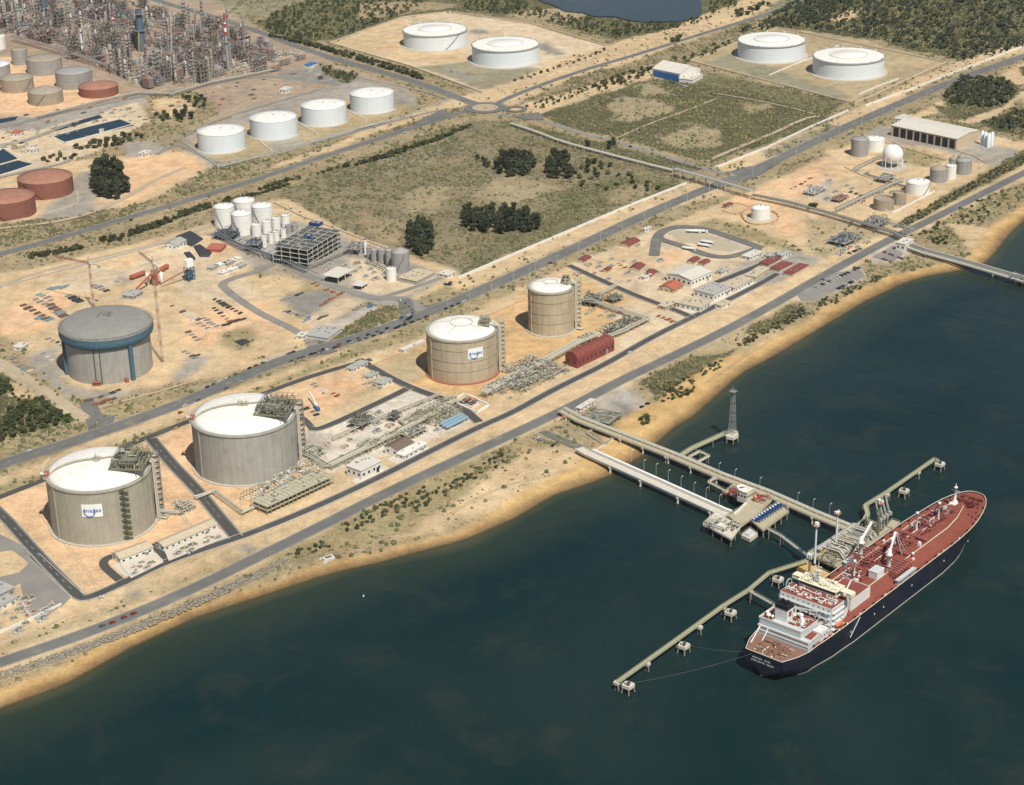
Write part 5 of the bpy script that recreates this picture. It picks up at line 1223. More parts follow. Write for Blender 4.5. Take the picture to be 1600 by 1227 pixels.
# monitor house with red ring on top
p = G(1164, 782, 4.4); root = thing('control_tower', 'squat beige control tower with a red ring on its roof, beside the red valves', 'tower', p, SA)
MB().box((0, 0, 0), (8.5, 8.5, 9)).build('wall', 'jetty_pale', root); MB().box((0, 0, 9), (9.4, 9.4, .4)).build('roof', 'cream_steel', root)
rr = MB(); rr.lathe((-2, 2, 9.4), [(3.2, 0), (3.6, 2.2), (3.2, 2.2), (2.9, .3)], 20); rr.build('roof_ring', 'sign_white', root); MB().lathe((-2, 2, 9.4), [(2.9, .1), (1.8, 1.4), (.05, 1.6)], 16).build('monitor', 'red_paint', root)
for s in (-1, 1): window_row(root, -2.8, 2.8, s*4.25, 4.5, 3, 1.6, 1.6); window_row(root, -2.8, 2.8, s*4.25, 4.5, 3, 1.6, 1.6, 'y')
# walkway loops
def loop(label, pts, z=4, w=1.8, m='jetty_pale', close=False, pile_step=14, name='walkway', cat='walkway'):
    P = [tuple(G(x, y, z)[:2]) for x, y in pts]; root = thing(name, label, cat, (P[0][0], P[0][1], 0)); P = [(q[0]-root.location.x, q[1]-root.location.y) for q in P]
    if close: P.append(P[0])
    seg_deck(root, P, w, z, .7, m, rails=True, railm='pipe_cream'); piles(root, P, z-.5, pile_step, w*1.2, .4, False, 2); return root
loop('rectangular pipe expansion loop on the left side of the pipe jetty near the valves', [(1118, 746), (1107, 753), (1128, 764), (1134, 768)])
loop('square pipe expansion loop right of the pipe jetty near the lattice tower', [(1076, 714), (1093, 705), (1108, 712), (1090, 722)], close=True)
loop('pale pipe loop on the sand between the two jetties', [(963, 680), (945, 694), (917, 676), (935, 668)], z=1, m='pipe_cream')
loop('thin pale pipe from the sand loop to the road jetty', [(963, 682), (946, 694), (928, 704)], z=1, w=.9, m='roof_white')
# trestle to the lattice tower
loop('olive trestle walkway leading to the red and white lattice tower', [(1066, 710), (1082, 700), (1135, 676)], w=4, m='walk_green', pile_step=20)
TP = platform('tower_platform', 'round-cornered concrete platform under the lattice tower', [(1130, 678), (1140, 671), (1152, 674), (1154, 680), (1146, 684), (1135, 682)], 4, 2.4, 'jetty_pale')
def lattice(name, label, base, w0, w1, h, levels, mats_, cat='tower', rz=0, group=None, t=.32):
    root = thing(name, label, cat, base, rz, group)
    for k in range(levels):
        z0, z1 = h*k/levels, h*(k+1)/levels; a, b = w0+(w1-w0)*k/levels, w0+(w1-w0)*(k+1)/levels; mb = MB(); c0 = [(-a/2, -a/2), (a/2, -a/2), (a/2, a/2), (-a/2, a/2)]; c1 = [(-b/2, -b/2), (b/2, -b/2), (b/2, b/2), (-b/2, b/2)]
        for i in range(4):
            j = (i+1) % 4; mb.bar((*c0[i], z0), (*c1[i], z1), t); mb.bar((*c0[i], z0), (*c1[j], z1), t*.6); mb.bar((*c0[j], z0), (*c1[i], z1), t*.6); mb.bar((*c1[i], z1), (*c1[j], z1), t*.7)
        mb.build('lattice_section', mats_[k % len(mats_)], root)
    return root
bp = G(1144, 678, 4); hh = hgt(bp, 612)-4
lt_ = lattice('radio_tower', 'red and white lattice tower standing in the water on a concrete platform', bp, 4.6, 2.0, hh, 9, ['mid_steel', 'grey_steel'], rz=SA, t=.24)
tp = MB(); tp.box((0, 0, hh), (5, 5, .4)); rail(tp, (0, 0, 0), 2.6, hh+.4, 10); tp.tube((0, 0, hh), (0, 0, hh+5), .15, 5); tp.build('top_platform', 'mid_steel', lt_)
# berth head
BH = platform('loading_platform', 'broad sandy-olive loading platform beside the ship, crowded with pipes', [(1261, 864), (1328, 826), (1352, 810), (1392, 826), (1350, 858), (1308, 886)], 6, 2, 'jetty_conc')
MB().prism([(q[0]*.5-8, q[1]*.5-8) for q in BH[1]], 6.05, 6.4).build('deck_slab', 'jetty_orange', BH[0])
def at_l(px, py, z): p = G(px, py, z); return Vector((p.x-BH[0].location.x, p.y-BH[0].location.y, z))
# pipe bundle: rack running along the platform with thwart pipes
for i, (m_, sd) in enumerate((('pipe_pale', 1), ('pipe_cream', 2), ('pipe_pale', 3), ('mid_steel', 4))):
    mb = MB(); rd = random.Random(sd)
    for k in range(16):
        t = (k+rd.random())/16; a = at_l(1300, 868, 7); b = at_l(1352, 832, 7); c = a.lerp(b, t); u = Vector((math.cos(SA-math.pi/2), math.sin(SA-math.pi/2), 0)); z = rd.uniform(1, 5)
        mb.path([c-u*rd.uniform(3, 9)+Vector((0, 0, z)), c+u*rd.uniform(4, 9)+Vector((0, 0, z)), c+u*9.5+Vector((0, 0, rd.uniform(-.5, 1)))], rd.uniform(.3, .55), 6)
    mb.build('thwart_pipe', m_, BH[0])
for i, o_ in enumerate((-6, -4.6, -3.4, -2.2)):
    a = at_l(1285, 866, 7); b = at_l(1345, 826, 7); u = Vector((math.cos(SA+math.pi/2), math.sin(SA+math.pi/2), 0))
    mb = MB(); mb.tube(a+u*o_*-1+Vector((0, 0, 2.5)), b+u*o_*-1+Vector((0, 0, 2.5)), .5, 8)
    for k in range(10): q = a.lerp(b, (k+.5)/10)+u*-o_; mb.box((q.x, q.y, 6), (.5, .5, 3.4), SA)
    mb.build('rack_pipe', 'pipe_pale' if i % 2 else 'grey_steel', BH[0])
for sd, m_ in ((61, 'pipe_cream'), (62, 'olive_steel'), (63, 'dark_steel'), (64, 'pipe_pale')):
    mb = MB(); c = at_l(1325, 850, 6); clutter(mb, -34, 36, -10, 7, 6.1, 46, sd, 5.5, SA, c.x, c.y); mb.build('pipework', m_, BH[0])
# loading arms
arm_p = None; arms = []
for px, py in ((1371, 832), (1376, 828), (1381, 825), (1386, 821)):
    p = G(px, py, 6)
    if arm_p is None:
        arm_p = thing('loading_arm', 'x', 'loading arm', p, SA-math.pi/2, 'tall grey loading arms'); MB().tube((0, 0, 0), (0, 0, 14), .7, 8, .5).build('riser', 'mid_steel', arm_p)
        MB().bar((0, 0, 13), (-3, 0, 24), .7).bar((-.8, 0, 13), (-3.8, 0, 24), .3).box((2, 0, 9), (2.2, 1.4, 2.6)).build('inboard_arm', 'pipe_pale', arm_p); MB().bar((-3, 0, 24), (.8, 0, 11), .6).bar((-3.3, 0, 24), (1.6, 0, 12), .3).build('outboard_arm', 'pipe_pale', arm_p); arms.append(arm_p)
    else: arms.append(dup(arm_p, p, SA-math.pi/2))
number(arms, 'tall grey loading arm beside the ship manifold')
# tall floodlight / monitor towers
def mast(label, px, py, z, ptop, r=.8, ring=True, m='bluewhite_steel'):
    p = G(px, py, z); h = hgt(p, ptop)-z; root = thing('monitor_tower', label, 'mast', p, SA)
    MB().tube((0, 0, 0), (0, 0, h), r, 10, r*.8).build('pole', m, root)
    mb = MB(); mb.box((0, 0, h), (4.2, 4.2, .4)); rail(mb, (0, 0, 0), 2.3, h+.4, 10); mb.build('platform', 'redbrown' if ring else 'mid_steel', root)
    mb = MB(); clutter(mb, -1.6, 1.6, -1.6, 1.6, h+.4, 10, px, 3); mb.build('monitor', 'sign_white', root); return root
mast('tall pale pole with red-ringed lamp cage, standing left of the berth pipes', 1273, 880, 5, 822)
mast('tall pole topped by a white lamp cluster, at the junction of pipe jetty and platform', 1306, 855, 6, 803)
mast('olive pole behind the loading arms with a white cabin on top', 1372, 838, 6, 787, m='olive_steel')
mast('thick pale pole between the yellow fender platform and the ship stern housing', 1264, 908, 2, 872, r=1.0, ring=False, m='mid_steel')
FP = platform('fender_platform', 'low yellow-sided fender platform below the loading platform', [(1244, 884), (1258, 876), (1300, 898), (1286, 905)], 2.2, 2.8, 'jetty_orange')
FP2 = platform('fender_platform', 'low sandy fender platform at the far end of the loading platform', [(1384, 822), (1394, 812), (1406, 816), (1396, 826)], 3, 2.8, 'jetty_conc')
# mooring walkways and dolphins
loop('long green-grey mooring walkway running left of the ship stern', [(966, 1065), (1057, 1000), (1130, 947), (1170, 922), (1202, 895), (1262, 876)], z=5, w=2.6, m='walk_green', pile_step=999, name='mooring_walkway')
loop('green-grey mooring walkway running ahead of the ship bow', [(1350, 796), (1353, 789), (1386, 769), (1461, 717), (1466, 720)], z=5, w=2.6, m='walk_green', pile_step=999, name='mooring_walkway')
loop('slim gangway bridge linking the pump platform with the loading platform', [(1200, 826), (1219, 836), (1266, 872)], z=5, w=2, m='pipe_pale', pile_step=40, name='gangway', cat='gangway')
loop('slim gangway from the mooring walkway to the ship stern', [(1171, 923), (1212, 946)], z=6, w=2, m='pipe_pale', pile_step=99, name='gangway', cat='gangway')
loop('curved olive walkway from the loading platform to the forward dolphin', [(1352, 790), (1356, 803), (1350, 815), (1345, 822)], z=6, w=3.4, m='walk_green', pile_step=12)
dp = None; dol = []
for px, py in ((981, 1071), (1068, 1009), (1141, 957), (1215, 905), (1412, 767), (1468, 725)):
    p = G(px, py, 3); p.z = 0
    if dp is None:
        dp = thing('mooring_dolphin', 'x', 'dolphin', p, SA, 'mooring dolphins'); MB().prism([(-2.8, -3.4), (2.8, -3.4), (3.4, -1.6), (3.4, 1.6), (1.6, 3.4), (-3.2, 2.4)], 1.8, 4).build('cap', 'jetty_pale', dp)
        for x, y in ((-2.5, -2.5), (2.5, -2.5), (2.5, 2.2), (-2.5, 2.2)): MB().tube((x, y, 1.5), (x*1.4, y*1.4, WATER-3), .55, 7).build('pile', 'pile', dp)
        MB().box((-1.2, -1.2, 4), (1.5, 1.5, 1.9)).box((1, 0, 4), (2.2, 1.6, 1.2)).tube((-1.6, 1, 4), (-1.6, 1, 5.3), .4, 8).build('mooring_hook', 'dark_steel', dp); MB().box((-2.2, -2.4, 4), (2, 2, 1.6)).build('capstan', 'orange_boat', dp) if False else None; dol.append(dp)
    else: dol.append(dup(dp, p, SA))
number(dol, 'cream concrete mooring dolphin beside a green-grey walkway')
dol = []; sp0 = None
for px, py in ((1011, 1038), (1093, 981), (1130, 950), (1172, 926), (1385, 774), (1434, 739), (964, 1068)):
    p = G(px, py, 3); p.z = 0
    if sp0 is None: sp0 = thing('walkway_pier', 'x', 'pier', p, SA, 'small piers carrying the mooring walkways'); MB().box((0, 0, 2.4), (3, 3.6, 1.9)).build('cap', 'jetty_pale', sp0); MB().tube((0, 1, 2.4), (0, 1.3, WATER-3), .6, 7).tube((0, -1, 2.4), (0, -1.3, WATER-3), .6, 7).build('pile', 'pile', sp0); dol.append(sp0)
    else: dol.append(dup(sp0, p, SA))
number(dol, 'small concrete pier under a mooring walkway')
def rope(a, b, sag, lab, i):
    mb = MB(); a = Vector(a); b = Vector(b); pts = [a.lerp(b, t/10)-Vector((0, 0, sag*4*(t/10)*(1-t/10))) for t in range(11)]; mb.path(pts, .045, 4); tag(mb.build('mooring_rope', 'mid_steel'), lab, 'rope')
def shp(x, y, z): return Vector((SO.x+x*ax_-y*ay_, SO.y+x*ay_+y*ax_, z+WATER))
q = G(981, 1072, 3); rope((q.x, q.y, 4.6), shp(1, 8, 15), 2, 'long mooring rope from the far left dolphin to the ship stern', 0)
q = G(1068, 1009, 3); rope((q.x, q.y, 4.6), shp(1, 11, 15), 2, 'mooring rope from the second dolphin to the ship stern', 0)
q = G(1412, 766, 3); rope((q.x, q.y, 4.6), shp(262, 14, 19), 2, 'mooring rope from the forward dolphin to the ship bow', 0)
# second jetty far right, running out of the picture
P2 = [tuple(G(x, y, 4)[:2]) for x, y in ((1420, 383), (1445, 392), (1500, 407), (1555, 423), (1620, 442), (1760, 484))]
root = thing('pipe_jetty', 'pale jetty with a dark pipe trough leaving the picture at the right edge', 'jetty', (0, 0, 0))
seg_deck(root, P2, 8, 4, 1.6, 'jetty_conc'); piles(root, P2[3:], 3.4, 26, 9, .7)
for off, m_, hh_ in ((-6.4, 'pipe_pale', 1.6), (5.2, 'pipe_pale', 1.2)):
    L, Rr = ribbon_pts(P2, abs(off)*2); q = L if off > 0 else Rr; mb = MB()
    for a, b in zip(q, q[1:]): mb.bar((a.x, a.y, 3.8), (b.x, b.y, 3.8), 2.2, hh_)
    mb.build('pipe_trough', m_, root)
for off in (-2.4, -1.2, 0, 1.2, 2.4):
    L, Rr = ribbon_pts(P2, max(.1, abs(off)*2)); q = L if off > 0 else Rr; mb = MB(); mb.path([(a.x, a.y, 4.9) for a in q], .42, 6); mb.build('pipeline', 'dark_steel' if off in (0, 2.4) else 'mid_steel', root)
PX = platform('side_platform', 'concrete side platform on the far jetty at the right edge', [(1576, 432), (1584, 426), (1640, 444), (1630, 452)], 4, 2, 'jetty_pale')
fit(PX[0], PX[1], 'mid_steel', 20, 93, 4)
# ------------------------------------------------------------------ buildings, pipe racks, process units
mat('wall_white', (.72, .70, .64), .8, var=.06, scale=.3, dirt=(.55, .48, .38), dirt_amt=.35); mat('wall_tan', (.52, .42, .30), .85, var=.1, scale=.3); mat('roof_tan', (.52, .44, .31), .85, var=.12, scale=.3, dirt=(.40, .33, .24))
mat('roof_pale', (.62, .59, .52), .7, var=.07, scale=.2, dirt=(.48, .42, .34)); mat('roof_brown', (.17, .125, .10), .8, var=.15, scale=.4); mat('roof_grey', (.40, .39, .36), .8, var=.12, scale=.3, dirt=(.28, .26, .22))
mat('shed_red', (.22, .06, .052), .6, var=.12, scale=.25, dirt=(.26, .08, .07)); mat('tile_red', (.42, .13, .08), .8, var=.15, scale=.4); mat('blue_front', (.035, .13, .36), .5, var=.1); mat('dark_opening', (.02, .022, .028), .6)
mat('purple_steel', (.26, .175, .15), .7, var=.25, scale=.4, dirt=(.13, .09, .09)); mat('stack_blue', (.10, .14, .20), .6, var=.15, scale=.2); mat('tarp', (.045, .047, .055), .7, var=.2, scale=.3); mat('wood_stack', (.30, .21, .12), .9, var=.35, scale=.8)
mat('frame_cream', (.36, .34, .235), .6, var=.15, scale=.4); mat('crane_red', (.30, .12, .10), .6); mat('crane_pale', (.50, .45, .38), .6)
def frame_of(L, F, Rr, z=0):
    L, F, Rr = (G(*p, z) for p in (L, F, Rr)); d = Rr-F; w = d.length; a = math.atan2(d.y, d.x); n = Vector((-math.sin(a), math.cos(a), 0)); dep = (L-F).dot(n); 
    if abs(dep) < .5: dep = 4
    return F, a, w, dep
def bldg(label, L, F, Rr, h, wm='wall_white', rm='roof_pale', kind='flat', win=True, name='building', cat='building', canopy=False, over=.5, rise=None, open_side=False, group=None):
    F0, a, w, d = frame_of(L, F, Rr); cx = F0+Vector((math.cos(a)*w/2-math.sin(a)*d/2, math.sin(a)*w/2+math.cos(a)*d/2, 0)); d = abs(d); root = thing(name, label, cat, cx, a, group); rise = rise if rise is not None else (.16*min(w, d) if kind != 'flat' else 0)
    if canopy:
        for x in (-w/2+.6, 0, w/2-.6):
            for y in (-d/2+.6, d/2-.6): MB().box((x, y, 0), (.5, .5, h)).build('column', 'wall_white', root)
        MB().box((0, d*.1, 0), (w*.7, d*.5, h*.45)).build('plant_under_roof', 'dark_steel', root)
    else:
        mb = MB(); mb.box((0, 0, 0), (w, d, h))
        if kind == 'gable':
            if w >= d: mb.add([(x, y, z) for x in (-w/2, w/2) for y, z in ((-d/2, h), (d/2, h), (0, h+rise))], [(0, 2, 1), (3, 4, 5)])
            else: mb.add([(x, y, z) for y in (-d/2, d/2) for x, z in ((-w/2, h), (w/2, h), (0, h+rise))], [(0, 1, 2), (3, 5, 4)])
        mb.build('wall', wm, root)
    rb = MB(); o_ = over
    if kind == 'flat':
        rb.box((0, 0, h), (w+2*o_, d+2*o_, .45)); r_ = rb.build('roof', rm, root)
        if not canopy:
            pb = MB(); rd = random.Random(int(w*10))
            for k in range(max(2, int(w*d/60))): pb.box((rd.uniform(-w*.4, w*.4), rd.uniform(-d*.35, d*.35), h+.45), (rd.uniform(.6, 1.8), rd.uniform(.6, 1.6), rd.uniform(.4, 1.2)))
            pb.build('roof_unit', 'mid_steel', r_)
    elif kind == 'gable':
        if w >= d: P = [(-w/2-o_, -d/2-o_, h-.1), (w/2+o_, -d/2-o_, h-.1), (w/2+o_, 0, h+rise+.15), (-w/2-o_, 0, h+rise+.15), (w/2+o_, d/2+o_, h-.1), (-w/2-o_, d/2+o_, h-.1)]
        else: P = [(-w/2-o_, d/2+o_, h-.1), (-w/2-o_, -d/2-o_, h-.1), (0, -d/2-o_, h+rise+.15), (0, d/2+o_, h+rise+.15), (w/2+o_, -d/2-o_, h-.1), (w/2+o_, d/2+o_, h-.1)]
        rb.add(P, [(0, 1, 2, 3), (3, 2, 4, 5)]); rb.add([(x, y, z-.25) for x, y, z in P], [(3, 2, 1, 0), (5, 4, 2, 3)]); r_ = rb.build('roof', rm, root)
        sm_ = MB(); n = max(3, int(max(w, d)/3))
        for k in range(n+1):
            t = (k/n-.5)
            if w >= d: sm_.bar((t*w, -d/2-o_, h), (t*w, 0, h+rise+.2), .12); sm_.bar((t*w, d/2+o_, h), (t*w, 0, h+rise+.2), .12)
            else: sm_.bar((-w/2-o_, t*d, h), (0, t*d, h+rise+.2), .12); sm_.bar((w/2+o_, t*d, h), (0, t*d, h+rise+.2), .12)
        sm_.build('roof_seam', rm, r_)
    elif kind == 'barrel':
        n = 12; pts = [(-d/2*math.cos(math.pi*i/n), h-.2+rise*math.sin(math.pi*i/n)) for i in range(n+1)]
        vs = [(x, y, z) for x in (-w/2, w/2) for y, z in pts]; m_ = n+1
        rb.add(vs, [(i, i+1, i+1+m_, i+m_)[::-1] for i in range(n)], True); rb.add(vs[:m_], [tuple(range(m_))]); rb.add(vs[m_:], [tuple(range(m_))[::-1]]); r_ = rb.build('roof', rm, root)
        sm_ = MB()
        for k in range(int(w/6)+1):
            x = -w/2+k*6
            for (y0, z0), (y1, z1) in zip(pts, pts[1:]): sm_.bar((x, y0, z0+.05), (x, y1, z1+.05), .3)
        sm_.build('roof_rib', rm, r_)
    if win and not canopy:
        n = max(2, int(w/5)); n2 = max(1, int(d/5))
        for k in range(min(n, 9)): MB().box((-w/2+(k+.5)*w/min(n, 9), -d/2, h*.38), (min(2, w/n*.5), .12, h*.28)).build('window', 'glass_dark', root)
        for k in range(min(n2, 5)): MB().box((-w/2, -d/2+(k+.5)*d/min(n2, 5), h*.38), (.12, min(2, d/n2*.5), h*.28)).build('window', 'glass_dark', root)
        MB().box((w*.3, -d/2, 0), (min(3, w*.2), .16, h*.55)).build('door', 'dark_opening' if open_side else 'blue_front' if rm == 'x' else 'mid_steel', root)
    return root
# terminal, bottom left to upper right
bldg('striped-roof compressor building at the loop road in front of the board-carrying tank', (180, 872), (189, 883), (240, 864), 5, 'wall_white', 'roof_tan', 'gable')
bldg('long white-walled substation with a tan roof, right of the compressor building', (249, 853), (257, 863), (340, 827), 4.5, 'wall_white', 'roof_tan', 'gable')
bldg('white flat-roofed cube building beside the perimeter street', (543, 742), (565, 751), (597, 735), 8, 'wall_white', 'roof_pale', open_side=True)
bldg('white building with a dark brown roof near the pipe corridor', (603, 708), (622, 716), (647, 703), 7, 'wall_white', 'roof_brown', 'gable')
bldg('low white annex in front of the brown-roofed building', (622, 716), (632, 720), (668, 700), 4, 'wall_white', 'wall_white')
bldg('long red barrel-roofed shed beside the smallest gas tank', (888, 568), (902, 576), (960, 548), 9, 'shed_red', 'shed_red', 'barrel', rise=5, name='shed', cat='shed')
bldg('large white-roofed workshop in the middle of the depot', (1045, 438), (1080, 450), (1112, 436), 8, 'wall_white', 'roof_pale', 'gable', rise=2.2)
bldg('orange-tiled shed in front of the workshop', (1031, 453), (1053, 459), (1068, 450), 4, 'wall_tan', 'tile_red', 'gable')
bldg('beige flat-roofed office block by the perimeter street', (1087, 462), (1115, 472), (1142, 459), 7, 'wall_white', 'roof_grey')
bldg('tan-roofed garage row with white doors at the street corner', (1060, 478), (1094, 489), (1110, 479), 5, 'wall_white', 'roof_tan')
bldg('tan-roofed terrace building right of the office block', (1135, 450), (1148, 458), (1176, 443), 5, 'wall_white', 'roof_tan')
for q, lab, w_m, r_m in ((((1002, 436), (1008, 439), (1018, 434)), 'small white hut beside the orange-tiled shed', 'wall_white', 'roof_pale'), (((1118, 480), (1128, 484), (1142, 477)), 'low white annex at the corner of the perimeter street', 'wall_white', 'roof_tan'), (((1030, 482), (1040, 486), (1056, 479)), 'tan garage left of the white-doored garage row', 'wall_tan', 'roof_tan'), (((1120, 428), (1128, 431), (1140, 426)), 'grey-roofed hut between workshop and carports', 'wall_white', 'roof_grey'), (((1060, 428), (1066, 431), (1078, 426)), 'narrow red annex behind the workshop', 'wall_tan', 'shed_red'), (((1004, 362), (1008, 364), (1018, 360)), 'white hut at the left end of the truck loop', 'wall_white', 'roof_pale'), (((1160, 404), (1172, 408), (1192, 399)), 'long white open shelter below the truck loop', 'wall_white', 'roof_pale'), (((1130, 325), (1136, 327), (1146, 323)), 'dark red hut on the sand below the road bridge', 'wall_tan', 'shed_red')):
    bldg(lab, *q, 3.6, w_m, r_m)
reds = [((974, 382), (984, 388), (1000, 380)), ((987, 420), (999, 425), (1008, 418)), ((1009, 430), (1016, 436), (1027, 428)), ((906, 408), (913, 412), (924, 406)), ((1075, 411), (1084, 414), (1094, 408)), ((1092, 414), (1100, 417), (1110, 412)), ((945, 424), (950, 427), (956, 423))]
number([bldg('x', *q, 3.2, 'wall_tan', 'shed_red', 'gable', win=False, name='shed', cat='shed', group='small red-roofed depot sheds') for q in reds], 'small red-roofed shed in the pale depot yard')
reds = [((1192, 412), (1201, 418), (1220, 408)), ((1207, 421), (1218, 426), (1238, 416)), ((1228, 428), (1238, 433), (1263, 419)), ((1168, 432), (1180, 438), (1202, 424))]
number([bldg('x', *q, 3, 'wall_tan', 'shed_red' if i < 3 else 'roof_tan', 'flat', win=False, name='shed', cat='carport', group='red-roofed carports by the coast road') for i, q in enumerate(reds)], 'long low carport near the coast road parking')
hs = [((1196, 403), (1204, 407), (1214, 402)), ((1212, 402), (1222, 406), (1236, 400))]
number([bldg('x', *q, 4, 'wall_white', 'roof_grey', group='grey-roofed huts by the carports') for q in hs], 'grey-roofed hut behind the red carports')
bldg('blue-fronted warehouse with a white roof below the right pair of big tanks', (1024, 118), (1062, 128), (1094, 118), 11, 'wall_white', 'roof_pale', 'gable', win=False, name='warehouse', cat='warehouse')
F0, a_, w_, d_ = frame_of((1024, 118), (1062, 128), (1094, 118)); MB().box((-w_/2-.2, 0, 0), (.5, abs(d_)*.92, 8.6)).build('blue_facade', 'blue_front', [o for o in TOPS if o.name.startswith('warehouse')][0])
bldg('white lean-to hall in front of the blue warehouse', (1064, 127), (1082, 131), (1098, 122), 5, 'wall_white', 'roof_pale', win=False)
fac = bldg('long beige-roofed factory with tall dark bays in the upper right', (1408, 206), (1494, 234), (1530, 220), 13, 'wall_tan', 'roof_pale', 'gable', win=False, rise=2, name='factory', cat='factory')
F0, a_, w_, d_ = frame_of((1408, 206), (1494, 234), (1530, 220)); 
for k in range(9): MB().box((-w_/2-.1, -abs(d_)/2+(k+.6)*abs(d_)/9.4, 0), (.5, abs(d_)/13, 11)).build('bay_opening', 'dark_opening', fac)
bldg('low pale building at the left end of the beige factory', (1400, 192), (1410, 196), (1424, 190), 7, 'wall_white', 'roof_pale')
for i, (x, y) in enumerate(((1534, 226), (1539, 228), (1544, 230), (1549, 228))):
    if not i: s0 = thing('silo', 'x', 'silo', G(x, y), 0, 'silos at the factory end'); MB().lathe((0, 0, 0), [(2.4, 0), (2.4, 15), (.8, 17), (.05, 17.1)], 16).build('body', 'bluewhite_steel', s0); MB().bar((2.5, 0, 0), (2.5, 0, 16), .4).build('ladder', 'mid_steel', s0); SL = [s0]
    else: SL.append(dup(s0, G(x, y)))
number(SL, 'pale silo at the right end of the beige factory')
bldg('white canopy roof on columns in the chemical plant yard', (511, 437), (529, 445), (552, 432), 7, rm='roof_pale', canopy=True, name='canopy', cat='canopy')
bldg('small white canopy right of the larger one in the plant yard', (555, 449), (566, 454), (576, 447), 4, rm='roof_pale', canopy=True, name='canopy', cat='canopy')
bldg('wide flat concrete basin building beside the dull grey domed tank', (630, 436), (651, 446), (679, 432), 4, 'roof_grey', 'roof_tan', win=False)
bldg('grey concrete hall at the foot of the white chemical tanks', (415, 397), (441, 407), (462, 392), 4, 'roof_grey', 'roof_grey', win=False)
bldg('pale flat shed near the plant junction', (482, 524), (512, 534), (535, 518), 3, 'roof_pale', 'roof_grey', win=False)
bldg('white gatehouse at the chemical plant corner', (690, 430), (700, 436), (712, 430), 3.5)
bldg('small white gatehouse at the yard junction', (466, 528), (474, 532), (482, 526), 3.5)
bldg('white guard building with roof rails where the right jetty meets the coast road', (1404, 388), (1414, 394), (1427, 386), 8)
bldg('corrugated white shed in the construction yard beside the black tarpaulin', (264, 384), (276, 391), (292, 382), 5, 'wall_white', 'roof_grey', 'gable')
bldg('brick-red tile stack shed right of the black tarpaulin', (330, 386), (345, 395), (354, 386), 3, 'tile_red', 'tile_red', win=False, name='shed', cat='shed')
bldg('greenish grey cabin with pale roof behind the tank under construction', (197, 463), (209, 469), (224, 460), 3.5, 'roof_grey', 'roof_grey')
bldg('small white portable office left of the tank under construction', (25, 545), (35, 549), (45, 542), 3.2)
bldg('white-roofed hut at the sandy root of the pipe jetty', (902, 642), (907, 645), (930, 631), 3.5, 'wall_white', 'roof_pale')
bldg('red-roofed hut at the sandy root of the pipe jetty', (880, 656), (884, 659), (895, 653), 3.2, 'wall_white', 'tile_red')
bldg('white shed on the grey compound at the bottom left edge', (-8, 948), (3, 955), (26, 942), 4, 'wall_white', 'roof_grey')
bldg('pale grey long hall cut by the left edge at the bottom', (-40, 940), (-20, 950), (24, 928), 5, 'roof_grey', 'roof_grey')
bldg('tiny white valve hut by the oil ponds', (157, 210), (160, 211), (163, 209), 6, win=False)
for q, l in ((((478, 106), (484, 108), (496, 104)), 'blue-grey roofed hut beside the refinery road'), (((440, 144), (447, 147), (458, 142)), 'white office row near the refinery edge'), (((220, 244), (228, 247), (238, 242)), 'white portable hut by the sandy clearing'), (((20, 212), (28, 215), (38, 210)), 'red-topped hut among the ponds'), (((45, 238), (53, 241), (62, 237)), 'small white hut beside the dark ponds')):
    bldg(l, *q, 5, rm='blue_front' if 'blue' in l else 'tile_red' if 'red-' in l else 'roof_pale')
cn = [bldg('x', (x-8, y-3), (x-3, y), (x+7, y-5), 3, wm_, wm_, win=False, name='container', cat='container', group='site containers below the largest yard tarpaulin') for x, y, wm_ in ((335, 424, 'roof_grey'), (347, 420, 'wall_white'), (359, 417, 'roof_grey'), (371, 412, 'wall_white'), (352, 432, 'wall_white'), (366, 427, 'wall_white'), (379, 421, 'roof_grey'))]
number(cn, 'pale site office container in the block of containers')
# ---------------------------------------------------------------- pipe racks
def rack(label, px, z, w, pipes, legm='mid_steel', step=8, truss=False, k=0, deckm=None, bridge=None, r_=.35, seed=1):
    P = line_px(px, k); root = thing('pipe_rack', label, 'pipe rack', (P[0][0], P[0][1], 0)); ox, oy = P[0]; P = [(x-ox, y-oy) for x, y in P]; rd = random.Random(seed)
    sb = MB()
    for a, b in zip(P, P[1:]):
        a = Vector(a); b = Vector(b); L = (b-a).length; d = (b-a)/max(L, .01); n = Vector((-d.y, d.x)); s = 0
        while s < L:
            c = a+d*s
            for q in (-1, 1): sb.box((c.x+n.x*w/2*q, c.y+n.y*w/2*q, 0 if not bridge or s in (0,) else z-.6), (.35, .35, z), 0)
            sb.bar((c.x-n.x*w/2, c.y-n.y*w/2, z), (c.x+n.x*w/2, c.y+n.y*w/2, z), .35); s += step
    for q in (-1, 1):
        L_, R_ = ribbon_pts(P, w); Q = L_ if q > 0 else R_
        for a, b in zip(Q, Q[1:]):
            sb.bar((a.x, a.y, z), (b.x, b.y, z), .35)
            if truss:
                sb.bar((a.x, a.y, z+3), (b.x, b.y, z+3), .35); n = max(2, int((b-a).length/4))
                for i in range(n): u, v = a.lerp(b, i/n), a.lerp(b, (i+1)/n); sb.bar((u.x, u.y, z), (v.x, v.y, z+3), .22); sb.bar((u.x, u.y, z), (u.x, u.y, z+3), .22)
    sb.build('rack_frame', legm, root)
    for i, m_ in enumerate(pipes):
        off = (i/(max(1, len(pipes)-1))-.5)*w*.85; q = r_*rd.uniform(.7, 1.3); L_, R_ = ribbon_pts(P, max(.02, abs(off)*2)); Q = L_ if off > 0 else R_
        mb = MB(); mb.path([(a.x, a.y, z+.2+q) for a in Q], q, 6); mb.build('pipe', m_, root)
    return root
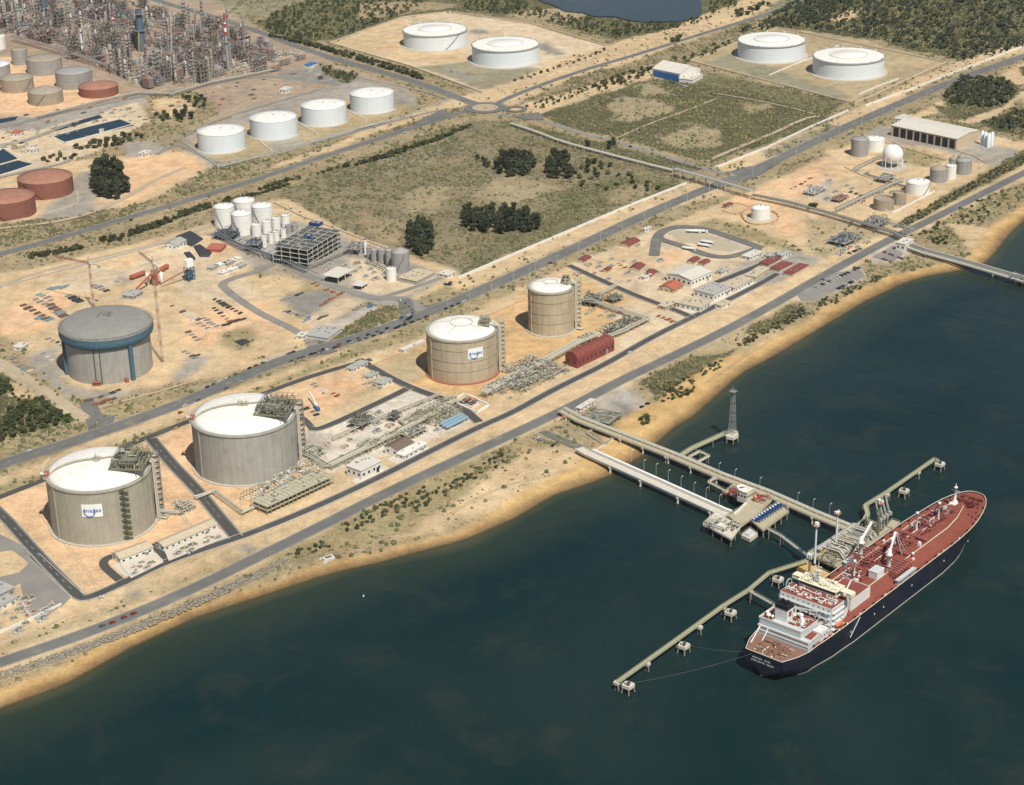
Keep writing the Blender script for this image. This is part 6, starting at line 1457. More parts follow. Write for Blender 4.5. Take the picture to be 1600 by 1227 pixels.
pp, pc, ms, om, ds = 'pipe_pale', 'pipe_cream', 'mid_steel', 'olive_steel', 'dark_steel'
rack('pale pipe rack following the field road from the roundabout', [(798, 196), (840, 210), (875, 224), (945, 243), (1000, 257), (1052, 270)], 2.5, 5, [pp, pp, pc, pp], k=1, r_=.5)
rack('tall pale pipe bridge crossing the main road', [(1054, 276), (1112, 292), (1176, 311)], 9, 7, [pp, pp, pc, pp, ms], 'pipe_pale', 12, True, r_=.5)
rack('pipe rack from the road bridge towards the coast road', [(1176, 311), (1230, 322), (1290, 338), (1350, 356), (1395, 370), (1420, 383)], 4.5, 6, [ms, ds, pc, ms, ds], r_=.45)
rack('raised white pipe portal beside the coast road', [(1365, 353), (1425, 372)], 8, 5, [pp, pp], 'pipe_pale', 14, True)
rack('grey pipe gantry through the sphere compound', [(1306, 333), (1345, 314), (1385, 296), (1412, 284)], 4, 4.5, [ms, pp, ms, ds], 'pipe_pale')
rack('thin pipe run between sphere and tanks', [(1334, 268), (1366, 252), (1385, 246)], 3, 3, [pp, ms])
rack('pipe run in front of the sphere bund', [(1350, 274), (1400, 290), (1420, 296)], 2, 3, [ms, pc])
rack('main pipe corridor rack of the terminal, starting at the vaporisers', [(515, 735), (585, 701), (655, 665), (712, 632)], 4.5, 6, [pp, pc, pc, pp, om], pc, 8, r_=.45)
rack('pipe corridor rack between board-carrying tan tank and red shed', [(755, 622), (800, 596), (845, 574), (900, 543), (935, 528)], 4.5, 8, [pp, pc, pp, om, pp, pc], pc, 8, r_=.5)
rack('right-angled pipe rack behind the smallest gas tank', [(926, 470), (962, 452)], 4, 4, [pp, pc, pp], pc)
rack('pipe rack forming an angle right of the smallest gas tank', [(920, 474), (960, 488), (1012, 504), (975, 522), (940, 536)], 4, 5, [pp, pc, om, pp], pc, r_=.45)
rack('low pipe trough between the two grey tanks', [(305, 782), (335, 772), (380, 805), (410, 790)], 2.2, 4, [pp, pc, pp], pc, r_=.4)
rack('low pipe rack at the foot of the tank with the zigzag stair', [(243, 802), (280, 805), (300, 795)], 2.2, 4, [pp, pp, pc], ms, r_=.4)
rack('pipe rack leading down from the second grey tank', [(468, 712), (492, 722), (512, 735)], 4, 5, [pp, pc, om, pp], pc)
rack('zigzag pipe rack in the white gravel yard', [(560, 700), (575, 690), (590, 697), (640, 672), (625, 662), (660, 645)], 3, 3, [pp, pc, pp], pc)
rack('thin pipe rack along the back of the white gravel yard', [(520, 690), (575, 665), (640, 640), (690, 620)], 3, 2.4, [pp, pc], pc)
rack('pipe rack in the chemical plant below the white tanks', [(338, 372), (380, 392), (440, 412), (480, 428)], 5, 5, [ms, ds, 'stack_blue', ms], ms)
rack('pipe rack leading from the steel frame to the silos', [(485, 422), (530, 402), (560, 390), (575, 392)], 5, 4, [ms, pc, ms], ms)
rack('pipe run beside the grey silos', [(572, 412), (600, 424), (606, 432)], 3, 3, [pp, ms], ms)
rack('pipe run from the red tanks towards the ponds', [(-40, 288), (30, 272), (95, 258), (110, 252)], 2, 4, [pp, ms, pp], ms)
rack('long pipe band beside the refinery street', [(-60, 240), (40, 222), (110, 196)], 2, 5, [pp, ms, pc], ms)
rack('blue-grey pipe track at the left edge above the grey tanks', [(-60, 62), (0, 52), (60, 38), (120, 24), (180, 8)], 4, 8, [ms, 'stack_blue', ms, pc, ms], ms)
rack('pipe track crossing in front of the refinery units', [(60, 186), (160, 160), (215, 148), (270, 150), (330, 132), (430, 112)], 3, 7, [ms, pc, ms, pp], ms)
rack('broad pipe rack inside the refinery, left block', [(20, 64), (90, 84), (160, 108), (205, 125)], 8, 9, [ms, pc, 'purple_steel', pp, ms], 'purple_steel', 10)
rack('broad pipe rack inside the refinery, middle block', [(110, 30), (180, 52), (260, 78), (330, 98)], 8, 9, [ms, pc, 'purple_steel', pp, ms], 'purple_steel', 10)
rack('broad pipe rack inside the refinery, right block', [(240, 40), (300, 60), (360, 78), (410, 95)], 8, 8, [ms, pc, 'purple_steel', pp], 'purple_steel', 10)
rack('pipe rack along the bund of the diagonal tank row', [(345, 262), (430, 240), (520, 213), (600, 192)], 1, 2.5, [pp, pc], ms)
# ---------------------------------------------------------------- steel frames with equipment
def frame3d(label, L, F, Rr, h, lv, nx, ny, fm_, cl, name='steel_frame', cat='steel frame', t=.35, n=40, floors=True, hm=3, group=None):
    F0, a, w, d = frame_of(L, F, Rr); sg = 1 if d > 0 else -1; d = abs(d); c = F0+Vector((math.cos(a)*w/2-sg*math.sin(a)*d/2, math.sin(a)*w/2+sg*math.cos(a)*d/2, 0)); root = thing(name, label, cat, c, a, group)
    fb = MB(); X_ = [-w/2+w*i/nx for i in range(nx+1)]; Y_ = [-d/2+d*i/ny for i in range(ny+1)]
    for x in X_:
        for y in Y_: fb.bar((x, y, 0), (x, y, h), t)
    for k in range(1, lv+1):
        z = h*k/lv
        for x in X_: fb.bar((x, -d/2, z), (x, d/2, z), t)
        for y in Y_: fb.bar((-w/2, y, z), (w/2, y, z), t)
    fb.build('frame', fm_, root)
    if floors:
        for k in range(1, lv+1): MB().box((0, 0, h*k/lv-.3), (w*.97, d*.95, .12)).build('floor_grating', ds if 'chemical' in label else ms if fm_ != 'frame_cream' else pc, root)
    for i, m_ in enumerate(cl):
        cb = MB()
        for k in range(0, lv+1): clutter(cb, -w*.46, w*.46, -d*.44, d*.44, h*k/lv, n//(lv+1), 7*i+k+int(w), min(hm, h/lv*.9) if k < lv else hm)
        cb.build('equipment', m_, root)
    return root
frame3d('open four-storey grey steel frame of the chemical plant', (444, 402), (482, 420), (536, 387), 19, 4, 7, 4, 'pipe_pale', [ms, pp, ds], n=90, t=.5)
p = G(512, 372); bx = thing('cooling_unit', 'bright blue unit on top of the grey steel frame', 'cooling unit', (p.x-10, p.y-14, 19.2), R(62)); MB().box((0, 0, 0), (9, 12, 3)).build('casing', 'deep_blue', bx); MB().lathe((0, 3, 3), [(2.4, 0), (2.4, .8), (.05, .8)], 14).lathe((0, -3, 3), [(2.4, 0), (2.4, .8), (.05, .8)], 14).build('fan', ms, bx)
p = G(498, 392); bx = thing('cooling_unit', 'smaller dark blue unit in the middle of the frame roof', 'cooling unit', (p.x-8, p.y-14, 19.2), R(62)); MB().box((0, 0, 0), (6, 8, 2.6)).build('casing', 'deep_blue', bx); MB().lathe((0, 0, 2.6), [(2, 0), (2, .8), (.05, .8)], 14).build('fan', ms, bx)
frame3d('long cream vaporiser frame with many bays along the perimeter street', (398, 792), (418, 806), (522, 757), 7, 2, 16, 2, 'frame_cream', [pc, pp, om], n=30, hm=1.6)
frame3d('row of grey exchangers behind the cream vaporiser frame', (382, 779), (398, 790), (500, 738), 6, 1, 22, 1, 'frame_cream', [pp, 'bluewhite_steel'], n=44, hm=2.5, floors=False)
frame3d('cream pipe frame with valves in the right part of the gravel yard', (652, 652), (682, 668), (722, 646), 6, 2, 6, 3, 'frame_cream', [pp, om, pc], n=60, floors=False)
frame3d('compact machinery block right of the gravel circle', (550, 664), (566, 674), (586, 660), 5, 1, 2, 2, ms, [ms, ds, om], n=40, hm=5)
frame3d('small grey machinery skid in the pink gravel yard', (608, 656), (616, 661), (628, 653), 4, 1, 2, 1, ms, [ms, ds], n=26, hm=4)
frame3d('valve block at the corridor near the brown-roofed building', (630, 682), (640, 690), (668, 676), 4, 1, 4, 2, pc, [pp, om], n=40)
frame3d('dense grey regasification pipework left of the red shed', (782, 600), (816, 618), (888, 580), 5, 1, 10, 4, pc, [pp, ms, om, pc], n=150, hm=3, floors=False)
frame3d('dense pipework between tan tank and corridor', (792, 580), (808, 590), (850, 568), 4, 1, 6, 2, om, [pp, ms], n=60, hm=3, floors=False)
frame3d('green-grey valve field right of the smallest gas tank', (935, 520), (955, 530), (1008, 506), 4, 1, 7, 2, om, [pp, om, ds], n=80, hm=3, floors=False)
frame3d('dark pipe cluster behind the smallest gas tank', (912, 472), (930, 482), (945, 470), 5, 1, 3, 3, om, [om, ds, pp], n=50, hm=4)
frame3d('small pipe cluster enclosed by the right-angled rack', (948, 470), (958, 476), (974, 470), 4, 1, 3, 2, om, [ms, om], n=36, hm=4)
frame3d('pipe manifold on the sandy root of the pipe jetty', (915, 652), (952, 668), (972, 652), 3, 1, 4, 4, om, [om, pc], n=40, hm=2.5)
frame3d('grey plant skid between coast road and sphere compound', (1294, 380), (1320, 388), (1348, 374), 4, 1, 4, 2, ms, [ms, ds, 'stack_blue'], n=40, hm=4)
frame3d('white pump skid on the sand near the sphere compound', (1258, 302), (1272, 308), (1292, 298), 3, 1, 3, 2, pp, [pp, 'sign_white', ms], n=34, hm=3)
frame3d('rust-red pump skid on the sand left of the brown tanks', (1300, 314), (1312, 318), (1326, 310), 3, 1, 3, 2, 'redbrown', ['redbrown', ms], n=26, hm=3)
frame3d('small frame of vessels in the sphere compound', (1370, 282), (1384, 288), (1400, 280), 4, 1, 3, 2, ms, [ms, pp], n=26, hm=4)
frame3d('valve cluster where racks meet beside the coast road', (1350, 352), (1372, 360), (1392, 350), 5, 1, 4, 2, ms, [ms, ds, pp], n=44, hm=5)
frame3d('blue-grey cooling frame at the foot of the white chemical tanks', (343, 368), (362, 378), (378, 368), 5, 1, 4, 2, 'stack_blue', ['stack_blue', ds, ms], n=50, hm=5)
frame3d('dark blue exchanger frame beside the small white tanks', (390, 386), (404, 394), (414, 384), 7, 2, 3, 2, 'stack_blue', ['stack_blue', ds], n=40, hm=4)
frame3d('grey frame between the steel frame and the grey silos', (545, 392), (560, 400), (572, 390), 6, 1, 3, 2, ms, [ms, pc], n=36, hm=5)
# blue-white horizontal drums
for i, (x, y) in enumerate(((688, 668), (692, 671), (697, 673))):
    a0, b0 = G(x, y), G(x+34, y-17); d = b0-a0; c = (a0+b0)/2
    root = thing('storage_drum', ['blue-white horizontal drum, back one of three by the perimeter street', 'blue-white horizontal drum, middle one of three by the perimeter street', 'blue-white horizontal drum, front one of three by the perimeter street'][i], 'drum', c, math.atan2(d.y, d.x)); L = d.length/2
    MB().lathe((0, 0, 0), [(.05, -L), (1.3, -L+.5), (1.5, -L+1.4), (1.5, L-1.4), (1.3, L-.5), (.05, L)], 16).build('shell', 'blue_drum' if 'blue_drum' in MATS else mat('blue_drum', (.22, .33, .41), .4, var=.1), root)
    me = root.children[0].data
    for v in me.vertices: v.co = (v.co.z, v.co.x, v.co.y+2.6)
    for s in (-.6, .6): MB().box((s*L, 0, 0), (.8, 2.4, 1.9)).build('saddle', 'jetty_pale', root)
# walled pit beside the corner
def wall(label, px, h, th, m='wall_white', name='boundary_wall', cat='wall', close=False, k=0):
    P = line_px(px+([px[0]] if close else []), k); root_o = P[0]; mb = MB()
    for a, b in zip(P, P[1:]):
        d = Vector((b[0]-a[0], b[1]-a[1])).normalized()*th*.499; mb.bar((a[0]-d.x-root_o[0], a[1]-d.y-root_o[1], h/2-.05), (b[0]+d.x-root_o[0], b[1]+d.y-root_o[1], h/2-.05), th, h)
    o = mb.build(name, m, loc=(root_o[0], root_o[1], 0)); tag(o, label, cat); return o
wall('white-walled square pit at the corner of the terminal streets', [(706, 628), (726, 616), (764, 634), (745, 646)], 1.6, 1.1, 'roof_white', close=True)
wall('inner white kerb wall of the square pit', [(718, 628), (728, 622), (748, 632), (738, 638)], 1.2, .8, 'roof_white', close=True)
MBt = frame3d('black and red valves inside the white-walled pit', (722, 628), (735, 635), (746, 629), 1.6, 1, 2, 2, ds, [ds, 'red_paint', pp], n=30, hm=2)
wall('long white wall between centre field and main road', [(716, 436), (800, 400), (900, 358), (985, 322), (1072, 288)], 2.4, 1.4)
wall('long white wall right of the main road bridge, below the right fields', [(1118, 263), (1200, 231), (1265, 200), (1325, 174)], 2.2, 1.3)
wall('long pale wall below the upper right tank compound', [(1352, 166), (1430, 138), (1525, 101), (1600, 73), (1700, 38)], 2.2, 1.4)
wall('sand-coloured bank between chemical plant and centre field', [(430, 318), (470, 338), (520, 356), (570, 376), (640, 402)], 1.6, 2.2, 'wall_tan')
wall('pale wall behind the construction yard', [(-60, 466), (60, 434), (180, 402), (270, 378), (330, 356)], 1.6, .9, 'roof_grey')
wall('pale wall between plant road and chemical tanks', [(330, 352), (350, 362), (430, 396), (500, 430)], 1.2, .8, 'roof_grey')
wall('low wall along the main road in front of the tank under construction', [(155, 638), (250, 612), (340, 585), (420, 562), (480, 542)], 1.0, .8, 'wall_tan')
wall('low cream wall on the sea side of the perimeter street', [(205, 922), (300, 882), (385, 845)], 1.4, .9, 'wall_tan')
wall('cream wall continuing beside the perimeter street past the vaporisers', [(398, 838), (500, 797), (600, 750), (672, 716), (752, 675)], 1.0, .7, 'wall_tan')
wall('cream wall beside the perimeter street near the red shed', [(800, 655), (868, 620), (952, 578), (1015, 540), (1085, 505), (1115, 490)], 1.0, .7, 'wall_tan')
wall('cream wall at the bottom left beside the coast road', [(0, 1008), (60, 985), (110, 962)], 1.4, 1.0, 'wall_tan')
wall('far pale wall at the bottom left compound', [(-20, 998), (40, 972), (95, 946)], 1.6, 1.0, 'wall_white')
wall('orange and white barrier between main road and terminal', [(580, 572), (640, 548), (700, 521), (760, 496), (822, 468)], 1.1, .5, 'redsoil_wall' if 'redsoil_wall' in MATS else mat('redsoil_wall', (.50, .32, .20), .9))
wall('bund wall round the left pair of floating-roof tanks', [(515, 68), (628, 28), (705, 19), (830, 38), (948, 73), (845, 122), (752, 145), (640, 104)], 2.0, 1.6, 'wall_tan', close=True)
wall('bund wall round the right pair of floating-roof tanks', [(1078, 96), (1215, 44), (1478, 98), (1335, 163)], 2.0, 1.8, 'wall_tan', close=True)
wall('pale dividing wall between the right pair of floating-roof tanks', [(1202, 118), (1240, 102), (1272, 90), (1310, 72)], 1.4, 1.3)
wall('pale stub wall in the right tank compound', [(1342, 148), (1375, 134), (1403, 124)], 1.4, 1.2)
wall('white dividing wall in front of the first diagonal tank', [(425, 238), (395, 212), (380, 200)], 1.6, .8)
wall('white dividing wall between second and third diagonal tanks', [(496, 210), (470, 196), (452, 184)], 1.6, .8)
wall('white dividing wall between third and fourth diagonal tanks', [(572, 188), (545, 175), (530, 166)], 1.6, .8)
wall('pale bund round the diagonal row of four tanks', [(284, 222), (338, 259), (430, 242), (520, 214), (640, 180), (700, 156), (655, 142), (560, 122)], 1.4, 1.2, 'roof_grey')
wall('pale bund round the sphere and its neighbours', [(1320, 262), (1350, 276), (1400, 292), (1440, 272), (1480, 252), (1420, 234), (1378, 222)], 1.2, 1.1, 'wall_tan')
wall('pale bund round the brown tanks and ladder-ringed tank', [(1355, 322), (1394, 334), (1460, 300)], 1.4, 1.3, 'wall_white')
wall('pale bund round the right grey tanks', [(1462, 300), (1530, 266), (1545, 258), (1520, 244), (1480, 232)], 1.2, 1.0, 'wall_tan')
wall('pale bund round the large red tanks', [(-60, 362), (60, 338), (122, 318), (122, 302)], 1.2, 1.0, 'wall_tan')
wall('concrete edge round the main oil pond', [(80, 214), (186, 185), (210, 194), (102, 224)], .8, 2.2, 'roof_pale', close=True, name='pond_wall')
wall('concrete edge round the left dark ponds', [(-60, 276), (5, 232), (54, 257), (-30, 285)], .8, 1.8, 'roof_pale', close=True, name='pond_wall')
wall('round orange kerb of the sunken tank bund', [(1160, 340), (1158, 332), (1175, 328), (1205, 330), (1218, 338), (1212, 348), (1190, 353), (1168, 350)], 1.6, 1.6, 'redsoil_wall' if 'redsoil_wall' in MATS else mat('redsoil_wall', (.48, .30, .18), .9), close=True, k=1)
wall('rusty square bund around sand beside the white domed tank', [(1128, 330), (1150, 318), (1172, 324), (1150, 336)], 1.0, .9, 'redsoil_wall', close=True)
# ---------------------------------------------------------------- refinery
rd = random.Random(77)
def proto_column(h, r, m_, plat=4, seed=0):
    root = thing('distillation_column', 'x', 'column', (0, -500, 0)); MB().lathe((0, 0, 0), [(r*1.3, 0), (r, 3), (r, h-2), (r*.7, h-.6), (.05, h)], 14).build('shell', m_, root)
    pb = MB()
    for k in range(plat): z = h*(.25+.7*k/plat); pb.lathe((0, 0, z), [(r, 0), (r+1.3, 0), (r+1.3, .2), (r, .2)], 12, False, R(40*k), R(40*k+220)); rail(pb, (0, 0, 0), r+1.2, z+.2, 12, 1.1, R(40*k), R(40*k+220), .1)
    pb.tube((r+.5, 0, 1), (r+.5, 0, h), .25, 5); pb.build('platform', 'purple_steel', root); MB().path([(-r-.6, 0, 2), (-r-.6, 0, h-2), (-r*.2, 0, h+1), (0, 0, h)], .3, 5).build('overhead_pipe', pp, root); return root
def proto_frame(w, d, h, lv, fm_, cl, seed):
    root = thing('process_frame', 'x', 'process unit', (0, -500, 0)); fb = MB(); nx, ny = max(2, int(w/6)), max(2, int(d/6))
    for i in range(nx+1):
        for j in range(ny+1): fb.bar((-w/2+w*i/nx, -d/2+d*j/ny, 0), (-w/2+w*i/nx, -d/2+d*j/ny, h), .5)
    for k in range(1, lv+1):
        z = h*k/lv
        for i in range(nx+1): fb.bar((-w/2+w*i/nx, -d/2, z), (-w/2+w*i/nx, d/2, z), .4)
        for j in range(ny+1): fb.bar((-w/2, -d/2+d*j/ny, z), (w/2, -d/2+d*j/ny, z), .4)
    fb.build('frame', fm_, root)
    for k, m_ in enumerate(cl):
        cb = MB(); r2 = random.Random(seed+k)
        for L in range(lv+1): clutter(cb, -w*.48, w*.48, -d*.46, d*.46, h*L/lv, 12, seed*3+k*10+L, h/lv*.85)
        for q in range(3): x, y = r2.uniform(-w*.4, w*.4), r2.uniform(-d*.4, d*.4); cb.tube((x, y, 0), (x, y, h*r2.uniform(.6, 1.35)), r2.uniform(.5, 1.4), 8)
        cb.build('equipment', m_, root)
    return root
def proto_furnace(w, d, h, hs):
    root = thing('furnace', 'x', 'furnace', (0, -500, 0)); MB().box((0, 0, 2), (w, d, h)).add([(-w/2, -d/2, h+2), (w/2, -d/2, h+2), (w/2, d/2, h+2), (-w/2, d/2, h+2), (-w/5, -d/5, h+6), (w/5, -d/5, h+6), (w/5, d/5, h+6), (-w/5, d/5, h+6)], [(0, 1, 5, 4), (1, 2, 6, 5), (2, 3, 7, 6), (3, 0, 4, 7), (4, 5, 6, 7)]).build('casing', 'purple_steel', root)
    MB().tube((0, 0, h+5), (0, 0, h+hs), 1.2, 10, .9).build('stack', ms, root); b = MB()
    for x in (-w/2, 0, w/2):
        for y in (-d/2, d/2): b.box((x, y, 0), (.5, .5, 2.1)); b.bar((x, y, 2), (x, y, h+2), .5)
    b.build('leg', ds, root); return root
PR = [(proto_column(38, 2.0, 'grey_steel', 5), 32), (proto_column(26, 1.6, 'pipe_pale', 4), 24), (proto_column(50, 1.5, 'mid_steel', 6), 16), (proto_column(22, 2.6, 'purple_steel', 3), 20), (proto_column(17, 1.3, 'pipe_cream', 2), 20),
      (proto_frame(26, 16, 18, 4, 'purple_steel', [ms, 'purple_steel', ds, pp], 3), 36), (proto_frame(18, 14, 26, 5, 'mid_steel', ['purple_steel', ds, pc], 13), 28), (proto_frame(34, 14, 9, 2, 'pipe_pale', [ms, 'purple_steel', ds, 'redbrown'], 23), 34), (proto_frame(16, 16, 12, 3, 'grey_steel', [pp, 'purple_steel', 'stack_blue'], 33), 30),
      (proto_furnace(12, 9, 12, 22), 10), (proto_furnace(8, 8, 9, 14), 8), (proto_frame(20, 9, 5, 1, 'pipe_pale', [pp, 'wall_white', ds], 43), 26)]
zone = [(0, -12), (60, -14), (150, -6), (215, 8), (262, 22), (330, 44), (385, 62), (432, 82), (420, 104), (372, 118), (300, 132), (238, 140), (196, 128), (168, 110), (130, 100), (88, 78), (55, 66), (-10, 48)]
zone2 = [(400, 62), (470, 90), (478, 104), (440, 116), (400, 110)]
def spots(poly, n, seed, dmin):
    r2 = random.Random(seed); out = []; xs_ = [p[0] for p in poly]; ys_ = [p[1] for p in poly]; t = 0
    while len(out) < n and t < 20000:
        t += 1; x, y = r2.uniform(min(xs_), max(xs_)), r2.uniform(min(ys_), max(ys_))
        ins = False; m_ = len(poly)
        for i in range(m_):
            (xa, ya), (xb, yb) = poly[i], poly[(i+1) % m_]
            if (ya > y) != (yb > y) and x < (xb-xa)*(y-ya)/(yb-ya)+xa: ins = not ins
        if not ins: continue
        p = G(x, y)
        if any((p.x-q[0])**2+(p.y-q[1])**2 < dmin*dmin for q in out): continue
        out.append((p.x, p.y))
    return out
SP = spots(zone, 290, 5, 11); k = 0; GA = SA; bygroup = {}
order = [i for i, (_, n) in enumerate(PR) for _ in range(n)]; rd.shuffle(order)
NAMES = {0: ('tall grey distillation column in the refinery', 'tall grey refinery columns'), 1: ('pale slim refinery column', 'pale slim refinery columns'), 2: ('very tall thin refinery column', 'very tall thin refinery columns'), 3: ('stout purple-brown refinery column', 'stout purple-brown refinery columns'), 4: ('short cream refinery column', 'short cream refinery columns'), 5: ('purple-brown four-level refinery frame', 'purple-brown refinery frames'), 6: ('tall five-level refinery frame', 'tall refinery frames'), 7: ('long low pale pipe frame in the refinery', 'long low pale refinery frames'), 8: ('square grey refinery unit', 'square grey refinery units'), 9: ('large refinery furnace with central stack', 'large refinery furnaces'), 10: ('small refinery furnace with stack', 'small refinery furnaces'), 11: ('single-level white equipment skid in the refinery', 'white equipment skids in the refinery')}
used = set()
for (x, y), i in zip(SP, order):
    pr0 = PR[i][0]; s = rd.uniform(.7, 1.1); loc = (x, y, 0); rz = GA+rd.choice((0, math.pi/2))+rd.uniform(-.03, .03)
    if i not in used: used.add(i); o = pr0; kids_of(o); o.location = loc; o.rotation_euler.z = rz; o.scale = (s, s, s)
    else: o = dup(pr0, loc, rz, scale=s)
    bygroup.setdefault(i, []).append(o)
for (x, y) in spots(zone2, 16, 8, 14):
    i = rd.choice((7, 11, 8)); o = dup(PR[i][0], (x, y, 0), GA, scale=rd.uniform(.5, .8)); bygroup[i].append(o)
tg = MB(); r3 = random.Random(99); PM = []
for mm_, sd_ in (('purple_steel', 1), ('mid_steel', 2), ('pipe_pale', 3)):
    tg = MB(); r3 = random.Random(sd_)
    for x, y in spots(zone, 330, 40+sd_, 3):
        a = SA+r3.choice((0, math.pi/2)); L = r3.uniform(5, 26); z = r3.uniform(1, 9); d = Vector((math.cos(a), math.sin(a), 0))*L/2; c = Vector((x, y, z)); w9 = r3.choice((.4, .6, 1.2))
        tg.bar(c-d, c+d, w9); tg.bar(c-d, Vector((c.x-d.x, c.y-d.y, 0)), .4); tg.bar(c+d, Vector((c.x+d.x, c.y+d.y, 0)), .4)
        if r3.random() < .4: tg.box((x+2, y, 0), (r3.uniform(2, 6), r3.uniform(2, 5), r3.uniform(2, 6)), a)
    tag(tg.build('refinery_pipework', mm_), {1: 'tangle of purple-brown pipes and supports between the refinery units', 2: 'tangle of grey pipes and supports between the refinery units', 3: 'tangle of pale pipes and supports between the refinery units'}[sd_], 'pipework', kind='stuff')
for i, L in bygroup.items():
    number(L, NAMES[i][0])
    for o in L: o['group'] = NAMES[i][1]
def stack(label, px, py, ptop, r, bands, name='chimney'):
    p = G(px, py); h = hgt(p, ptop); root = thing(name, label, 'chimney', p); n = len(bands)
    z = 0
    for i, (f0, m_) in enumerate(bands):
        z1 = h*f0; ra, rb2 = r*(1-.35*z/h), r*(1-.35*z1/h); MB().lathe((0, 0, 0), [(ra, z), (rb2, z1)], 18).build('shaft', m_, root); z = z1
    MB().lathe((0, 0, 0), [(r*.65, h), (r*.5, h), (r*.5, h-2)], 18, False).build('rim', ds, root); pb = MB()
    for q in (.5, .9): pb.lathe((0, 0, h*q), [(r*.7, 0), (r+1.6, 0), (r+1.6, .3)], 16, False); rail(pb, (0, 0, 0), r+1.5, h*q+.3, 14)
    pb.build('gallery', ms, root)
stack('broad blue-black refinery chimney', 222, 80, 15, 6.8, [(1, 'stack_blue')])
rw = [(.62, 'grey_steel'), (.69, 'red_paint'), (.76, 'sign_white'), (.83, 'red_paint'), (.90, 'sign_white'), (1, 'red_paint')]
stack('red and white banded chimney at the right edge of the refinery', 357, 110, 22, 2.6, rw); stack('grey chimney with red and white top, left of the blue-black chimney', 179, 58, 17, 2.4, rw)
stack('dark slim chimney just behind the banded chimney', 361, 106, 14, 2.0, [(1, 'mid_steel')]); stack('dark thick column stack in the left part of the refinery', 72, 40, -14, 5, [(1, 'stack_blue')]); stack('thin grey chimney near the left edge of the refinery', 40, 46, -10, 1.6, [(1, 'grey_steel')]); stack('slim grey chimney above the pale-roofed tank', 130, 90, 45, 1.8, [(1, 'bluewhite_steel')])
def crane(label, px, py, ptop, w, mats_, jib, back, ja, cat='crane', name='tower_crane'):
    p = G(px, py); h = hgt(p, ptop); root = lattice(name, label, p, w, w, h, max(8, int(h/5)), mats_, cat, t=.17); root.rotation_euler.z = SA; a = ja-SA
    jb = MB(); d = Vector((math.cos(a), math.sin(a), 0)); n = Vector((-d.y, d.x, 0))*w*.35
    for q in (n, -n): jb.bar(q+Vector((0, 0, h)), d*jib+q+Vector((0, 0, h)), .3)
    jb.bar(Vector((0, 0, h+1.8)), d*jib+Vector((0, 0, h+1.8)), .3); m_ = int(jib/3)
    for k in range(m_): c = d*(jib*k/m_); e = d*(jib*(k+1)/m_); jb.bar(c+n+Vector((0, 0, h)), e+Vector((0, 0, h+1.8)), .15); jb.bar(c-n+Vector((0, 0, h)), e+Vector((0, 0, h+1.8)), .15)
    jb.build('jib', mats_[0], root); cb = MB(); cb.bar((0, 0, h), -d*back+Vector((0, 0, h)), 1.0, .6); cb.box(-d*back+Vector((0, 0, h-2.4)), (2.4, 2.4, 2.4), a); cb.build('counterweight', 'jetty_conc', root)
    tb2 = MB(); tb2.bar((0, 0, h), (0, 0, h+7), .8); tb2.bar((0, 0, h+7), d*jib*.7+Vector((0, 0, h+1.8)), .14); tb2.bar((0, 0, h+7), -d*back+Vector((0, 0, h)), .14); tb2.build('mast_head', mats_[-1], root); MB().box((1.6, 0, h-2.2), (1.8, 1.8, 2.2)).build('cab', 'sign_white', root); return root
crane('red and white tower crane behind the tank under construction', 147, 482, 412, 1.8, ['crane_red', 'crane_pale'], 42, 12, R(150)); crane('tall red and white tower crane on the right side of the tank under construction', 254, 566, 412, 1.9, ['crane_red', 'crane_pale', 'crane_pale'], 34, 12, R(120))
for i, (x, y, t_, m_, l) in enumerate(((218, 120, 52, 'yellow_paint', 'thin yellow crawler crane boom in front of the blue-black chimney'), (268, 100, 24, 'cream_steel', 'thin tall cream crane boom in the refinery middle'), (332, 112, 46, 'olive_steel', 'thin olive crane boom in the right part of the refinery'), (132, 92, 46, 'pipe_pale', 'pale crane boom beside the slim grey chimney'))):
    p = G(x, y); h = hgt(p, t_); r0 = thing('crawler_crane', l, 'crane', p, SA); bm_ = MB(); bm_.bar((0, 0, 2), (h*.1, 0, h), .9); bm_.bar((h*.1, 0, h), (h*.12+5, 0, h*.5), .15); bm_.build('boom', m_, r0); MB().box((-1, 0, 1.4), (7, 4, 2.6)).build('cabin', m_, r0); MB().box((0, 2, 0), (7, 1.2, 1.4)).box((0, -2, 0), (7, 1.2, 1.4)).build('track', ds, r0)
r0 = frame3d('white open lattice frame standing out in the middle of the refinery', (238, 108), (246, 112), (254, 108), 27, 4, 2, 2, 'pipe_pale', [ds], n=20)

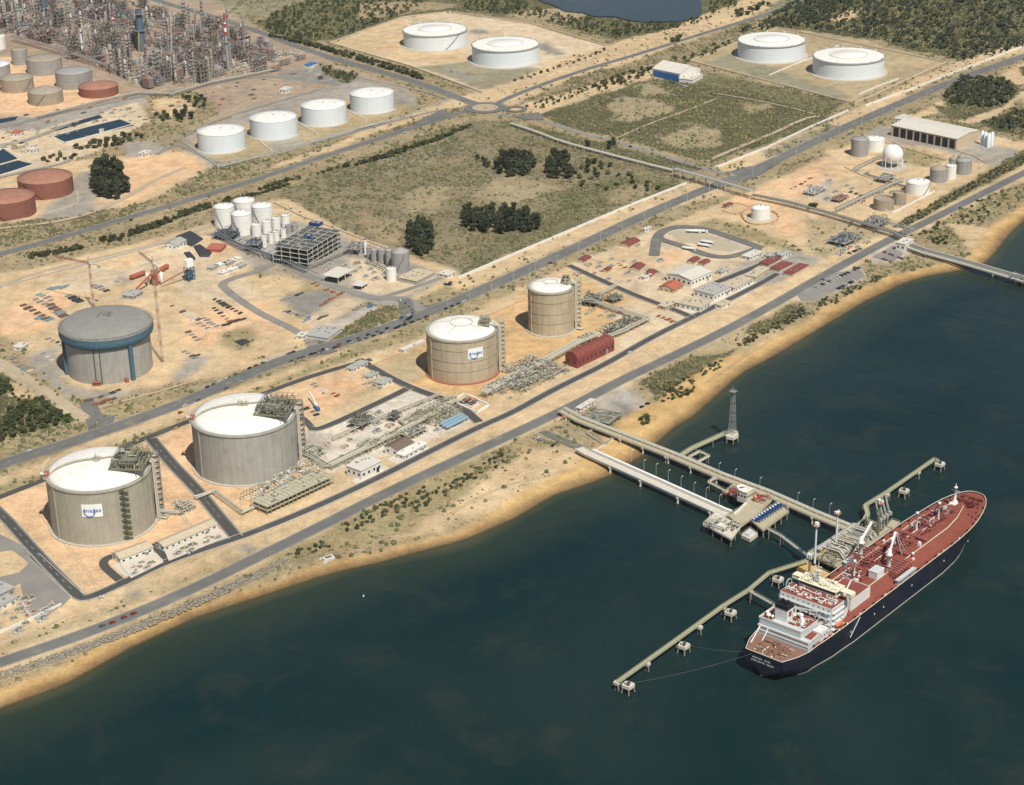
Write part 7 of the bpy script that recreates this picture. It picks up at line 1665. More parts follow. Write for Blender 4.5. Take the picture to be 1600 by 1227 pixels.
for q, lab in ((((566, 704), (576, 709), (600, 697)), 'cream valve frame in front of the zigzag rack'), (((596, 690), (606, 695), (634, 681)), 'cream valve frame in the middle of the corridor'), (((640, 664), (650, 669), (664, 661)), 'small olive valve frame left of the large cream pipe frame'), (((470, 712), (488, 722), (510, 710)), 'dense pipe frame where the second grey tank meets the corridor'), (((756, 612), (770, 620), (800, 604)), 'pale pipe frame between square pit and regasification pipes'), (((690, 634), (700, 640), (716, 631)), 'pale valve frame beside the top of the gravel yard'), (((275, 800), (286, 806), (306, 796)), 'low grey valve frame between the two nearest tanks'), (((905, 534), (915, 540), (934, 530)), 'olive valve frame above the end of the red shed')):
    frame3d(lab, *q, 4, 1, 5, 2, 'frame_cream' if 'cream' in lab else om if 'olive' in lab else pp, [pp, om, pc], n=46, hm=3, floors=False)
for q, lab in ((((545, 578), (552, 583), (575, 571)), 'low grey hut row at the top of the sandy terminal yard'), (((572, 590), (578, 595), (592, 588)), 'grey hut in the middle of the hut row'), (((590, 600), (598, 606), (613, 598)), 'grey canopy hut at the end of the hut row')):
    bldg(lab, *q, 3.2, 'wall_white', 'roof_grey')
bldg('long white low wall-shed left of the board-carrying tan tank', (627, 549), (631, 552), (665, 537), 2.5, 'wall_white', 'roof_pale', win=False)
# small skids and hydrants filling the terminal yards
def skid_proto(seed, m1, m2):
    root = thing('pipe_skid', 'x', 'pipe skid', (0, -500, 0)); a = MB(); clutter(a, -4, 4, -3, 3, .2, 14, seed, 2.6); a.build('pipework', m1, root); b = MB(); clutter(b, -4, 4, -3, 3, .2, 10, seed+1, 3); b.build('pipework', m2, root); MB().box((0, 0, 0), (9, 7, .22)).build('base_slab', 'kerb', root); return root
SK = [skid_proto(5, pc, om), skid_proto(15, pp, ms), skid_proto(25, pp, 'redbrown')]; skf = set(id(o) for o in SK); SKL = {}
def put_skid(i, x, y, where, s=1, a=None):
    o = SK[i]; a = SA if a is None else a
    if id(o) in skf: skf.discard(id(o)); kids_of(o); o.location = (x, y, .1); o.rotation_euler.z = a; o.scale = (s,)*3
    else: o = dup(o, (x, y, .1), a, scale=s)
    SKL.setdefault((i, where), []).append(o)
r4 = random.Random(8)
for poly, n, where, dm in (([(500, 690), (520, 680), (620, 630), (660, 612), (740, 652), (690, 672), (600, 700), (540, 730)], 26, 'in the pale gravel yard', 8), ([(388, 770), (400, 765), (480, 725), (500, 735), (400, 790)], 10, 'behind the vaporiser frames', 8), ([(760, 610), (800, 600), (900, 560), (930, 540), (960, 530), (900, 575), (800, 625)], 14, 'along the corridor near the red shed', 8), ([(900, 470), (960, 470), (1010, 490), (1000, 505), (940, 500), (915, 500)], 12, 'right of the smallest gas tank', 8), ([(240, 790), (250, 812), (300, 800), (330, 800), (300, 780)], 6, 'at the foot of the nearest gas tank', 7), ([(1240, 300), (1290, 270), (1320, 262), (1400, 280), (1410, 300), (1330, 322), (1260, 310)], 16, 'in the sphere compound', 9), ([(340, 372), (440, 405), (560, 440), (640, 440), (600, 415), (540, 405), (470, 420), (350, 360)], 22, 'in the chemical plant', 9), ([(-20, 960), (40, 930), (90, 940), (60, 975), (0, 1000)], 14, 'in the grey compound at bottom left', 7), ([(0, 200), (60, 205), (200, 160), (230, 175), (140, 200), (70, 225), (60, 245), (0, 232)], 26, 'around the oil ponds', 9), ([(1290, 392), (1340, 375), (1360, 380), (1310, 402)], 7, 'below the pipe bridge end', 8), ([(196, 893), (236, 873), (250, 880), (210, 898)], 5, 'in the compressor yard', 6), ([(268, 868), (335, 838), (344, 842), (275, 873)], 8, 'in the substation yard', 6), ([(890, 425), (1000, 380), (1030, 400), (1040, 440), (960, 445), (900, 430)], 16, 'in the depot yard', 10)):
    for x, y in spots(poly, n, len(where)*3+n, dm): put_skid(r4.choice((0, 1, 1, 2) if 'depot' not in where else (2, 1)), x, y, where, r4.uniform(.5, 1.0))
for (i, where), L in SKL.items():
    nm = ('cream and olive', 'pale grey', 'grey and rust-red')[i]; number(L, nm+' pipe skid '+where)
    for o in L: o['group'] = nm+' skids '+where
hz = bpy.data.materials.new('haze'); hz.use_nodes = True; t = hz.node_tree; t.nodes.clear(); o = t.nodes.new('ShaderNodeOutputMaterial'); v = t.nodes.new('ShaderNodeVolumePrincipled'); v.inputs['Color'].default_value = (.86, .88, .90, 1); v.inputs['Density'].default_value = HAZE; v.inputs['Anisotropy'].default_value = .3; t.links.new(v.outputs[0], o.inputs['Volume'])
if HAZE > 0: tag(MB().box((0, 1000, -12), (60000, 60000, 712)).build('haze', hz), None, None, kind='stuff')
# ------------------------------------------------------------------ vehicles
def car_proto(name, cat, m_, L=4.4, W=1.8, H=1.45, label='x'):
    root = thing(name, label, cat, (0, -600, 0)); b = MB()
    b.add([(x, y, z) for y in (-W/2, W/2) for x, z in ((-L/2, .35), (L/2, .35), (L/2, .8), (L*.22, .95), (-L*.42, 1.0), (-L/2, .9))], [(0, 1, 2, 3, 4, 5), (11, 10, 9, 8, 7, 6)]+[(i, 6+i, 6+(i+1) % 6, (i+1) % 6) for i in range(6)]); b.build('body', m_, root)
    c = MB(); c.add([(x, y*k, z) for y in (-W/2, W/2) for x, z, k in ((-L*.42, .98, .95), (L*.22, .93, .95), (L*.06, H, .8), (-L*.30, H, .8))], [(0, 1, 2, 3), (7, 6, 5, 4)]+[(i, 4+i, 4+(i+1) % 4, (i+1) % 4) for i in range(4)]); cb = c.build('cabin', 'glass_dark', root)
    MB().box((-L*.12, 0, H-.02), (L*.34, W*.78, .06)).build('roof', m_, root)
    for x in (-L*.32, L*.32):
        for y in (-W/2, W/2): MB().tube((x, y-.12, .33), (x, y+.12, .33), .33, 8).build('wheel', 'dark_rubber' if 'dark_rubber' in MATS else mat('dark_rubber', (.02, .02, .02), .9), root)
    return root
for n_, c_ in (('car_white', (.70, .70, .69)), ('car_black', (.02, .02, .025)), ('car_grey', (.13, .135, .14)), ('car_red', (.32, .03, .025)), ('car_blue', (.03, .05, .12)), ('car_silver', (.42, .43, .44))): mat(n_, c_, .3, var=.03, spec=.6)
CP = {k: car_proto('parked_car', 'car', 'car_'+k) for k in ('white', 'black', 'grey', 'red', 'blue', 'silver')}
CG = {}; fresh = set(CP)
rd = random.Random(12)
def put_car(p, a, col, where):
    if col in fresh: fresh.discard(col); o = CP[col]; kids_of(o); o.location = p; o.rotation_euler.z = a
    else: o = dup(CP[col], p, a)
    CG.setdefault((col, where), []).append(o); o['group'] = '%s cars %s' % (col, where)
def pick(): return rd.choice(['black']*5+['grey']*4+['white']*3+['blue']*2+['silver']*2+['red'])
def along(W, x0, x1, off, step, where, gap=.2, jit=.5, z=.3):
    for a, b in zip(W, W[1:]):
        a = Vector(a); b = Vector(b); d = (b-a).normalized(); n = Vector((-d.y, d.x)); s = 0; L = (b-a).length
        while s < L:
            c = a+d*s+n*off; px = project(c.x, c.y, 0)[0]
            if x0 < px < x1 and rd.random() > gap: put_car((c.x, c.y, .07), math.atan2(d.y, d.x)+rd.uniform(-.03, .03)+(math.pi if rd.random() < .5 else 0), pick(), where)
            s += step+rd.uniform(0, jit)
along(MAIN, 312, 470, 7.6, 8.4, 'parked on the far verge of the main road', .15); along(MAIN, 535, 640, 7.6, 9.5, 'parked on the far verge of the main road', .3)
along(MAIN, 455, 730, -7.8, 8.4, 'parked on the near verge of the main road', .2); along(MAIN, 285, 455, -7.6, 30, 'parked on the near verge of the main road', .5)
for k in range(9):
    t = k/8; x, y = 625+20*math.sin(t*3.1), 510-40*t; p = G(x, y); put_car((p.x, p.y, .1), R(60+40*t), pick(), 'on the kerb of the plant junction')
for k in range(6): p = G(530+k*15, 539-k*5); put_car((p.x, p.y, .1), R(50), pick(), 'on the kerb of the plant junction')
# lay-by rows by the coast road
for (x0, y0, x1, y1, n, sk) in ((1275, 450, 1345, 418, 15, .2), (1310, 452, 1334, 440, 8, .1), (1286, 438, 1344, 416, 8, .4), (1382, 395, 1409, 405, 7, .1), (1380, 406, 1392, 410, 4, .1), (1324, 398, 1344, 390, 7, .2)):
    for k in range(n):
        if rd.random() < sk: continue
        p = G(x0+(x1-x0)*k/(n-1), y0+(y1-y0)*k/(n-1)); put_car((p.x, p.y, .15), R(SA*0-40+rd.uniform(-3, 3)), pick(), 'in the lay-bys at the coast road')
for x, y, c_ in ((160, 979, 'grey'), (176, 974, 'red'), (194, 966, 'red'), (209, 960, 'red')): p = G(x, y); put_car((p.x, p.y, .3), R(44), c_, 'on the sea verge of the coast road')
for x, y, c_, w_, a_ in ((1012, 632, 'black', 'on the grey clearing by the jetty root', 20), (1003, 637, 'black', 'on the grey clearing by the jetty root', 40), (864, 697, 'black', 'beside the causeway', 60), (842, 686, 'white', 'beside the causeway', 60), (848, 688, 'silver', 'beside the causeway', 60), (984, 552, 'white', 'driving on the perimeter street', 45), (158, 935, 'white', 'driving on the perimeter street', 25), (1326, 208, 'white', 'driving on the main road', 50), (1455, 143, 'white', 'driving on the main road', 50), (860, 412, 'red', 'driving on the main road', 48), (45, 706, 'white', 'driving on the main road', 45), (205, 345, 'black', 'driving on the north road', 48), (322, 312, 'white', 'driving on the north road', 48), (263, 332, 'white', 'driving on the north road', 48), (849, 140, 'black', 'driving on the lake road', 50), (862, 134, 'black', 'driving on the lake road', 50), (633, 208, 'white', 'driving on the north road', 50), (985, 230, 'black', 'driving on the field road', 0), (282, 646, 'red', 'driving on the main road', 45)):
    p = G(x, y); put_car((p.x, p.y, .35), R(a_), c_, w_)
for k in range(6): p = G(1048+k*5, 129+k*1.4); put_car((p.x, p.y, .1), R(50), pick(), 'outside the blue-fronted warehouse')
for k in range(5): p = G(700+rd.uniform(-8, 8), 442+rd.uniform(-4, 4)); put_car((p.x, p.y, .1), R(50), pick(), 'by the chemical plant gate')
for (c_, w_), L in CG.items(): number(L, '%s car %s' % (c_, w_)) if len(L) > 1 else L[0].__setitem__('label', 'single %s car %s' % (c_, w_))
# tank trucks
tk = None; TK = []
for x, y, a_ in ((1083, 364, -12), (1094, 364, -14), (1100, 386, -28), (1076, 391, -28), (1105, 381, -28)):
    p = G(x, y)
    if tk is None:
        tk = thing('tank_truck', 'x', 'tank truck', p, R(a_), 'white tank trucks at the truck yard'); mb = MB().lathe((0, 0, 0), [(.05, -6.4), (1.1, -6), (1.3, -5.4), (1.3, 5.4), (1.1, 6), (.05, 6.4)], 14); mb.v = [(z-1, x, y+2.4) for x, y, z in mb.v]; mb.build('tank', 'ship_white', tk)
        MB().box((7, 0, .6), (2.4, 2.4, 2.6)).build('cab', 'ship_white', tk); MB().box((8.22, 0, 1.8), (.1, 2.1, .9)).build('windscreen', 'glass_dark', tk); MB().box((0, 0, .8), (15, 1, .35)).build('chassis', ds, tk)
        for xx in (-5.4, -4.1, 3.6, 7):
            for yy in (-1.1, 1.1): MB().tube((xx, yy-.15, .5), (xx, yy+.15, .5), .5, 10).build('wheel', 'dark_rubber', tk)
        TK.append(tk)
    else: TK.append(dup(tk, p, R(a_)))
number(TK, 'white tank truck waiting in the asphalt truck yard')
# ------------------------------------------------------------------ construction yard and depot goods
def stackproto(name, m_, L, W, H, n, seed, cat, gap=.3):
    root = thing(name, 'x', cat, (0, -700, 0)); r2 = random.Random(seed)
    for i in range(n):
        y = -W/2+W*(i+.5)/n; b = MB(); h = H*r2.uniform(.6, 1)
        for k in range(max(1, int(h/.5))): b.box((r2.uniform(-.3, .3), y, k*.5), (L*r2.uniform(.85, 1), W/n*.8, .42))
        b.build('board_layer', m_, root)
    return root
for n_, c_ in (('stack_brown', (.14, .10, .08)), ('stack_grey', (.24, .23, .22)), ('stack_pale', (.55, .50, .42)), ('stack_dark', (.05, .05, .055)), ('stack_blue2', (.08, .16, .28)), ('stack_rust', (.27, .10, .05)), ('stack_teal', (.18, .27, .28))): mat(n_, c_, .85, var=.3, scale=.9)
SPR = {k: stackproto('material_stack', 'stack_'+k, 9, 5, 1.6, 4, i, 'material stack') for i, k in enumerate(('brown', 'grey', 'pale', 'dark', 'blue2', 'rust', 'teal'))}
SG = {}; sfresh = set(SPR)
WORD = dict(brown='brown', grey='grey', pale='pale', dark='dark', blue2='blue', rust='rust-red', teal='pale teal')
def put_stack(x, y, a, col, where, s=1):
    p = G(x, y)
    if col in sfresh: sfresh.discard(col); o = SPR[col]; kids_of(o); o.location = p; o.rotation_euler.z = a; o.scale = (s,)*3
    else: o = dup(SPR[col], p, a, scale=s)
    SG.setdefault((col, where), []).append(o); o['group'] = '%s stacks %s' % (WORD[col], where)
w1 = 'in the left rows of the construction yard'
for (x0, y0, dx, dy, n, cols) in ((36, 478, 7.5, 4, 6, ['brown']), (56, 468, 7, 3.5, 5, ['grey', 'brown']), (62, 460, 6, 3, 4, ['grey', 'teal']), (108, 463, 6, 3, 4, ['dark', 'grey']), (80, 478, 5, 4, 5, ['brown', 'grey']), (90, 488, 4, 3, 3, ['grey']), (62, 498, 8, 1, 3, ['blue2', 'teal']), (78, 452, 6.5, -1, 5, ['teal', 'grey']), (148, 446, 6, 3, 4, ['grey', 'dark']), (170, 448, 6, -3, 3, ['pale', 'grey'])):
    for k in range(n): put_stack(x0+dx*k+rd.uniform(-1, 1), y0+dy*k+rd.uniform(-.8, .8), SA+rd.choice((0, 1.57))*0+rd.uniform(-.1, .1), rd.choice(cols), w1, rd.uniform(.7, 1.1))
w2 = 'in the right part of the construction yard'
for (x0, y0, dx, dy, n, cols) in ((336, 469, 5.5, 3, 8, ['dark']), (334, 482, 5, 4, 6, ['dark', 'grey', 'rust']), (352, 508, 5, -1.6, 7, ['dark']), (270, 478, 5, 3, 5, ['grey', 'brown', 'pale']), (290, 492, 5, 2, 5, ['brown', 'dark', 'pale']), (300, 500, 6, 3, 5, ['pale', 'grey']), (318, 498, 5, 3, 5, ['teal', 'grey']), (295, 520, 5, 4, 4, ['grey', 'brown']), (288, 550, 6, 3, 4, ['brown', 'grey']), (300, 556, 5, 0, 3, ['brown', 'dark'])):
    for k in range(n): put_stack(x0+dx*k+rd.uniform(-1, 1), y0+dy*k+rd.uniform(-.8, .8), SA+rd.uniform(-.3, .3), rd.choice(cols), w2, rd.uniform(.45, .8))
w3 = 'around the foot of the tank under construction'
for (x0, y0, dx, dy, n, cols) in ((140, 626, 9, -3, 6, ['brown', 'grey', 'dark']), (150, 632, 9, -3, 4, ['brown', 'rust']), (30, 572, 8, 4, 4, ['grey', 'pale']), (75, 530, 8, 3, 4, ['grey', 'dark']), (60, 548, 7, 5, 4, ['pale', 'grey']), (20, 560, 6, 6, 4, ['grey', 'teal'])):
    for k in range(n): put_stack(x0+dx*k+rd.uniform(-1, 1), y0+dy*k+rd.uniform(-.8, .8), SA+rd.uniform(-.3, .3), rd.choice(cols), w3, rd.uniform(.5, .8))
w4 = 'in the depot and plant yards'
for (x0, y0, dx, dy, n, cols) in ((500, 478, 6, -3.4, 7, ['rust']), (512, 453, 5, 2, 3, ['rust']), (490, 444, 6, 2, 2, ['rust']), (475, 502, 4, -3, 3, ['blue2', 'teal']), (554, 484, 7, -3, 4, ['pale', 'grey']), (577, 480, 6, -3, 2, ['blue2']), (500, 498, 4, -2, 3, ['brown', 'dark']), (445, 486, 6, 2, 5, ['grey', 'dark']), (440, 470, 8, -3, 5, ['grey', 'dark']), (480, 640, 8, 4, 3, ['dark', 'brown']), (505, 610, 7, 3, 4, ['rust', 'pale']), (488, 600, 6, 5, 4, ['grey', 'pale']), (545, 588, 8, 4, 5, ['grey', 'pale']), (580, 598, 7, 4, 3, ['blue2', 'grey']), (930, 428, 9, -4, 6, ['pale', 'grey']), (970, 415, 8, 4, 4, ['pale', 'rust']), (1030, 494, 8, 3, 4, ['rust']), (1040, 500, 8, 3, 2, ['rust']), (1235, 296, 8, -4, 5, ['rust', 'brown']), (1330, 300, 8, 3, 3, ['dark', 'grey']), (1310, 385, 6, -2, 5, ['blue2', 'dark']), (1300, 395, 8, 2, 4, ['pale', 'rust'])):
    for k in range(n): put_stack(x0+dx*k+rd.uniform(-1.5, 1.5), y0+dy*k+rd.uniform(-.8, .8), SA+rd.uniform(-.3, .3), rd.choice(cols), w4, rd.uniform(.35, .75))
w5 = 'on the ground between refinery and ponds'
pts5 = spots([(60, 165), (215, 150), (300, 140), (430, 118), (480, 104), (560, 118), (560, 128), (470, 142), (330, 172), (230, 196), (180, 205), (60, 230), (0, 235), (0, 210)], 90, 15, 9)
for (x, y) in pts5:
    px, py = project(x, y, 0); put_stack(px, py, SA+rd.uniform(-.2, .2), rd.choice(('grey', 'pale', 'brown', 'rust', 'teal', 'dark')), w5, rd.uniform(.35, .9))
for (c_, w_), L in SG.items(): number(L, '%s stack of material %s' % (WORD[c_], w_)) if len(L) > 1 else L[0].__setitem__('label', 'only %s stack %s' % (WORD[c_], w_))
def tarp(label, px, h):
    P = [G(x, y) for x, y in px]; c = sum(P, Vector())/len(P); mb = MB(); Q = [(p.x-c.x, p.y-c.y) for p in P]; n = len(Q)
    ar = sum(Q[i][0]*Q[(i+1) % n][1]-Q[(i+1) % n][0]*Q[i][1] for i in range(n)); Q = Q[::-1] if ar < 0 else Q
    vs = [(x, y, 0) for x, y in Q]+[(x*.88, y*.88, h) for x, y in Q]; mb.add(vs, [(i, (i+1) % n, (i+1) % n+n, i+n) for i in range(n)]+[tuple(range(n, 2*n))]); tag(mb.build('tarpaulin', 'tarp', loc=c), label, 'tarpaulin')
tarp('large black tarpaulin over goods beside the white corrugated shed', [(274, 371), (298, 362), (318, 374), (300, 386), (285, 380)], 2.2)
tarp('long black tarpaulin right of the larger one', [(302, 386), (312, 383), (331, 396), (326, 402), (312, 402)], 2)
tarp('small black tarpaulin below the others in the construction yard', [(287, 396), (297, 395), (306, 405), (298, 410)], 1.8)
tarp('dark oil-black heap in the pale hollow of the construction yard', [(366, 534), (380, 530), (392, 534), (378, 541)], .8)
# concrete mixing plant and mobile machines
p = G(243, 446); r0 = thing('mixing_plant', 'red and white concrete mixing plant in the yard', 'mixing plant', p, SA); MB().box((0, 0, 0), (5, 5, 16)).build('tower', 'redbrown', r0); MB().bar((-24, 0, 3), (0, 0, 15), 1.6).bar((0, 8, 2), (0, 0, 12), 1.4).build('conveyor', 'tile_red', r0)
for x, y in ((5, 4), (5, -4), (-5, 5)): MB().lathe((x, y, 0), [(.6, 0), (1.8, 4), (1.8, 13), (.05, 14)], 12).build('silo', 'ship_white', r0)
for i, (a0, b0) in enumerate((((205, 438), (226, 430)), ((248, 428), (262, 420)))):
    A, B = G(*a0), G(*b0); d = B-A; r0 = thing('aggregate_bin', ['red and white aggregate bin left of the mixing plant', 'red aggregate bin right of the mixing plant'][i], 'bin', (A+B)/2, math.atan2(d.y, d.x)); MB().box((0, 0, 2), (d.length, 4, 3)).build('hopper', 'tile_red', r0); MB().box((0, 2.2, 2), (d.length, .4, 3.4)).build('side_plate', 'sign_white', r0)
    for s in (-.45, 0, .45): MB().box((d.length*s, 0, 0), (.6, 3.6, 2)).build('support', ds, r0)
p = G(297, 438); r0 = thing('batch_tower', 'dark blue batching tower with a white box on top', 'tower', p, SA); tower_frame_mb = MB(); tower_frame(tower_frame_mb, 0, 0, 8, 6, 0, 14, 0, 3, .6); tower_frame_mb.build('frame', 'blue_paint', r0); MB().box((0, 0, 14), (8, 5, 8)).build('hopper', 'sign_white', r0); MB().box((0, 0, 3), (6, 5, 6)).build('mixer', 'stack_blue', r0)
MB().bar((-32, 6, 4), (-2, 0, 12), 1).build('conveyor', 'redbrown', r0)
p = G(495, 640); r0 = thing('mobile_crane', 'blue and white mobile crane with lowered boom in the terminal yard', 'crane', p, R(110)); MB().box((0, 0, 1), (10, 3, 2)).build('carrier', 'blue_front', r0); MB().box((3, 0, 3), (3, 2.6, 1.8)).build('cab', 'sign_white', r0); MB().bar((-2, 0, 4), (22, 0, 7), 1.2).build('boom', 'ship_white', r0)
for xx in (-4, -2, 2, 4):
    for yy in (-1.5, 1.5): MB().tube((xx, yy-.2, .7), (xx, yy+.2, .7), .7, 10).build('wheel', 'dark_rubber', r0)
# lamp posts along the main road (thin grey poles)
lm = []; lp0 = None
for k in range(26):
    x = 700+k*34; y = np.interp(x, [700, 800, 900, 1000, 1100, 1200, 1300, 1400, 1500, 1600], [483, 439, 395, 347, 304, 264, 215, 171, 128, 95]); p = G(x, float(y))
    if lp0 is None: lp0 = thing('street_lamp', 'x', 'lamp post', p, SA-1.57, 'lamp posts along the main road'); MB().tube((0, 0, 0), (0, 0, 10), .13, 6, .08).build('pole', 'bluewhite_steel', lp0); MB().bar((0, 0, 10), (1.8, 0, 10.3), .12).box((2.1, 0, 10.2), (1, .4, .2)).build('lamp_head', 'sign_white', lp0); lm.append(lp0)
    else: lm.append(dup(lp0, p, SA-1.57))
number(lm, 'thin lamp post beside the main road')

p = G(513, 873); r0 = thing('outfall', 'pale concrete outfall at the top of the beach', 'outfall', p, R(35)); MB().box((0, 0, -1), (8, 5, 2.2)).box((-4.5, 3, -1), (3, 1, 1.8)).box((-4.5, -3, -1), (3, 1, 1.8)).build('head_wall', 'roof_pale', r0); MB().box((0, 0, 1.21), (5, 2, .3)).build('grating', ds, r0)
for x, y, l in ((568, 932, 'tiny white buoy alone on the open water'), (1189, 1056, 'small white float beside the ship stern')):
    p = G(x, y, WATER); r0 = thing('buoy', l, 'buoy', p); MB().ball((0, 0, .2), .55, 12, 8).build('float', 'sign_white', r0); MB().tube((0, 0, .8), (0, 0, 2), .1, 6).build('staff', 'sign_white', r0)
# ------------------------------------------------------------------ vegetation
def leafmat(name, a, b2, tr=0):
    m = bpy.data.materials.new(name); t, b, o = nodes(m); p = geopos(t); n = noise(t, p, .35, 3, .6); oi = t.nodes.new('ShaderNodeObjectInfo')
    col = mixc(t, mapr(t, n, .35, .65, 0, 1), a, b2); col = mixc(t, 1.0, col, mapr(t, oi.outputs['Random'], 0, 1, .65, 1.55), 'MULTIPLY')
    t.links.new(col, b.inputs['Base Color']); b.inputs['Roughness'].default_value = .85; b.inputs['Specular IOR Level'].default_value = .15; MATS[name] = m; return m
leafmat('leaf_dark', (.028, .036, .020), (.070, .080, .044)); leafmat('leaf_pine', (.042, .050, .024), (.088, .098, .046)); leafmat('leaf_mid', (.050, .064, .026), (.10, .115, .050)); leafmat('leaf_bush', (.055, .060, .028), (.125, .125, .06)); leafmat('leaf_dry', (.16, .135, .065), (.26, .215, .11)); mat('bark', (.12, .085, .06), .95)
def crown_mesh(seed, nl, leaf, lumps, rx, rz, zc, irr=.35):
    """leaf-sized faces spread over overlapping lumps: uneven outline with gaps"""
    r2 = np.random.default_rng(seed); L = []
    for k in range(lumps):
        a = r2.random()*6.283; q = rx*.62*math.sqrt(r2.random()); L.append((q*math.cos(a), q*math.sin(a), zc+(r2.random()-.45)*rz*1.1, rx*(.32+irr*r2.random())))
    V = []; Fc = []
    for i in range(nl):
        c = L[r2.integers(len(L))]; d = r2.normal(size=3); d /= np.linalg.norm(d); d[2] = d[2]*.8+.15; rr = c[3]*(.78+.3*r2.random()); p = np.array(c[:3])+d*rr*np.array((1, 1, rz/rx if rz < rx else 1))
        u = r2.normal(size=3); nrm = d+u*.5; nrm /= np.linalg.norm(nrm); t1 = np.cross(nrm, (0.3, .5, .8)); t1 /= np.linalg.norm(t1); t2 = np.cross(nrm, t1); s = leaf*(.6+.8*r2.random()); n = len(V)
        V += [tuple(p+t1*s), tuple(p+t2*s*.9), tuple(p-t1*s), tuple(p-t2*s*.8)]; Fc.append((n, n+1, n+2, n+3))
    return V, Fc
def tree_proto(name, cat, lm_, rx, rz, zc, seed, nl=420, leaf=.75, lumps=9, trunk=True):
    root = thing(name, 'x', cat, (0, -800, 0)); V, Fc = crown_mesh(seed, nl, leaf, lumps, rx, rz, zc); MB().add(V, Fc).build('crown', lm_, root)
    if trunk:
        mb = MB(); mb.tube((0, 0, 0), (.1, 0, zc*.8), .32, 7, .18); r2 = random.Random(seed)
        for k in range(5): a = k*1.26+r2.random(); mb.tube((.05, 0, zc*(.4+.08*k)), (rx*.55*math.cos(a), rx*.55*math.sin(a), zc*(.9+.1*k)), .14, 5, .05)
        mb.build('trunk', 'bark', root)
    return root
TP_ = {'tall': [tree_proto('eucalyptus_tree', 'tree', 'leaf_dark', 4.0, 6.6, 7, 10+i, 820, .7, 16) for i in range(3)], 'pine': [tree_proto('pine_tree', 'tree', 'leaf_pine', 4.4, 3.0, 3.2, 20+i, 560, .62, 11) for i in range(3)], 'hedge': [tree_proto('hedge_shrub', 'shrub', 'leaf_pine', 4.2, 2.4, 2.0, 50+i, 520, .55, 10, False) for i in range(3)], 'mid': [tree_proto('leafy_tree', 'tree', 'leaf_mid', 4.0, 2.8, 2.8, 30+i, 500, .6, 9) for i in range(3)], 'bush': [tree_proto('bush', 'bush', 'leaf_bush', 2.2, 1.3, 1.1, 40+i, 200, .45, 6, False) for i in range(3)]}
tfresh = {id(o) for L in TP_.values() for o in L}; TG = {}
rd = random.Random(31)
def put_tree(kind, x, y, where, s=1):
    o0 = rd.choice(TP_[kind]); sc_ = (s*rd.uniform(.7, 1.2), s*rd.uniform(.7, 1.2), s*rd.uniform(.65, 1.25))
    if id(o0) in tfresh: tfresh.discard(id(o0)); o = o0; kids_of(o); o.location = (x, y, -.2); o.scale = sc_; o.rotation_euler.z = rd.random()*6
    else: o = dup(o0, (x, y, -.2), rd.random()*6, scale=sc_)
    TG.setdefault((kind, where), []).append(o)
def clump(kind, poly, n, where, s=1, dmin=4, seed=1):
    for x, y in spots(poly, n, seed, dmin): put_tree(kind, x, y, where, s)
def rowt(kind, px, step, where, s=1, wob=1.5, gap=.08):
    W = line_px(px, 1)
    for a, b in zip(W, W[1:]):
        a = Vector(a); b = Vector(b); L = (b-a).length; n = max(1, int(L/step))
        for i in range(n):
            if rd.random() < gap: continue
            c = a.lerp(b, (i+.5)/n); put_tree(kind, c.x+rd.uniform(-wob, wob), c.y+rd.uniform(-wob, wob), where, s*rd.uniform(.75, 1.15))
clump('tall', [(723, 340), (740, 330), (756, 336), (775, 334), (800, 328), (815, 334), (840, 346), (842, 360), (800, 367), (745, 364), (724, 358)], 84, 'in the broad dark grove of the centre field', 1, 4.2, 1)
clump('tall', [(640, 362), (650, 352), (674, 356), (676, 398), (660, 401), (640, 396)], 46, 'in the small dark grove behind the grey silos', 1, 4, 2)
clump('tall', [(778, 254), (800, 244), (830, 250), (836, 274), (800, 278), (776, 272)], 40, 'in the upper left grove of the centre field', 1, 4.6, 3); clump('tall', [(854, 258), (870, 246), (888, 252), (894, 281), (856, 280)], 26, 'in the upper right grove of the centre field', 1, 4.8, 4)
clump('tall', [(742, 250), (760, 252), (768, 262), (755, 262)], 4, 'at the left fringe of the upper groves', .7, 6, 5); clump('mid', [(895, 255), (960, 265), (1030, 290), (1040, 300), (960, 300), (900, 290)], 22, 'scattered right of the upper groves', .8, 12, 6)
clump('tall', [(915, 252), (960, 262), (955, 282), (915, 275)], 8, 'scattered right of the upper groves', .7, 8, 7)
for x, y in ((952, 232), (958, 228), (918, 232)): p = G(x, y); put_tree('tall', p.x, p.y, 'by the bend of the field road', .8)
clump('tall', [(143, 284), (150, 262), (170, 262), (186, 272), (200, 292), (198, 302), (180, 314), (150, 306)], 60, 'in the big dark clump beside the red tanks', 1.25, 4.4, 8)
clump('pine', [(116, 232), (160, 232), (210, 222), (225, 214), (200, 210), (150, 222), (118, 240)], 26, 'in the belt above the big dark clump', .9, 8, 9); clump('mid', [(60, 246), (116, 240), (120, 248), (70, 254)], 10, 'in the belt above the big dark clump', .8, 7, 10)
clump('mid', [(242, 178), (262, 176), (262, 190), (248, 192)], 6, 'near the small sandy clearing', .9, 7, 11); clump('tall', [(270, 178), (298, 174), (300, 190), (276, 192)], 8, 'near the small sandy clearing', .8, 8, 12); clump('pine', [(284, 152), (320, 150), (325, 172), (300, 168)], 14, 'near the small sandy clearing', .8, 8, 13)
hn = 'in the hedge below the north road'
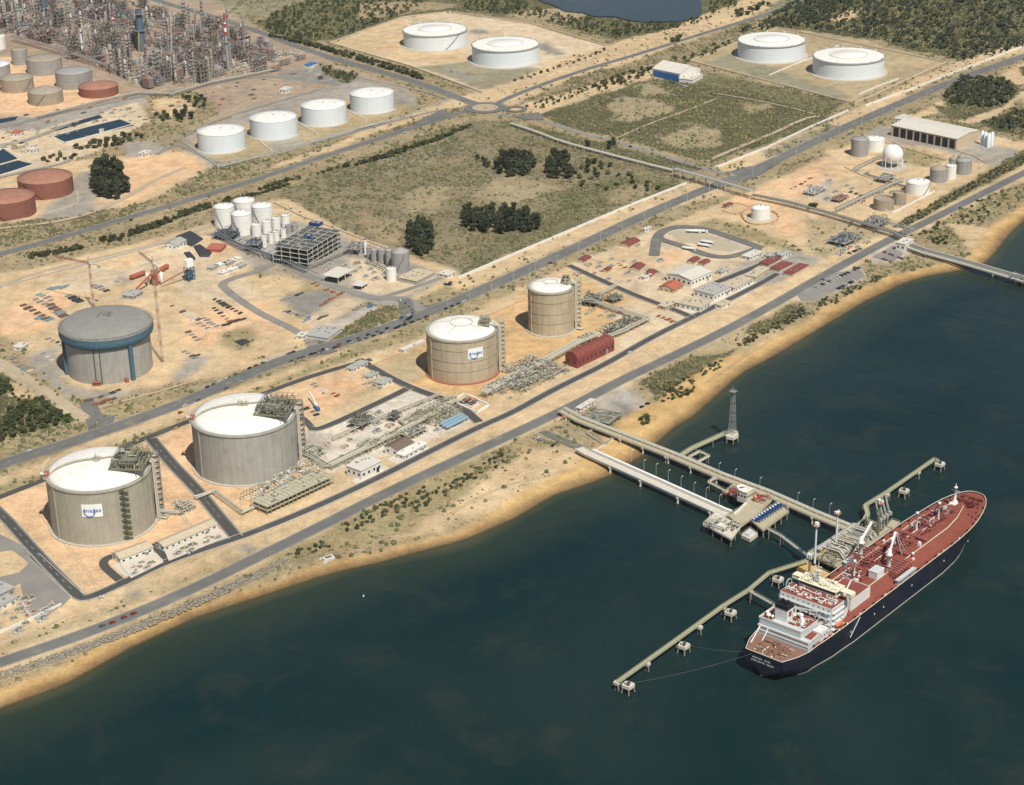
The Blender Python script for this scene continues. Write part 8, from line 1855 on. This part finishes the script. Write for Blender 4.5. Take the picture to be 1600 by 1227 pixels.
for seg, st in (([(48, 405), (78, 398)], 6), ([(82, 398), (128, 388)], 5.5), ([(156, 378), (194, 374)], 6), ([(200, 369), (235, 358), (266, 346)], 5), ([(272, 342), (300, 332), (332, 324)], 5.5)):
    rowt('hedge', seg, st*.72, hn, 1, 1.6, .0); rowt('hedge', [(x, y-3.5) for x, y in seg], st*.8, hn, .95, 1.6, .05)
h2 = 'in the hedge between the plant and the north road'
rowt('hedge', [(334, 322), (360, 314), (398, 306), (420, 299), (455, 288)], 4.5, h2, 1); rowt('hedge', [(404, 298), (430, 289), (470, 278)], 5, h2, .9); h3 = 'in the hedge along the centre field'
rowt('hedge', [(478, 276), (530, 263), (545, 259)], 6, h3, .9); rowt('hedge', [(548, 260), (600, 247), (645, 232), (690, 217), (735, 196)], 4.6, h3, 1); rowt('hedge', [(555, 256), (600, 243), (645, 229), (695, 212)], 6, h3, .8)
h4 = 'in the hedge below the left pair of big tanks'; rowt('pine', [(420, 56), (470, 68), (520, 82), (580, 100), (640, 118), (664, 125)], 6, h4, .95); rowt('pine', [(440, 60), (520, 78), (600, 100), (660, 120)], 7, h4, .85)
h5 = 'in the row between big tanks and lake road'; rowt('mid', [(800, 128), (840, 116), (880, 104), (920, 90), (948, 78)], 11, h5, .65, .6, .0)
h6 = 'in the belt left of the blue-fronted warehouse'; clump('pine', [(925, 136), (960, 122), (985, 110), (1018, 108), (1010, 118), (975, 132), (940, 142)], 28, h6, .8, 7, 21); clump('mid', [(820, 168), (870, 150), (925, 132), (930, 140), (850, 170)], 24, h6, .6, 9, 22)
h7 = 'in the belt above the blue-fronted warehouse'; clump('mid', [(1040, 94), (1080, 84), (1130, 66), (1150, 62), (1120, 84), (1070, 98)], 20, h7, .75, 9, 23)
h8 = 'at the top edge beside the lake road'; clump('pine', [(1048, 60), (1062, 58), (1062, 66), (1050, 66)], 5, h8, 1, 6, 24); clump('pine', [(1150, 22), (1180, 12), (1200, 4), (1210, 8), (1180, 20), (1152, 28)], 12, h8, 1.1, 8, 25)
clump('bush', [(1402, 352), (1440, 328), (1500, 296), (1560, 262), (1600, 244), (1600, 256), (1540, 284), (1480, 318), (1412, 357)], 110, 'in the strip above the coast road', 1.0, 6, 26)
clump('mid', [(1436, 366), (1460, 354), (1466, 350), (1464, 362), (1440, 370)], 8, 'beside the guard building', .6, 6, 27); clump('mid', [(1455, 376), (1478, 368), (1480, 380), (1460, 384)], 9, 'beside the guard building', .6, 5, 28)
p = G(1269, 325); [put_tree('mid', p.x+rd.uniform(-4, 4), p.y+rd.uniform(-4, 4), 'alone between pipe rack and sphere compound', .9) for _ in range(4)]
clump('mid', [(0, 592), (14, 600), (18, 612), (0, 618)], 9, 'in the thicket at the left edge', .9, 5, 29); clump('mid', [(-10, 650), (30, 640), (60, 625), (105, 650), (108, 662), (60, 672), (0, 692), (-20, 700)], 60, 'in the thicket at the left edge', .9, 6.5, 30); clump('bush', [(15, 615), (60, 622), (80, 640), (40, 640)], 20, 'in the thicket at the left edge', 1, 6, 34)
clump('mid', [(1032, 612), (1060, 606), (1080, 612), (1070, 624), (1040, 622)], 10, 'on the dune right of the jetty root', .55, 6, 31); clump('mid', [(1000, 655), (1012, 650), (1014, 662), (1004, 664)], 5, 'on the dune right of the jetty root', .6, 4, 32)
dn = 'on the dunes along the shore'
for k, (poly, n) in enumerate((([(1028, 600), (1085, 588), (1090, 612), (1035, 632)], 26), ([(1090, 580), (1130, 560), (1125, 575), (1095, 592)], 12), ([(1150, 535), (1200, 510), (1255, 480), (1265, 492), (1190, 525), (1160, 545)], 46), ([(1272, 470), (1310, 462), (1312, 474), (1280, 482)], 12), ([(1313, 455), (1340, 446), (1352, 452), (1325, 462)], 12), ([(1355, 436), (1375, 430), (1380, 438), (1360, 442)], 9), ([(530, 822), (600, 785), (665, 760), (670, 775), (600, 812), (545, 832)], 40), ([(640, 790), (700, 755), (780, 712), (790, 722), (700, 772), (650, 800)], 36), ([(460, 862), (510, 845), (515, 855), (470, 872)], 10), ([(1480, 335), (1560, 300), (1600, 290), (1560, 325), (1510, 350)], 24), ([(1490, 345), (1545, 330), (1550, 345), (1500, 352)], 8))):
    clump('bush', poly, int(n*1.25), dn, .85, 2.2, 60+k)
p = G(783, 712); [put_tree('mid', p.x+rd.uniform(-3, 3), p.y+rd.uniform(-3, 3), 'single dark shrub group at the coast road', .5) for _ in range(3)]
KW = dict(tall='tall dark tree', pine='dark green tree', mid='leafy tree', hedge='hedge shrub', bush='low green bush')
for (k, w_), L in TG.items():
    number(L, KW[k]+' '+w_)
    for o in L: o['group'] = KW[k]+'s '+w_
# ------------------------------------------------------------------ woods and scrub (masses nobody could count)
def mass(name, polys, tmpl, label, m_, dens, smin, smax, seed, use_veg=False):
    r2 = np.random.default_rng(seed); V = np.array(tmpl[0]); Fc = np.array(tmpl[1]); PV = []; PF = []; base = 0
    for poly, n in polys:
        P = np.array([G(x, y)[:2] for x, y in poly]); lo, hi = P.min(0), P.max(0); c = r2.random((n*6, 2))*(hi-lo)+lo; px, py = project(c[:, 0], c[:, 1], 0.0); ok = inpoly(px, py, poly); c = c[ok][:n]
        for q in c:
            a = r2.random()*6.28; s = smin+(smax-smin)*r2.random()**1.5; ca, sa = math.cos(a)*s, math.sin(a)*s; v = np.stack([V[:, 0]*ca-V[:, 1]*sa+q[0], V[:, 0]*sa+V[:, 1]*ca+q[1], V[:, 2]*s*(.8+.4*r2.random())-.1], -1); PV.append(v); PF.append(Fc+base); base += len(V)
    build_np(name, np.concatenate(PV), np.concatenate(PF), m_, label)
def build_np(name, V, Fq, m_, label, cat='scrub'):
    me = bpy.data.meshes.new(name); k = Fq.shape[1]; me.vertices.add(len(V)); me.vertices.foreach_set('co', V.astype(np.float32).reshape(-1)); me.loops.add(len(Fq)*k); me.loops.foreach_set('vertex_index', Fq.astype(np.int32).reshape(-1)); me.polygons.add(len(Fq)); me.polygons.foreach_set('loop_start', np.arange(len(Fq), dtype=np.int32)*k); me.update(calc_edges=True)
    me.materials.append(MATS[m_]); o = bpy.data.objects.new(name, me); COL.objects.link(o); tag(o, label, cat, kind='stuff')
tA = crown_mesh(101, 90, 1.2, 6, 4.2, 2.6, 3.6)
mass('pine_wood', [([(1235, 42), (1290, -20), (1700, -80), (1760, -40), (1640, 62), (1520, 96), (1470, 86), (1390, 66), (1310, 52)], 1500), ([(1474, 150), (1502, 124), (1558, 122), (1586, 138), (1582, 160), (1540, 168), (1482, 164)], 190), ([(1535, 192), (1600, 170), (1690, 165), (1690, 212), (1600, 210)], 150), ([(1160, 50), (1240, 6), (1330, -30), (1300, 20), (1255, 42)], 260)], tA, 'dark pine wood with sandy gaps filling the upper right corner', 'leaf_dark', 1, .6, 1.15, 5)
mass('scrub_wood', [([(400, 40), (440, 14), (520, -10), (700, -12), (640, 18), (600, 34), (525, 60), (470, 66)], 520), ([(720, 16), (830, 26), (960, 62), (1050, 46), (1100, 36), (1120, 20), (1098, 26), (1050, 38), (960, 34), (880, 26), (840, 14), (800, -6), (720, -10)], 420), ([(1104, -10), (1160, -10), (1150, 10), (1110, 26)], 60), ([(500, 100), (560, 118), (545, 130), (505, 114)], 50), ([(405, 44), (470, 66), (480, 60), (430, 30)], 70)], tA, 'grey-green scrub wood behind the left pair of big tanks and round the lake', 'leaf_mid', 1, .4, .85, 6)
# scrub tufts follow the ground-cover density
r2 = np.random.default_rng(8); px, py = project(XX, YY, 0.0); ZT = gz(XX, YY); vis = (px > -120) & (px < 1720) & (py > -60) & (PHX['s'] > 10) & (LCv > .12)
iy, ix = np.nonzero(vis); wgt = LCv[iy, ix]**1.6*np.clip((vnoise(XX[iy, ix], YY[iy, ix], 22, 91)*.6+vnoise(XX[iy, ix], YY[iy, ix], 7, 92)*.6)-.40, 0, 1)**1.1; wgt /= wgt.sum()
roadpx = np.zeros(len(iy), bool)
sel = r2.choice(len(iy), 52000, p=wgt); tx_ = XX[iy[sel], ix[sel]]+r2.uniform(-1.7, 1.7, 52000); ty_ = YY[iy[sel], ix[sel]]+r2.uniform(-1.7, 1.7, 52000); sv = LCv[iy[sel], ix[sel]]
def near(W, x, y, d):
    m_ = np.zeros(x.shape, bool)
    for (ax, ay), (bx, by) in zip(W[:-1], W[1:]):
        dx, dy = bx-ax, by-ay; L = dx*dx+dy*dy
        if L < .01: continue
        t = np.clip(((x-ax)*dx+(y-ay)*dy)/L, 0, 1); m_ |= (x-ax-t*dx)**2+(y-ay-t*dy)**2 < d*d
    return m_
ppx, ppy = project(tx_, ty_, 0.0); bad = inpoly(ppx, ppy, [(820, -60), (830, 4), (880, 24), (960, 32), (1020, 40), (1070, 38), (1104, 24), (1100, -60)]) | near(MAIN, tx_, ty_, 10.5) | near(COAST, tx_, ty_, 8.5) | near(NORTH, tx_, ty_, 8.5) | near(CROSS, tx_, ty_, 10) | near(NE, tx_, ty_, 7.5) | near(PER, tx_, ty_, 6)
tx_, ty_, sv = tx_[~bad], ty_[~bad], sv[~bad]
def tufts(name, idx, m_, label, r_lo, r_hi):
    n = len(idx); K = 6; base = np.array([(math.cos(t), math.sin(t), 0) for t in np.linspace(0, 2*math.pi, K, endpoint=False)]); V = np.zeros((n, K+1+K, 3)); r = r_lo+(r_hi-r_lo)*r2.random((n, 1))**1.7
    jit = .65+.6*r2.random((n, K)); V[:, :K, 0] = tx_[idx][:, None]+base[:, 0]*r*jit; V[:, :K, 1] = ty_[idx][:, None]+base[:, 1]*r*jit; V[:, :K, 2] = -.3
    jit2 = .5+.4*r2.random((n, K)); V[:, K:2*K, 0] = tx_[idx][:, None]+base[:, 0]*r*jit2; V[:, K:2*K, 1] = ty_[idx][:, None]+base[:, 1]*r*jit2; V[:, K:2*K, 2] = r*(.45+.5*r2.random((n, K)))
    V[:, 2*K, 0] = tx_[idx]; V[:, 2*K, 1] = ty_[idx]; V[:, 2*K, 2] = (r*(.7+.5*r2.random((n, 1))))[:, 0]
    f = []
    for i in range(K): j = (i+1) % K; f += [(i, j, K+j), (i, K+j, K+i), (K+i, K+j, 2*K)]
    f = np.array(f); Fq = (f[None]+np.arange(n)[:, None, None]*(2*K+1)).reshape(-1, 3); build_np(name, V.reshape(-1, 3), Fq, m_, label)
al = np.arange(len(tx_)); h_ = r2.random(len(tx_)); tufts('scrub', al[h_ < .62], 'leaf_bush', 'green scrub tufts over fields, verges and dunes', .6, 2.4); tufts('scrub', al[h_ >= .62], 'leaf_dry', 'dry straw-coloured scrub tufts over fields and verges', .6, 2.0)
# rock armour along the lower beach
mat('rock', (.30, .265, .215), .95, var=.35, scale=.6, dirt=(.20, .17, .14))
RK = line_px([(-100, 1098), (0, 1056), (100, 1024), (200, 987), (300, 945), (400, 899), (450, 876)], 1); RV = []; RF = []; nb = 0
for a, b in zip(RK, RK[1:]):
    a = np.array(a); b = np.array(b); L = np.linalg.norm(b-a); d = (b-a)/L; n_ = np.array((-d[1], d[0]))
    for k in range(int(L*6)):
        c = a+d*r2.random()*L+n_*r2.uniform(-4.2, 4.2); s = .4+.8*r2.random()**2; q = np.array([(x, y, z) for x in (-1, 1) for y in (-1, 1) for z in (-1, 1)])*s*(.6+.4*r2.random((8, 3))); t = r2.random()*6.28; q2 = np.stack([q[:, 0]*math.cos(t)-q[:, 1]*math.sin(t)+c[0], q[:, 0]*math.sin(t)+q[:, 1]*math.cos(t)+c[1], q[:, 2]*.7+.1], -1); RV.append(q2); RF.append(np.array([(0, 1, 3, 2), (4, 6, 7, 5), (0, 4, 5, 1), (2, 3, 7, 6), (0, 2, 6, 4), (1, 5, 7, 3)])+nb); nb += 8
build_np('rock_armour', np.concatenate(RV), np.concatenate(RF), 'rock', 'band of grey rocks between coast road and lower beach', 'rocks')
# prototypes never used would sit outside the place: drop them
for o in [o for o in sc.objects if o.parent is None and o.location.y < -400]:
    for c_ in list(o.children): bpy.data.objects.remove(c_)
    bpy.data.objects.remove(o)
